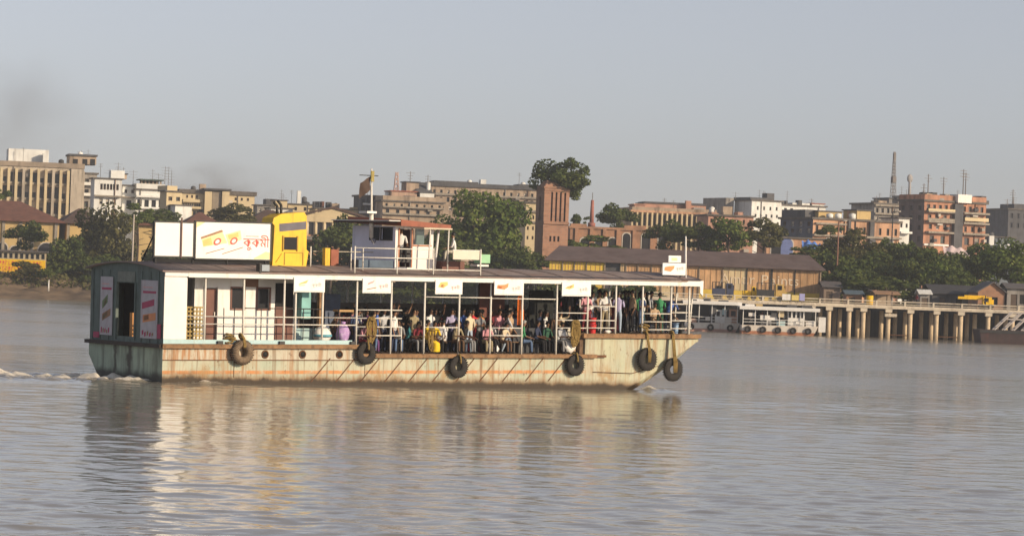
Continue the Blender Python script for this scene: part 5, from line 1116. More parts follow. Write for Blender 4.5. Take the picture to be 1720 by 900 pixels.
MB().add([(25.30, -.10, 4.1), (25.64, .10, 4.13), (25.62, .09, 3.5), (25.34, -.08, 3.62), (25.30, -.05, 4.1), (25.6, .15, 4.13), (25.58, .14, 3.5), (25.34, -.03, 3.62)], [(0,3,2,1), (4,5,6,7), (0,4,7,3), (1,2,6,5), (3,7,6,2)]).build('bow_flap', white_clean, ferry)
# --- posts and rails
def dk(x): return 1.445 if x < 8.7 else (1.105 if x < 19.5 else 1.925)
for x in (1.78, 3.45, 5.23, 5.74, 6.95, 8.5, 10.09, 11.65, 13.29, 14.81, 16.35, 18.06, 19.61, 21.04, 22.42, 23.91, 24.9): 
    y = .02 + (bow_in(x) if x > 24.2 else 0); MB().tube((x, y + .03, dk(x) - .02), (x, y + .03, 3.93), .042, 8).build('post', post_white, ferry)
    MB().tube((x, BW - .05 - y, dk(x) - .02), (x, BW - .05 - y, 3.95), .04, 6).build('post', post_white, ferry)
MB().tube((25.3, .55, 1.92), (25.42, .5, 3.9), .035, 6).build('post', post_white, ferry); MB().tube((25.35, 1.6, 1.92), (25.45, 1.6, 3.9), .035, 6).build('post', post_white, ferry)
for x in (2.6, 3.06, 4.23, 6.1, 6.55, 7.7): MB().tube((x, .05, 1.44), (x, .05, 2.78), .02, 5).build('stanchion', steel_dark, ferry)
def rails(x0, x1, zs_, far=False, m=None):
    for z_ in zs_:
        y = BW - .05 if far else .05; MB().tube((x0, y, z_), (x1, y, z_), .022, 6).build('rail', m or post_white, ferry)
rails(1.0, 8.48, (2.18, 2.46)); rails(3.5, 6.9, (2.78,), m=steel_dark); rails(6.95, 8.5, (2.46,))
rails(8.52, 10.6, (2.77, 2.45, 2.12, 1.79)); MB().tube((10.6, .05, 1.11), (10.6, .05, 2.14), .022, 6).build('rail', post_white, ferry)
rails(11.67, 13.27, (2.12,)); rails(14.83, 16.33, (2.12, 1.82)); rails(18.08, 19.6, (2.74, 2.45, 2.14)); rails(19.63, 21.0, (3.02, 2.45, 2.15)); rails(22.44, 23.9, (2.75, 2.42, 2.10))
rails(11.67, 13.25, (3.30,)); rails(14.83, 18.0, (3.28,)); rails(13.3, 14.8, (3.30,))
b = MB()
for z_ in (2.15, 2.47, 2.8, 3.15): b.path([(23.92, .06, z_), (24.9, .14, z_), (25.3, .4, z_), (25.5, .9, z_), (25.5, BW - .9, z_)], .022, 6)
b.build('bow_rail', post_white, ferry)
for x0, x1 in ((8.7, 13.3), (13.3, 19.4), (19.6, 25)): rails(x0, x1, tuple(dk(x0 + .1) + t for t in (.4, .75, 1.1)), True)
for x in (20.3,): MB().tube((x, .05, 1.92), (x, .05, 3.02), .022, 6).build('rail', post_white, ferry)
# --- hanging advertising boards
def ad_board(x0, x1, kind):
    zb, zt = 3.42, 3.97; o = FB('hanging_board', white_clean, x0, x1, -.16, -.118, zb, zt); W = x1 - x0; y = -.164
    def pq(pts, m, nm): MB().add([(x0 + a * W, y, zb + c * (zt - zb)) for a, c in pts], [tuple(range(len(pts)))]).build(nm, m, o)
    if kind == 0: pq([(.14, .5), (.40, .62), (.46, .84), (.2, .62)], pr_yel, 'print_packet'); pq([(.16, .40), (.34, .44), (.36, .52), (.16, .48)], pr_pale, 'print_packet')
    if kind == 1: pq([(.16, .55), (.36, .72), (.42, .90), (.20, .72)], pr_pink, 'print_packet'); pq([(.14, .22), (.48, .36), (.48, .42), (.14, .28)], pr_brn, 'print_packet')
    if kind == 2: pq([(.10, .5), (.30, .44), (.46, .66), (.44, .88), (.18, .84)], pr_yel, 'print_packet'); pq([(.18, .5), (.30, .48), (.36, .66), (.22, .70)], pr_ora, 'print_packet')
    if kind == 3: pq([(.08, .46), (.34, .40), (.46, .58), (.48, .86), (.34, .74), (.1, .72)], pr_ora, 'print_packet'); pq([(.12, .5), (.24, .46), (.26, .64), (.12, .66)], pr_red, 'print_packet')
    if kind == 4: pq([(.08, .56), (.26, .50), (.40, .62), (.40, .88), (.26, .74)], pr_yel, 'print_packet'); pq([(.14, .62), (.3, .60), (.36, .78), (.2, .72)], pr_pale, 'print_packet')
    tx = text('lettering', 'কুকমী', .17, pr_pink if kind in (1, 2) else pr_grey, o, (x0 + W * .73, y, zb + .26), (R(90), 0, 0), ext=.002)
    MB().box(x0 + W * .06, x0 + W * .94, -.165, -.1605, zb + .03, zb + .045).build('print_line', pr_grey, o)
for k_, (x0, x1) in enumerate(((5.52, 6.9), (8.62, 9.92), (12.0, 13.28), (14.82, 16.25), (18.15, 19.6))): ad_board(x0, x1, k_)
# --- on the roof: billboard
def bill(x0, x1, z0, z1, y):
    o = MB().box(x0, x1, y, y + .06, z0, z1).build('billboard', white_clean, ferry)
    b = MB()
    for a in ((x0 - .05, x0 - .003, z0 - .05, z1 + .05), (x1 + .003, x1 + .05, z0 - .05, z1 + .05)): b.box(a[0], a[1], y - .02, y + .09, a[2], a[3])
    b.box(x0, x1, y - .02, y + .09, z1 + .003, z1 + .05).box(x0, x1, y - .02, y + .09, z0 - .05, z0 - .003); b.build('billboard_frame', steel_dark, o); return o
BY = 1.5
o1 = bill(.42, 2.06, 4.66, 5.90, BY); o2 = bill(2.18, 5.45, 4.60, 5.96, BY)
MB().box(1.5, 1.56, BY - .05, BY - .022, 4.6, 6.1).build('billboard_strut', mat('strut_brown', (.12, .07, .06), .7, .2, 3), o1)
for a in (.5, 2.1, 3.6, 5.3):
    MB().tube((a, BY + .1, 5.6), (a, BY + 1.1, 4.42), .03, 5).tube((a, BY + .08, 4.3), (a, BY + .08, 5.8), .035, 5).build('billboard_strut', steel_dark, o2)
FB('billboard_sill', dark, .5, 5.5, BY + .1, BY + .25, 4.42, 4.56)
def bq(pts, m, nm, dy=.003):
    W, Hh = 3.27, 1.36
    MB().add([(2.18 + a * W, BY - dy, 4.60 + (1 - c) * Hh) for a, c in pts], [tuple(range(len(pts)))]).build(nm, m, o2)
bq([(.07, .45), (.35, .26), (.42, .56), (.10, .68)], pr_pale, 'print_packet'); bq([(.06, .42), (.34, .20), (.36, .25), (.07, .47)], pr_brn, 'print_packet', .005); bq([(.09, .5), (.2, .42), (.22, .62), (.1, .67)], pr_yel, 'print_packet', .005)
bq([(.39, .33), (.59, .20), (.61, .45), (.44, .62)], pr_pale, 'print_packet'); bq([(.42, .34), (.56, .26), (.57, .38), (.44, .46)], pr_yel, 'print_packet', .005)
for cx_, cy_ in ((.285, .53), (.505, .50)):
    for rr_, mm_, dy_ in ((1.0, pr_red, .006), (.55, white_clean, .008)): bq([(cx_ + rr_ * .052 * math.cos(t * .449), cy_ - rr_ * .105 * math.sin(t * .449 + .35)) for t in range(14)], mm_, 'print_seal', dy_)
bq([(.13, .86), (.38, .70), (.385, .72), (.135, .88)], pr_brn, 'print_line'); bq([(.35, .86), (.63, .66), (.635, .68), (.355, .88)], pr_brn, 'print_line')
bq([(0.0, 0.0), (.12, .0), (.0, .16)], pr_pale, 'print_corner'); bq([(.78, .97), (.94, .78), (1, .80), (1, .99), (.78, .99)], pr_pale, 'print_corner')
bq([(.665, .345), (.84, .345), (.84, .372), (.665, .372)], pr_pink, 'print_line')
text('lettering', 'কুকমী', .50, pr_red, o2, (2.18 + 3.27 * .81, BY - .006, 4.60 + 1.36 * .455), (R(90), 0, 0), ext=.003, sx=.92)
FB('roof_lamp_box', mat('grey_blue_box', (.33, .38, .42), .6, .15, 3), 4.05, 4.38, -.22, .05, 4.18, 4.42); FB('roof_lamp_bracket', steel_dark, 3.96, 4.045, -.2, .05, 4.1, 4.46)
# yellow funnel casing
fy0, fy1 = 1.55, 2.35
pf = [(5.6, 4.38), (7.12, 4.38), (7.22, 4.95), (7.12, 5.02), (7.1, 6.30), (6.98, 6.45), (5.95, 6.36), (5.62, 6.20), (5.56, 6.0), (5.66, 5.9)]
fun = MB().prism(pf, 'y', fy0, fy1).build('funnel_casing', yellow, ferry)
MB().add([(5.88, fy0 - .006, 5.68), (7.08, fy0 - .006, 5.80), (7.08, fy0 - .006, 6.1), (5.86, fy0 - .006, 5.98)], [(0,1,2,3)]).build('grey_stripe', mat('stripe_grey', (.12, .115, .14), .6, .15, 3), fun)
FB('window', glass, 6.08, 6.66, fy0 - .03, fy0 - .003, 5.0, 5.48, fun)
for a in ((6.02, 6.08, 4.95, 5.53), (6.662, 6.72, 4.95, 5.53)): FB('window_frame', mat('ochre_trim', (.40, .24, .02), .6, .2, 4), a[0], a[1], fy0 - .04, fy0 - .003, a[2], a[3], fun)
for a in ((6.12, 6.15, 4.42, 4.9), (6.95, 6.98, 4.42, 4.9), (6.15, 6.95, 4.88, 4.91)): FB('hatch_edge', MATS['ochre_trim'], a[0], a[1], fy0 - .02, fy0 - .003, a[2], a[3], fun)
MB().path([(5.74, fy0 - .012, 4.5), (6.0, fy0 - .012, 4.85)], .012, 4).build('scratch_line', MATS['ochre_trim'], fun)
b = MB()
for x, h_ in ((6.0, .42), (6.18, .48)): b.path([(x, 1.95, 6.36), (x, 1.95, 6.36 + h_ * .7), (x - .16, 1.95, 6.36 + h_ * 1.05)], .055, 8)
b.build('exhaust_pipe', steel_dark, ferry)
# wheelhouse
wx0, wx1, wy0, wy1, wz0, wz1 = 10.95, 12.75, 1.15, 4.2, 4.36, 6.02
Mw = Matrix.Translation((wx0, wy1, 0)) @ Matrix.Rotation(R(-90), 4, 'Z'); WD = wy1 - wy0
wr = [(WD * .42, WD * .62, 5.50, 5.92), (WD * .68, WD * .92, 5.50, 5.92)]
wh = MB().facade(WD, wz1, wr, .06, 0, Mw, wz0).build('wheelhouse', lav, ferry)
for r in wr:
    M_ = Mw; o = MB().box(r[0], r[1], .05, .07, r[2], r[3], 0, M_).build('window', glass, wh)
    b = MB()
    for a in ((r[0] - .05, r[0], r[2] - .05, r[3] + .05), (r[1], r[1] + .05, r[2] - .05, r[3] + .05), (r[0], r[1], r[2] - .05, r[2]), (r[0], r[1], r[3], r[3] + .05)): b.box(a[0], a[1], -.03, -.003, a[2], a[3], 0, M_)
    b.build('window_frame', steel_dark, o)
Ms = Matrix.Translation((wx0, wy0, 0)); SW = wx1 - wx0
b = MB().facade(SW, wz1, [(.20, .74, 4.42, 5.92), (.80, SW - .12, 5.32, 5.95)], .07, 0, Ms, wz0)
b.box(wx1 - .06, wx1, wy0 + .08, wy1, wz0, 5.3); b.build('side_wall', white, wh)
FB('far_wall', lav, wx0 + .02, wx1 - .02, wy1 - .06, wy1 - .003, wz0, 5.2, wh); FB('floor', brown_door, wx0 + .05, wx1 - .1, wy0 + .1, wy1 - .1, 4.37, 4.42, wh)
for x0, x1 in ((.13, .19), (.75, .80)): FB('door_frame', mat('door_trim_orange', (.45, .19, .10), .6, .2, 4), wx0 + x0, wx0 + x1, wy0 - .03, wy0 - .003, 4.42, 5.95, wh)
FB('window_sill', MATS['door_trim_orange'], wx0 + .82, wx1 - .1, wy0 - .04, wy0 - .003, 5.26, 5.31, wh); FB('windscreen_glass', mat('greenish_glass', (.10, .15, .14), .2, .2, 2), wx0 + 1.0, wx0 + 1.42, wy0 + .09, wy0 + .11, 5.33, 5.94, wh)
FB('inner_partition', brown_door, wx0 + .86, wx0 + .92, wy0 + .1, wy0 + 1.6, 4.42, 5.9, wh)
FB('door_slat', steel_dark, wx0 + .21, wx0 + .73, wy0 + .02, wy0 + .05, 4.62, 4.92, wh); FB('door_slat', steel_dark, wx0 + .21, wx0 + .73, wy0 + .02, wy0 + .05, 4.98, 5.14, wh)
rf = MB(); rf.add([(wx0 - .05, wy0 - .45, 6.03), (wx1 + .45, wy0 - .55, 5.98), (wx1 + .45, wy1 + .3, 6.06), (wx0 - .05, wy1 + .3, 6.12), (wx0 - .05, wy0 - .45, 6.28), (wx1 + .45, wy0 - .55, 6.12), (wx1 + .45, wy1 + .3, 6.22), (wx0 - .05, wy1 + .3, 6.38)], [(0,3,2,1), (4,5,6,7), (0,1,5,4), (1,2,6,5), (2,3,7,6), (3,0,4,7)])
rf.build('wheelhouse_roof', redroof, wh)
MB().box(wx0 - .55, wx0 - .052, wy0 - .2, wy1 + .6, 6.13, 6.2).build('roof_overhang', mat('overhang_dark', (.09, .055, .05), .8, .2, 3), wh); MB().box(wx0 - .6, wx0 - .05, wy0 - .42, wy1 + .65, 6.204, 6.24).build('roof_edge', white, wh)
MB().tube((wx1 + .05, wy0 - .05, 4.4), (wx1 + .18, wy0 - .1, 5.98), .05, 6).build('slanted_post', white, wh); MB().tube((wx1 - .55, wy0 - .5, 4.3), (wx1 - .5, wy0 - .5, 6.0), .03, 6).build('awning_post', post_white, wh); MB().tube((wx1 + .35, wy0 - .5, 4.3), (wx1 + .38, wy0 - .5, 6.0), .03, 6).build('awning_post', post_white, wh)
MB().box(wx0 + .95, wx1 + .5, wy0 - .58, wy0 - .545, 5.93, 5.99).build('awning_rail', mat('rail_buff', (.55, .48, .36), .7, .15, 3), wh)
# mast with yard and flag
mx, my = 10.55, 2.35
mast_ = MB().tube((mx + .08, my, 5.5), (mx, my, 8.25), .05, 8, r1=.03).tube((mx + .07, my, 5.55), (mx + .04, my, 6.6), .085, 8).build('mast', post_white, ferry)
MB().tube((mx - .55, my, 7.98), (mx + .45, my + .2, 7.98), .018, 5).build('yard', steel_dark, mast_); MB().box(mx - .06, mx + .08, my - .09, my - .035, 7.74, 8.16).build('signal_lamp', mat('lamp_ochre', (.30, .24, .06), .6, .3, 8), mast_)
fl = MB(); vs = []; nn = 8
for j in range(nn + 1):
    for i in range(nn + 1):
        s, t = i / nn, j / nn; vs.append((mx - .05 - .5 * s, my - .04 + .05 * math.sin(s * 6 + t * 3), 7.95 - .52 * t * (1 - .25 * s) - .52 * s * (.55 + .45 * t)))
fl.add(vs, [(j*(nn+1)+i, j*(nn+1)+i+1, (j+1)*(nn+1)+i+1, (j+1)*(nn+1)+i) for j in range(nn) for i in range(nn)], 0, True); fl.build('flag', mat('flag_dark', (.07, .045, .035), .8, .3, 4), mast_)
MB().tube((mx + .06, my - .02, 5.5), (mx - .4, my - .9, 5.3), .012, 4).build('bracket', post_white, mast_); MB().ball((mx + .1, my - .12, 5.42), .1, .1, .1, 8, 6).build('floodlight', mat('lamp_grey', (.25, .24, .27), .5, .2, 4), mast_)
MB().box(mx - .35, mx + .1, my - .3, my + .3, 6.5, 6.58).build('lamp_shelf', white, mast_)
# roof rails
for x in (8.35, 10.3, 12.0, 14.25): MB().tube((x, .03, 3.95), (x, .03, 5.2), .035, 6).build('roof_rail_post', post_white, ferry)
for x in (8.55, 9.1): MB().tube((x, .6, 4.25), (x, .6, 5.15), .028, 6).build('roof_rail_post', post_white, ferry)
for z_ in (5.14, 4.78, 4.36): MB().tube((8.35, .03, z_), (12.0 if z_ != 4.36 else 14.25, .03, z_), .022, 6).build('roof_rail', post_white, ferry)
MB().tube((8.1, 2.6, 4.96), (10.9, 2.6, 4.98), .02, 5).build('roof_rail', MATS['rail_buff'], ferry)
MB().tube((7.35, 1.6, 4.3), (7.35, 1.6, 5.15), .03, 6).build('roof_rail_post', post_white, ferry)
o = FB('roof_sign_board', mat('cream_board', (.66, .61, .50), .6, .08, 3), 12.95, 14.24, .05, .10, 4.78, 5.12); FB('board_edge', post_white, 12.93, 14.26, .04, .11, 5.123, 5.16, o)
FB('roof_locker', brown_door, 13.0, 14.1, .9, 1.3, 4.32, 4.7); FB('green_box', mat('pale_green_box', (.30, .55, .33), .6, .1, 3), 14.55, 15.05, .5, .9, 4.66, 5.0); FB('box_shelf', white, 14.4, 14.95, .45, .95, 4.52, 4.60)
MB().tube((14.7, .7, 4.25), (14.7, .7, 4.52), .04, 6).build('box_leg', steel_dark, ferry)
FB('blue_roof_locker', mat('roof_locker_blue', (.07, .11, .16), .6, .2, 3), 9.3, 10.9, 1.2, 1.9, 4.36, 4.68); FB('yellow_roof_can', yellow, 8.4, 8.62, 2.2, 2.4, 4.36, 5.1); FB('rust_roof_box', redroof, 8.8, 9.15, 2.4, 2.8, 4.36, 5.05)
# bow signs, bow pole
o = FB('bow_sign', white_clean, 23.75, 24.95, .45, .5, 4.34, 4.83); x0 = 23.75
MB().add([(x0 + .08, .445, 4.52), (x0 + .42, .445, 4.48), (x0 + .58, .445, 4.60), (x0 + .62, .445, 4.72), (x0 + .3, .445, 4.70), (x0 + .1, .445, 4.66)], [(0,1,2,3,4,5)]).build('print_packet', pr_ora, o)
text('lettering', 'কুকমী', .16, pr_grey, o, (x0 + .9, .444, 4.6), (R(90), 0, 0), ext=.002)
o = FB('bow_sign', white_clean, 24.05, 24.7, .45, .5, 4.86, 5.14); MB().box(24.2, 24.5, .445, .449, 4.93, 5.05).build('print_packet', pr_pale, o)
FB('sign_post', steel_dark, 23.85, 23.9, .52, .58, 4.15, 4.84); FB('sign_post', steel_dark, 24.75, 24.8, .52, .58, 4.15, 4.84)
MB().tube((25.05, .55, 4.12), (25.0, .55, 5.95), .05, 8, r1=.03).build('bow_pole', white, ferry)
for y in (1.0, BW - 1.0): MB().tube((25.2, y, 1.9), (25.2, y, 2.35), .09, 8).tube((24.95, y, 2.2), (25.45, y, 2.2), .05, 6).build('bollard', steel_dark, ferry)
for x in (2.3, 5.0, 8.2): MB().box(x, x + .22, -.1, .1, 1.441, 1.56).build('cleat', steel_dark, ferry)

# ------------------------------------------------------------------ tyres and ropes hung over the side (things of their own)
def tyre(x, z, r, label, y=-.18, lines=1, m=None, ztop=None, wrapped=False, rope_w=.04):
    root = empty('tyre_fender', (0, 0, 0), label, 'tyre'); root.matrix_world = FM @ Matrix.Translation((x, y, z)); th = r * (.30 if wrapped else .34)
    b = MB().torus((0, 0, 0), r - th * .95, th, (0, 1, 0), 36, 14, squash=.62)
    b.build('tyre', m or rubber, root)
    tr_ = MB()
    for i in range(28):
        a = i * 6.283 / 28; M_ = Matrix.Rotation(a, 4, 'Y'); tr_.box(r - .02, r + .012, -.09, .09, -.022, .022, 0, M_)
    tr_.build('tread', m or rubber, root)
    zt = (ztop - z) if ztop else r + .25
    b = MB(); rr = random.Random(int(x * 10))
    for k in range(lines):
        dx = (k - (lines - 1) / 2) * .05; b.path([(dx, -.16, -r + th * 2.2 if lines > 2 else r - th * 2), (dx * 1.2, -.17, r * .6), (dx * .8, -.1, r + .06), (dx * .7 + .02 * rr.random(), .06, zt), (dx * .6, .22, zt + .02)], rope_w, 6)
    b.torus((0, .12, zt - .02), .1, .045, (1, 0, .3), 12, 6); b.build('rope', rope_m, root)
    if wrapped:
        w_ = MB()
        for i in range(40):
            a = i * 6.283 / 40; w_.torus(((r - th) * math.cos(a), 0, (r - th) * math.sin(a)), th * (.97 + .08 * rr.random()), .026, (-math.sin(a), 0, math.cos(a)), 12, 5)
        w_.build('rope_wrap', mat('grey_rope_wrap', (.24, .175, .115), .9, .4, 7, (.08, .055, .035), .45, 5, 1.0), root)
    return root
tyre(3.3, 1.14, .46, 'large rope wrapped pale tyre on the high aft side, nearest the white cabin', wrapped=True, ztop=1.75, lines=2)
tyre(8.84, 1.12, .42, 'dark tyre below the yellow rope coil where the aft deck steps down', ztop=1.42)
tyre(13.16, .60, .42, 'black tyre hanging alone amidships below the yellow dressed passenger', ztop=.98)
tyre(18.88, .66, .42, 'black tyre just aft of the high bow, under the torn strake end', ztop=1.05)
tyre(22.50, .90, .46, 'tyre on thick yellow ropes at the bow, left of the lowest one', ztop=1.95, lines=3, y=-.24, rope_w=.026)
tyre(23.84, .48, .47, 'lowest and foremost tyre, hung on long yellow ropes at the bow', ztop=1.98, lines=4, y=-.26, rope_w=.027)
def rope_coil(label, x, z0, z1, y, n=7, seed=1):
    root = empty('rope_coil', (0, 0, 0), label, 'rope'); root.matrix_world = FM @ Matrix.Translation((x, y, z0)); rr = random.Random(seed); h = z1 - z0; b = MB()
    for k in range(n):
        a = rr.uniform(-.1, .1); w_ = rr.uniform(.06, .17); hh = h * rr.uniform(.7, 1.0); pts = []
        for i in range(17): t = i / 16 * 6.283; pts.append((a + w_ * math.sin(t), .03 * rr.uniform(-1, 1), h - hh / 2 + hh / 2 * math.cos(t)))
        b.path(pts, .026, 5)
    b.torus((0, 0, h * .9), .1, .03, (0, .2, 1), 12, 5); b.build('loops', rope_m, root); return root
rope_coil('yellow rope coil hung on the rail above the dark tyre at the deck step', 9.15, 1.3, 2.5, .0, 8, 2)
rope_coil('bundle of yellow rope on the rail just before the high bow', 19.0, 1.35, 2.45, .0, 12, 5)
rope_coil('yellow rope tangle on the low rail by the yellow dressed passenger', 12.05, 1.12, 2.1, .1, 6, 7)
def rope_pile(label, x, y, z, seed, m=None):
    root = empty('rope_heap', (0, 0, 0), label, 'rope'); root.matrix_world = FM @ Matrix.Translation((x, y, z)); rr = random.Random(seed); b = MB()
    for k in range(7): b.torus((rr.uniform(-.08, .08), rr.uniform(-.05, .05), .04 + .05 * k), rr.uniform(.1, .2), .03, (rr.uniform(-.4, .4), rr.uniform(-.3, .3), 1), 14, 5)
    b.build('loops', m or rope_m, root)
rope_pile('small heap of yellow rope on the aft strake, left of the wrapped tyre', 2.9, .1, 1.45, 3)
rope_pile('pale rope heap on the bow deck edge above the foremost tyres', 22.6, .12, 1.93, 4)
# ------------------------------------------------------------------ goods on deck
def bag(label, x, y, z, rx, ry, rz_, m, name='sack', cat='sack', tie=True, stripe=None):
    root = empty(name, (0, 0, 0), label, cat); root.matrix_world = FM @ Matrix.Translation((x, y, z)); b = MB(); n, k = 14, 8; rr = random.Random(int(x * 31)); vs = []
    for j in range(k + 1):
        t = j / k; pr_ = math.sin(math.pi * (.08 + .84 * t)) ** .55
        for i in range(n): a = 6.283 * i / n; w_ = 1 + .12 * math.sin(3 * a + 5 * t) + .06 * rr.random(); vs.append((rx * pr_ * w_ * math.cos(a), ry * pr_ * w_ * math.sin(a), rz_ * 2 * t))
    b.add(vs, [(j*n+i, j*n+(i+1)%n, (j+1)*n+(i+1)%n, (j+1)*n+i) for j in range(k) for i in range(n)] + [tuple(range(n))[::-1]], 0, True)
    b.build('bag_body', m, root)
    if tie: MB().tube((0, 0, rz_ * 1.95), (.02, 0, rz_ * 2.25), rx * .28, 7, r1=rx * .42).build('knot', m, root)
    if stripe: MB().torus((0, 0, rz_), max(rx, ry) * 1.02, .05, (0, 0, 1), 14, 6).build('stripe', stripe, root)
    return root
bag('white and teal striped sack on the aft deck behind the rail end', 7.25, .5, 1.445, .34, .28, .32, white, stripe=mat('sack_teal', (.10, .34, .42), .7, .2, 3))
bag('purple and white cloth bundle on deck beside the step', 8.15, .45, 1.445, .27, .24, .38, mat('purple_cloth', (.42, .26, .52), .8, .3, 8, (.75, .70, .75), .4, 6, 1.0), 'bundle', 'bundle')
bag('heap of torn white bags on deck before the high bow', 18.9, .35, 1.105, .30, .25, .24, white, 'bag', 'bag'); bag('crumpled white bag on top of the torn white heap', 18.75, .45, 1.6, .16, .16, .2, white_clean, 'bag', 'bag')
bag('white plastic bag on the well deck beside the jeans wearing passenger', 15.3, .3, 1.105, .12, .12, .16, white_clean, 'bag', 'bag'); bag('little white bundle on the bow deck under the rail', 20.85, .3, 1.925, .16, .12, .07, white, 'bundle', 'bundle', False)
def bucket(label, x, y, z, m, h_=.4, r=.17):
    root = empty('bucket', (0, 0, 0), label, 'bucket'); root.matrix_world = FM @ Matrix.Translation((x, y, z)); MB().tube((0, 0, 0), (0, 0, h_), r * .8, 14, r1=r, cap=False).tube((0, 0, .01), (0, 0, .03), r * .78, 14).torus((0, 0, h_), r, .018, (0, 0, 1), 16, 5).build('pail', m, root)
    MB().path([(-r, 0, h_), (-r * .7, -.02, h_ + .14), (0, -.03, h_ + .2), (r * .7, -.02, h_ + .14), (r, 0, h_)], .01, 4).build('handle', steel_dark, root)
redp_ = mat('red_plastic', (.55, .03, .03), .4, .1, 2)
bucket('red bucket on the bow deck, lower of two', 20.1, .35, 1.925, redp_, .34); bucket('red bucket stacked on the other red bucket on the bow deck', 20.1, .35, 2.30, redp_, .24)
bucket('pale blue bucket at the foremost end of the bow deck', 24.75, .8, 1.925, mat('blue_plastic', (.25, .38, .55), .4, .1, 2), .42, .16)
root = empty('hanging_cloth', (0, 0, 0), 'bright orange cloth hanging inside beside the dark locker', 'cloth'); root.matrix_world = FM @ Matrix.Translation((17.25, 1.6, 2.2)); vs = []
for j in range(9):
    for i in range(9): s, t = i / 8, j / 8; vs.append((.38 * s * (.8 + .2 * t), .05 * math.sin(s * 14), 1.25 * (1 - t)))
MB().add(vs, [(j*9+i, j*9+i+1, (j+1)*9+i+1, (j+1)*9+i) for j in range(8) for i in range(8)], 0, True).build('cloth', mat('orange_cloth', (.80, .20, .02), .8, .2, 5), root); MB().tube((-.3, 0, 1.27), (.7, 0, 1.27), .02, 5).build('hanging_rod', steel_dark, root)
root = empty('folding_stand', (0, 0, 0), 'brown wooden stand with a crossbar beside the purple bundle', 'stand'); root.matrix_world = FM @ Matrix.Translation((7.9, .9, 1.445)); b = MB()
for a, c_ in (((0, 0, 0), (.4, 0, 1.25)), ((.75, .3, 0), (.42, .1, 1.25))): b.tube(a, c_, .03, 5)
b.build('leg', brown_door, root); MB().box(.3, 1.0, -.05, .35, 1.22, 1.3).build('stand_top', mat('stand_top', (.45, .28, .12), .7, .2, 3), root); MB().box(.35, .95, 0, .04, .95, 1.02).build('crossbar', brown_door, root)
def bench(label, x, y, z, L):
    root = empty('bench', (0, 0, 0), label, 'bench'); root.matrix_world = FM @ Matrix.Translation((x, y, z))
    for k in range(3): MB().box(0, L, .13 * k, .13 * k + .11, .42, .46).build('slat', deckm, root)
    for xx in (.1, L - .16): MB().box(xx, xx + .06, .03, .34, 0, .417).build('leg', steel_dark, root)
BEN = [('bench just inside the rail behind the yellow dressed passenger', 11.9, .75, 1.2), ('bench under the passengers left of the standing jeans man', 13.35, 1.1, 1.0), ('bench for the seated pair before the dark locker', 14.75, .7, 1.3), ('dark bench behind the white shirt man at the deck opening', 10.3, 1.6, 1.2), ('bench in the shade in the middle of the well deck', 12.0, 2.8, 2.6), ('bench before the black locker', 16.2, .45, .5)]
for l_, x, y, L in BEN: bench(l_, x, y, 1.105, L)

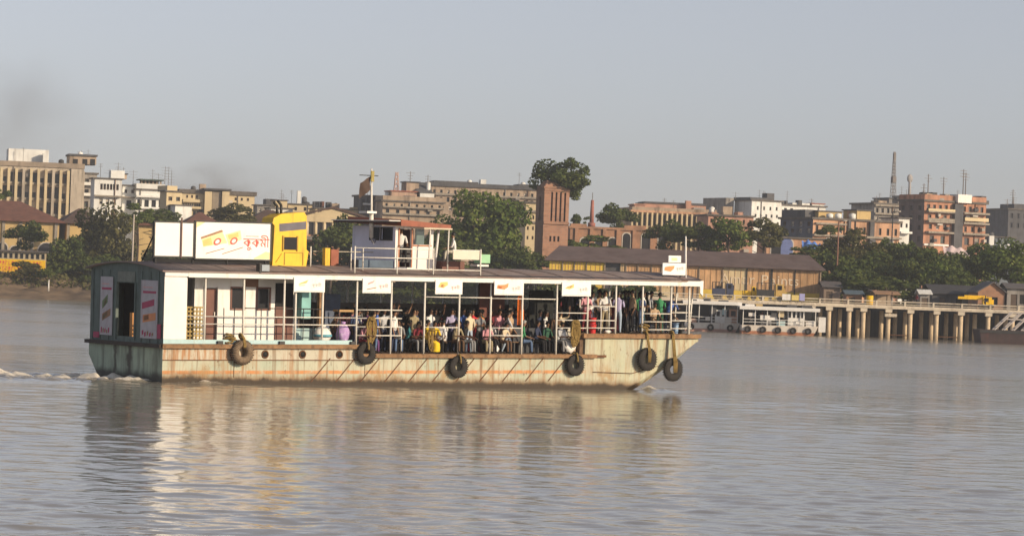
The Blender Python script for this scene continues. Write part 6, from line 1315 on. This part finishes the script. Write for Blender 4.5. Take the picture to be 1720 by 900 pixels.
# ------------------------------------------------------------------ people
def skeleton(kind):
    """joints of a 1.68 m figure facing +x; returns points, edges, radii, region of each edge"""
    P = []; E_ = []; RR = []; RG = []
    def pt(p, r): P.append(Vector(p)); RR.append(r); return len(P) - 1
    def ed(a, b, g): E_.append((a, b)); RG.append(g)
    lean = {'lean': R(38), 'bend': R(52), 'sit': R(8), 'sitfwd': R(24), 'back': R(-3)}.get(kind, R(2)); sit = kind.startswith('sit')
    pz = .50 if sit else (.90 if kind != 'walk' else .88)
    ax = Vector((math.sin(lean), 0, math.cos(lean))); pel = Vector((0, 0, pz))
    def up(d, f=0, s=0): return pel + ax * d + Vector((math.cos(lean), 0, -math.sin(lean))) * f + Vector((0, s, 0))
    a0 = pt(pel, .125); a1 = pt(up(.20), .115); a2 = pt(up(.40, .01), .128); a3 = pt(up(.52), .062)
    hl = lean * .4; hx = Vector((math.sin(hl), 0, math.cos(hl))); nk = up(.52)
    a4 = pt(nk + hx * .08 + Vector((.01, 0, 0)), .060); a5 = pt(nk + hx * .16 + Vector((.025, 0, 0)), .088); a6 = pt(nk + hx * .245 + Vector((.012, 0, 0)), .070)
    a7 = pt(nk + hx * .155 + Vector((.112, 0, 0)), .016)
    for a, b, g in ((a0, a1, 1), (a1, a2, 1), (a2, a3, 1), (a3, a4, 0), (a4, a5, 0), (a5, a6, 0), (a5, a7, 0)): ed(a, b, g)
    arms = {'stand': ((.02, .05, -.29), (.08, .0, -.25)), 'back': ((-.03, .06, -.28), (.10, -.04, -.22)), 'hold': ((.16, .10, .10), (.10, -.02, .26)), 'fold': ((.03, .07, -.27), (.20, -.20, .03)), 'lean': ((.16, .06, -.24), (.24, -.03, .02)), 'bend': ((.18, .05, -.24), (.22, -.02, -.06)),
            'walk': ((-.10, .05, -.26), (.12, 0, -.22)), 'sit': ((.08, .06, -.27), (.23, -.05, -.06)), 'sitfwd': ((.10, .06, -.26), (.24, -.08, .02)), 'sari': ((.03, .05, -.27), (.20, -.10, .02))}[kind]
    for s in (1, -1):
        e, w_ = Vector(arms[0]), Vector(arms[1])
        if kind == 'hold' and s == -1: e, w_ = Vector((.02, .05, -.29)), Vector((.08, 0, -.25))
        if kind == 'walk' and s == -1: e = Vector((.12, .05, -.26)); w_ = Vector((.16, 0, -.20))
        sh = up(.46, 0, s * .17); el = sh + Vector((e.x, s * e.y, e.z)); wr = el + Vector((w_.x, s * w_.y, w_.z)); d = (wr - el).normalized()
        b0 = pt(sh, .062); b1 = pt(sh + (el - sh) * .5, .047); b2 = pt(el, .040); b3 = pt(wr, .027); b4 = pt(wr + d * .065, .030)
        ed(a2, b0, 1); ed(b0, b1, 1); ed(b1, b2, 2); ed(b2, b3, 0); ed(b3, b4, 0)
        side = d.cross(Vector((1, 0, 0)) if abs(d.x) < .8 else Vector((0, 0, 1))).normalized(); nrm = d.cross(side)
        for k, (o_, l) in enumerate(((-.030, .062), (-.010, .074), (.010, .070), (.028, .055))):
            f0 = pt(wr + d * .095 + side * o_, .0085); f1 = pt(wr + d * (.095 + l * .6) + side * o_ * 1.2 + nrm * .010 * k * .4, .008); f2 = pt(wr + d * (.095 + l) + side * o_ * 1.2 + nrm * .024, .0065)
            ed(b4, f0, 0); ed(f0, f1, 0); ed(f1, f2, 0)
        t0 = pt(wr + d * .05 + side * -.042, .0105); t1 = pt(wr + d * .085 + side * -.062 + nrm * .01, .0085); ed(b4, t0, 0); ed(t0, t1, 0)
        hip = pel + Vector((0, s * .085, -.03))
        if sit: kn = hip + Vector((.40, s * .03, .02)); an = kn + Vector((.03, 0, -.41)); 
        elif kind == 'walk': kn = hip + Vector((.14 * s + .06, 0, -.40)); an = kn + Vector((-.02 + .12 * (s - 1) / -2 * -1, 0, -.38))
        else: kn = hip + Vector((.015, s * .02, -.41)); an = kn + Vector((-.03, s * .01, -.38))
        an.z = .075
        c0 = pt(hip, .095); c1 = pt(hip.lerp(kn, .5), .078); c2 = pt(kn, .056); c3 = pt(kn.lerp(an, .4), .056); c4 = pt(an, .040); c5 = pt(an + Vector((.10, s * .02, -.035)), .036); c6 = pt(an + Vector((.165, s * .03, -.045)), .026)
        ed(a0, c0, 3); ed(c0, c1, 3); ed(c1, c2, 3); ed(c2, c3, 3); ed(c3, c4, 3); ed(c4, c5, 4); ed(c5, c6, 4)
    return P, E_, RR, RG, (a4, a5, a6), hx, pel
BODY = {}
def body(kind):
    if kind in BODY: return BODY[kind]
    P, E_, RR, RG, hd, hx, pel = skeleton(kind)
    me = bpy.data.meshes.new('figure'); me.from_pydata([tuple(p) for p in P], E_, []); o = bpy.data.objects.new('figure', me); C.objects.link(o)
    sk = o.modifiers.new('s', 'SKIN'); sk.use_smooth_shade = True; sk.branch_smoothing = .6; ss = o.modifiers.new('d', 'SUBSURF'); ss.levels = 1; ss.render_levels = 1
    if not me.skin_vertices: 
        bpy.context.view_layer.objects.active = o
    d = me.skin_vertices[0].data
    for i, r in enumerate(RR): d[i].radius = (r, r); d[i].use_root = (i == 0)
    bpy.context.view_layer.update()
    ev = bpy.data.meshes.new_from_object(o.evaluated_get(bpy.context.evaluated_depsgraph_get())); bpy.data.objects.remove(o)
    ev.name = 'body'; ev.materials.clear()
    for k in range(4): ev.materials.append(None)
    A = np.array([P[a] for a, b in E_]); Bq = np.array([P[b] for a, b in E_]); rg = np.array(RG); rad = np.array([(RR[a] + RR[b]) / 2 for a, b in E_])
    cs = np.array([p.center for p in ev.polygons]); D = Bq - A; L2 = (D ** 2).sum(1) + 1e-9
    t = np.clip(((cs[:, None, :] - A[None]) * D[None]).sum(2) / L2, 0, 1); dist = np.linalg.norm(cs[:, None, :] - (A[None] + t[..., None] * D[None]), axis=2) - rad[None] * .9
    g = rg[dist.argmin(1)]; mi = np.array([0, 1, 1, 2, 3])[g]
    ev.polygons.foreach_set('material_index', mi.astype(np.int32)); ev.polygons.foreach_set('use_smooth', np.ones(len(mi), bool)); ev.update()
    # hair cap following the tilt of the head
    c = P[hd[1]] + hx * .035 + Vector((-.012, 0, 0)); hm = {}
    for st in ('short', 'long', 'bun'):
        b = MB(); n, k = 14, 8; vs = []
        for j in range(k + 1):
            th = (.62 if st == 'short' else .66) * math.pi * j / k
            for i in range(n):
                a = 6.283 * i / n; fr = max(0, math.cos(a)); drop = th * (1 - .42 * fr)
                vs.append(c + Vector((.108 * math.sin(drop) * math.cos(a), .094 * math.sin(drop) * math.sin(a), .112 * math.cos(drop))))
        b.add(vs, [(j*n+i, (j+1)*n+i, (j+1)*n+(i+1)%n, j*n+(i+1)%n) for j in range(k) for i in range(n)], 0, True)
        if st == 'long': b.tube(c + Vector((-.075, 0, -.03)), c + Vector((-.10, 0, -.34)), .055, 8, r1=.025)
        if st == 'bun': b.ball(c + Vector((-.125, 0, -.03)), .05, .05, .05, 8, 6)
        # ears and eyes ride on the hair mesh? no: ears are skin, kept on the body
        hm[st] = b.mesh('hair', [None])
    sk_ = None
    if kind in ('sari', 'sit', 'sitfwd', 'stand', 'back', 'hold'):
        b = MB(); n = 18; vs = []
        if kind.startswith('sit'):
            rows = [((-.02, .62), .17, .20), ((.10, .55), .20, .23), ((.33, .50), .16, .22), ((.46, .40), .14, .22), ((.48, .22), .14, .22), ((.46, .07), .15, .24)]
        else: rows = [((0, 1.06), .12, .155), ((0, .92), .145, .18), ((.01, .6), .16, .19), ((.01, .3), .18, .205), ((.01, .06), .20, .225)]
        for (x, z), rx, ry in rows:
            for i in range(n): a = 6.283 * i / n; fo = 1 + .05 * math.sin(a * 6 + z * 4); vs.append((x + rx * fo * math.cos(a), ry * fo * math.sin(a), z))
        b.add(vs, [(j*n+i, j*n+(i+1)%n, (j+1)*n+(i+1)%n, (j+1)*n+i) for j in range(len(rows) - 1) for i in range(n)], 0, True); sk_ = b.mesh('skirt', [None])
    BODY[kind] = (ev, hm, sk_); return BODY[kind]
def cm(name, col): return mat('cloth_' + name, col, .85, .12, 9)
COL = dict(white=(.74, .73, .70), offwhite=(.60, .56, .46), navy=(.025, .035, .075), black=(.012, .012, .014), dkblue=(.03, .05, .12), jeans=(.10, .16, .28), ltjeans=(.34, .42, .52), maroon=(.17, .02, .03), red=(.50, .03, .04), yellow=(.72, .50, .02), green=(.05, .26, .11), dkgreen=(.03, .10, .06), lavender=(.46, .42, .62), pink=(.62, .30, .34), tan=(.45, .32, .20), grey=(.22, .22, .22), ltgrey=(.45, .46, .48), brown=(.12, .07, .04), orange=(.66, .22, .05), purple=(.16, .06, .18), khaki=(.30, .25, .15), teal=(.04, .20, .22), blue=(.07, .14, .42), cream=(.62, .52, .36))
for k_, v_ in COL.items(): cm(k_, v_)
SKINS = [mat('skin_brown', (.20, .105, .062), .6, .06, 6), mat('skin_dark', (.12, .062, .038), .6, .06, 6), mat('skin_tan', (.28, .155, .095), .6, .06, 6)]
hairm = mat('hair_black', (.008, .007, .006), .5, .2, 9); hairg = mat('hair_grey', (.30, .29, .27), .7, .2, 9); shoem = mat('shoe_dark', (.025, .02, .017), .6, .2, 6)
rp_ = random.Random(21)
def person(x, y, face, kind, top, legs, label, hair='short', skirt=None, z=None, sc=1.0, hairmat=None, cap=None, scarf=None):
    zz = dk(x) if z is None else z; p = fw(x, y, zz)
    root = empty('person', p, label, 'person', TH + R(face)); ev, hm, sk_ = body(kind)
    o = link('body', ev, root); s = sc * (.97 + .05 * rp_.random()); root.scale = (s, s, s)
    sm_ = SKINS[rp_.randrange(3)]
    for k, m_ in enumerate((sm_, MATS['cloth_' + top], MATS['cloth_' + legs], shoem)): o.material_slots[k].link = 'OBJECT'; o.material_slots[k].material = m_
    h = link('hair', hm[hair], root); h.material_slots[0].link = 'OBJECT'; h.material_slots[0].material = hairmat or (MATS['cloth_' + cap] if cap else hairm)
    if skirt and sk_: q = link('skirt', sk_, root); q.material_slots[0].link = 'OBJECT'; q.material_slots[0].material = MATS['cloth_' + skirt]
    return root
# face angles: 0 looks to the bow, -90 to the photo's viewer side, 90 to the far bank, 180 to the stern
for a_ in [
 (10.42, .35, -60, 'stand', 'white', 'navy', 'person in a white shirt and navy trousers standing in the first wide deck opening'),
 (10.95, .95, -100, 'sitfwd', 'dkblue', 'black', 'person in dark blue sitting right of the white shirt man in the opening'),
 (11.25, 1.5, -110, 'stand', 'black', 'black', 'person in black standing in the shade left of the yellow dressed passenger'),
 (9.0, .95, -80, 'stand', 'dkblue', 'navy', 'person in dark blue behind the rail beside the yellow rope coil'),
 (9.45, .7, -60, 'sit', 'maroon', 'purple', 'person in maroon sitting behind the rail above the dark tyre'),
 (9.75, 1.2, -120, 'stand', 'purple', 'black', 'person in dark purple standing just left of the white shirt man', 'long'),
 (9.25, 1.5, 60, 'back', 'pink', 'navy', 'person in pink facing away under the second hanging board', 'bun'),
 (8.35, 1.7, -40, 'sitfwd', 'brown', 'brown', 'person in brown crouched behind the wooden stand'),
 (12.05, .55, -50, 'sit', 'yellow', 'khaki', 'person in a yellow dress sitting behind the low rail with the rope tangle', 'bun', 'yellow'),
 (12.42, .62, -100, 'sitfwd', 'yellow', 'maroon', 'person in a bright yellow top sitting beside the yellow dress', 'long'),
 (12.95, .5, 100, 'sit', 'white', 'tan', 'person in a white shirt sitting back to the rail, left of the post amidships'),
 (13.55, .75, -40, 'sit', 'white', 'black', 'person in a white shirt sitting just right of the post amidships'),
 (13.2, 1.6, -90, 'hold', 'black', 'black', 'person in black holding on overhead behind the seated white shirts', 'long'),
 (14.1, .5, 95, 'back', 'cream', 'ltjeans', 'person in a cream shirt and faded jeans standing with the back turned'),
 (14.55, .95, -100, 'sari', 'red', 'red', 'person in a red dress half hidden by the jeans wearing man', 'long', 'red'),
 (15.05, .55, -60, 'sit', 'offwhite', 'black', 'person in an off white shirt seated in the bay with two low rails, left one'),
 (15.4, .9, -120, 'sit', 'white', 'grey', 'person in a white shirt seated in the bay with two low rails, right one', 'short'),
 (15.95, .5, -20, 'walk', 'ltgrey', 'ltjeans', 'person in a pale grey shirt striding in light blue jeans'),
 (16.05, 1.2, -90, 'stand', 'pink', 'grey', 'person in a pinkish shirt behind the striding one'),
 (16.62, .45, -35, 'sit', 'green', 'jeans', 'person in a green top and blue jeans sitting at the rail post, grey haired', 'short', None, None, 1.0, hairg),
 (15.6, 1.8, -80, 'stand', 'dkgreen', 'black', 'person in dark green standing deep in the shade behind the seated pair'),
 (14.3, 1.9, -95, 'stand', 'navy', 'navy', 'person in navy in the shade behind the cream shirt man'),
 (17.1, 2.3, 120, 'stand', 'brown', 'black', 'person in brown behind the hanging orange cloth', 'bun'),
 (18.45, .55, -70, 'sitfwd', 'ltgrey', 'grey', 'person in a pale grey shirt sitting behind the rail left of the rope bundle'),
 (18.95, 1.0, -100, 'hold', 'cream', 'khaki', 'person in cream reaching up behind the rope bundle'),
 (19.0, 2.0, -90, 'stand', 'black', 'black', 'person in black before the dark curtain'),
 (20.15, .75, 20, 'bend', 'white', 'maroon', 'person in a white shirt and cap bending over the upper rail', 'short', None, None, 1.0, None, 'white'),
 (20.55, 1.5, -80, 'stand', 'red', 'maroon', 'person in a red top behind the bending white shirt', 'long'),
 (20.78, .45, -110, 'fold', 'white', 'khaki', 'person in a white shirt and khaki trousers with folded arms at the bow rail'),
 (20.0, 2.2, -80, 'stand', 'maroon', 'black', 'person in dark maroon at the back of the bow deck'),
 (21.5, .5, 40, 'fold', 'lavender', 'ltjeans', 'person in a lavender shirt and pale jeans at the open gap of the bow deck', 'short'),
 (22.25, .55, 170, 'back', 'tan', 'black', 'person with a bare back and dark wrap standing at the gap of the bow deck', 'short', None, None, 1.06),
 (23.0, .8, -60, 'stand', 'white', 'dkgreen', 'person in white over dark green behind the foremost side rail'),
 (23.75, .6, 60, 'fold', 'green', 'dkgreen', 'person in a bright green shirt at the foremost side rail'),
 (23.3, 1.4, -90, 'stand', 'green', 'black', 'person in green behind the other green shirt', 'long'),
 (22.9, 1.9, -60, 'stand', 'black', 'black', 'person in black in the middle of the bow deck'),
 (23.9, 1.7, 10, 'stand', 'black', 'brown', 'person in black looking ahead at the bow'),
 (24.6, 1.1, 10, 'sit', 'brown', 'black', 'person in brown seated at the very front of the bow'),
 (24.9, 1.8, -120, 'sitfwd', 'black', 'grey', 'person in black crouching near the pale blue bucket'),
 (21.9, 2.2, 60, 'stand', 'dkblue', 'black', 'person in dark blue behind the lavender shirt'),
 (11.6, 2.4, -90, 'stand', 'grey', 'black', 'person in grey standing deep inside the well deck, left of the bench'),
 (12.6, 2.7, -80, 'sit', 'dkblue', 'navy', 'person in dark blue seated on the shaded middle bench, left'),
 (13.4, 2.7, -100, 'sit', 'maroon', 'black', 'person in maroon seated on the shaded middle bench, right', 'long'),
 (10.2, 2.5, -70, 'stand', 'black', 'navy', 'person in black deep inside behind the white shirt man'),
 (14.9, 2.8, -95, 'stand', 'grey', 'grey', 'person in grey far inside behind the bay with two low rails', 'bun'),
 (18.2, 1.4, -60, 'stand', 'navy', 'black', 'person in navy at the edge of the dark curtain'),
 (20.9, 2.8, -100, 'stand', 'grey', 'black', 'person in grey by the far rail of the bow deck'),
 (22.6, 3.2, 70, 'stand', 'maroon', 'black', 'person in maroon at the far side of the bow deck', 'long'),
 (8.95, .45, -70, 'sitfwd', 'pink', 'maroon', 'person in pink bending low beside the deck step, below the second hanging board', 'bun'),
 (9.6, .35, -30, 'stand', 'blue', 'jeans', 'person in mid blue at the rail between the rope coil and the white shirt man'),
 (10.75, .5, -120, 'sit', 'grey', 'jeans', 'person in grey with jeans seated at the open edge, right of the white shirt man'),
 (11.3, .7, -40, 'sit', 'teal', 'black', 'person in teal seated just left of the yellow dressed passenger'),
 (11.85, 1.1, -90, 'stand', 'khaki', 'brown', 'person in khaki standing behind the yellow dress', 'bun'),
 (12.7, 1.2, -80, 'stand', 'white', 'navy', 'person in a white shirt standing behind the bright yellow top'),
 (13.7, 1.15, -110, 'fold', 'lavender', 'navy', 'person in pale lavender standing left of the cream shirt man, in shade'),
 (14.35, 1.3, -70, 'stand', 'blue', 'black', 'person in blue partly hidden behind the cream shirt man'),
 (14.85, .45, -100, 'sitfwd', 'pink', 'khaki', 'person in pink crouched at the post left of the two low rails', 'long'),
 (15.2, 1.35, -90, 'stand', 'orange', 'brown', 'person in orange standing behind the seated off white shirt', 'bun'),
 (16.3, .8, -60, 'stand', 'tan', 'brown', 'person in tan standing behind the grey haired sitter'),
 (17.95, .6, -90, 'sit', 'dkgreen', 'black', 'person in dark green sitting at the end of the black locker'),
 (18.35, 1.2, -50, 'stand', 'white', 'grey', 'person in a white top standing in the bay of the torn white heap', 'long'),
 (19.85, .5, -100, 'fold', 'pink', 'maroon', 'person in pink at the first bow rail, left of the red buckets', 'long'),
 (20.45, .9, -60, 'stand', 'ltgrey', 'jeans', 'person in light grey right of the bending white shirt', 'short'),
 (21.2, 1.1, -90, 'hold', 'white', 'black', 'person in white holding the post between the two bow bays'),
 (22.0, 1.3, -120, 'stand', 'maroon', 'maroon', 'person in maroon just behind the lavender shirt', 'long', 'maroon'),
 (22.75, .55, -70, 'fold', 'dkblue', 'jeans', 'person in dark blue at the left end of the foremost side rail'),
 (23.4, .55, -100, 'sit', 'tan', 'brown', 'person in tan sitting low behind the foremost side rail'),
 (24.3, .7, 30, 'lean', 'blue', 'navy', 'person in blue leaning on the bow rail behind the last post'),
 (24.2, 2.4, 0, 'stand', 'white', 'grey', 'person in white at the very front looking ahead'),
]: person(*a_)
person(11.42, 1.50, -110, 'sit', 'white', 'black', 'person in a white shirt steering inside the wheelhouse door', z=4.66)
MB_root = empty('stool', (0, 0, 0), 'dark stool under the steersman in the wheelhouse', 'stool'); MB_root.matrix_world = FM @ Matrix.Translation((11.42, 1.50, 4.421)); MB().box(-.2, .2, -.2, .2, .58, .64).build('seat', steel_dark, MB_root)
for sx_ in (-.17, .13):
    for sy_ in (-.17, .13): MB().box(sx_, sx_ + .04, sy_, sy_ + .04, 0, .577).build('leg', steel_dark, MB_root)
person(13.75, 1.1, 150, 'sit', 'white', 'offwhite', 'person in white sitting on the roof behind the cream board', z=4.62, sc=.95)
for x_, y_, f_, kd, tp, lg, lb in (
 (9.2, 1.05, -60, 'fold', 'white', 'grey', 'person in white behind the rope coil at the deck step'),
 (9.9, .95, -120, 'stand', 'tan', 'brown', 'person in tan close behind the white shirt man, left side'),
 (10.6, 1.35, -80, 'hold', 'ltgrey', 'navy', 'person in light grey holding on, right of the white shirt man'),
 (11.1, 1.25, -50, 'fold', 'brown', 'black', 'person in brown with folded arms left of the khaki one'),
 (11.55, .55, -90, 'sitfwd', 'maroon', 'grey', 'person in maroon hunched at the post left of the yellow dress'),
 (12.25, 1.55, -70, 'stand', 'dkblue', 'black', 'person in dark blue standing over the two yellow dressed ones'),
 (12.65, .45, -120, 'sit', 'ltgrey', 'black', 'person in light grey squeezed beside the bright yellow top'),
 (13.35, .45, -80, 'sitfwd', 'khaki', 'brown', 'person in khaki sitting at the amidships post'),
 (13.85, .45, -60, 'sit', 'black', 'grey', 'person in black sitting in front of the shaded lavender one'),
 (14.6, .5, -100, 'fold', 'grey', 'black', 'person in grey standing right of the red dress'),
 (15.6, .4, -70, 'sitfwd', 'cream', 'brown', 'person in cream bending between the two seated white shirts'),
 (16.0, 1.75, -90, 'hold', 'maroon', 'black', 'person in maroon holding on behind the striding passenger'),
 (17.4, .55, -60, 'sit', 'navy', 'black', 'person in navy sitting before the black locker'),
 (18.65, .85, -110, 'stand', 'brown', 'grey', 'person in brown standing over the pale grey sitter'),
 (19.2, .7, -80, 'sit', 'offwhite', 'tan', 'person in off white seated right behind the rope bundle'),
 (20.25, 1.3, -70, 'stand', 'white', 'navy', 'person in white behind the red buckets'),
 (21.35, 1.6, -100, 'stand', 'tan', 'black', 'person in tan behind the lavender shirt, left'),
 (23.6, 1.05, -50, 'stand', 'ltgrey', 'navy', 'person in light grey between the two green shirts')):
    person(x_, y_, f_, kd, tp, lg, lb, rp_.choice(('short', 'short', 'long', 'bun')))
rc_ = random.Random(77); used_ = set()
for k_ in range(46):      # the packed crowd in the shade further in
    x_ = rc_.choice((rc_.uniform(8.9, 12.5), rc_.uniform(9.0, 15.6), rc_.uniform(17.9, 19.2), rc_.uniform(19.9, 24.6))); y_ = rc_.uniform(1.9, 4.3)
    if 19.0 < x_ < 19.9: x_ = 20.1
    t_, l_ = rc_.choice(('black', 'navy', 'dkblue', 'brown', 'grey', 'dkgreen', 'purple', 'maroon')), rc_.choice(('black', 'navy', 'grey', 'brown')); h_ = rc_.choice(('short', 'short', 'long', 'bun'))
    zone = 'left low deck' if x_ < 11.2 else 'middle low deck' if x_ < 13.6 else 'right low deck' if x_ < 19.8 else 'rear bow deck' if x_ < 22.2 else 'front bow deck'
    while (t_, l_, h_, zone) in used_: t_ = rc_.choice(('black', 'navy', 'dkblue', 'brown', 'grey', 'dkgreen', 'purple', 'maroon', 'teal', 'blue'))
    used_.add((t_, l_, h_, zone))
    nm_ = {'dkblue': 'dark blue', 'dkgreen': 'dark green'}
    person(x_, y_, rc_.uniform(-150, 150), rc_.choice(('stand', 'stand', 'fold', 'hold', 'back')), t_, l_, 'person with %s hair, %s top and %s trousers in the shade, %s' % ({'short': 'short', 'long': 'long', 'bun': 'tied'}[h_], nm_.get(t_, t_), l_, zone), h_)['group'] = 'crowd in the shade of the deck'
# two figures on the jetty
for u_, Y_, tp, lg, lb in ((1655, 338, 'navy', 'black', 'person in dark clothes walking on the jetty below the crane cab'), (1498, 339, 'brown', 'grey', 'person in brown on the jetty near the landing stage'), (1540, 339, 'maroon', 'black', 'person in maroon on the jetty left of the dark roofed hut')):
    r_ = person(0, 0, 0, 'walk', tp, lg, lb, z=0, sc=.8); r_.location = at_ground(u_, Y_, 3.332)

for u_, tp, lg, lb in ((1262, 'navy', 'black', 'person in navy aboard the right hand moored ferry, first from its left'), (1281, 'maroon', 'grey', 'person in maroon aboard the right hand moored ferry, second from its left'), (1318, 'white', 'black', 'person in white aboard the right hand moored ferry, left of its cabin'), (1205, 'brown', 'black', 'person in brown aboard the left hand moored ferry')):
    r_ = person(0, 0, -80, 'stand', tp, lg, lb, z=0, sc=.85); r_.location = at_ground(u_, 330.9 if u_ > 1240 else 333.9, .86)
# ------------------------------------------------------------------ smoke drifting over the roofs on the left
def smoke(u0, u1, v0, v1, Y, dens, col, depth, seed):
    a_, b_ = at(u0, v1, Y), at(u1, v0, Y); c = (a_ + b_) / 2; rx, rz = (b_.x - a_.x) / 2, (b_.z - a_.z) / 2
    b = MB().ball((0, 0, 0), 1, 1, 1, 24, 14)
    m = bpy.data.materials.new('smoke'); m.use_nodes = True; t = m.node_tree; t.nodes.clear(); o = N(t, 'ShaderNodeOutputMaterial'); pv = N(t, 'ShaderNodeVolumePrincipled'); t.links.new(pv.outputs[0], o.inputs['Volume'])
    tc = N(t, 'ShaderNodeTexCoord'); ln = N(t, 'ShaderNodeVectorMath', operation='LENGTH'); t.links.new(tc.outputs['Object'], ln.inputs[0])
    r = N(t, 'ShaderNodeMapRange', interpolation_type='SMOOTHSTEP'); r.inputs[1].default_value = 1; r.inputs[2].default_value = .1; t.links.new(ln.outputs['Value'], r.inputs[0])
    mp = N(t, 'ShaderNodeMapping'); mp.inputs['Location'].default_value = (seed, 0, 0); t.links.new(tc.outputs['Object'], mp.inputs[0]); n = N(t, 'ShaderNodeTexNoise'); n.inputs['Scale'].default_value = 1.7; n.inputs['Detail'].default_value = 5; t.links.new(mp.outputs[0], n.inputs['Vector'])
    r2 = N(t, 'ShaderNodeMapRange'); r2.inputs[1].default_value = .38; r2.inputs[2].default_value = .72; t.links.new(n.outputs[0], r2.inputs[0])
    ml = N(t, 'ShaderNodeMath', operation='MULTIPLY'); t.links.new(r.outputs[0], ml.inputs[0]); t.links.new(r2.outputs[0], ml.inputs[1]); m2 = N(t, 'ShaderNodeMath', operation='MULTIPLY'); m2.inputs[1].default_value = dens; t.links.new(ml.outputs[0], m2.inputs[0])
    t.links.new(m2.outputs[0], pv.inputs['Density']); pv.inputs['Color'].default_value = (*col, 1)
    o_ = b.build('smoke', m, None, c); o_.scale = (rx, depth, rz); tag(o_, kind='stuff')
smoke(-150, 190, 60, 345, 720, .06, (.24, .20, .18), 10, 0)
smoke(240, 500, 262, 372, 760, .15, (.26, .24, .23), 8, 4)

# ------------------------------------------------------------------ haze over the river and the city
b = MB().box(-1600, 1600, -450, 2950, -4.5, 62); m = bpy.data.materials.new('haze_air'); m.use_nodes = True; t = m.node_tree; t.nodes.clear()
o = N(t, 'ShaderNodeOutputMaterial'); pv = N(t, 'ShaderNodeVolumePrincipled'); pv.inputs['Density'].default_value = .00022; pv.inputs['Color'].default_value = (.80, .86, .96, 1); t.links.new(pv.outputs[0], o.inputs['Volume'])
tag(b.build('haze', m), kind='stuff')
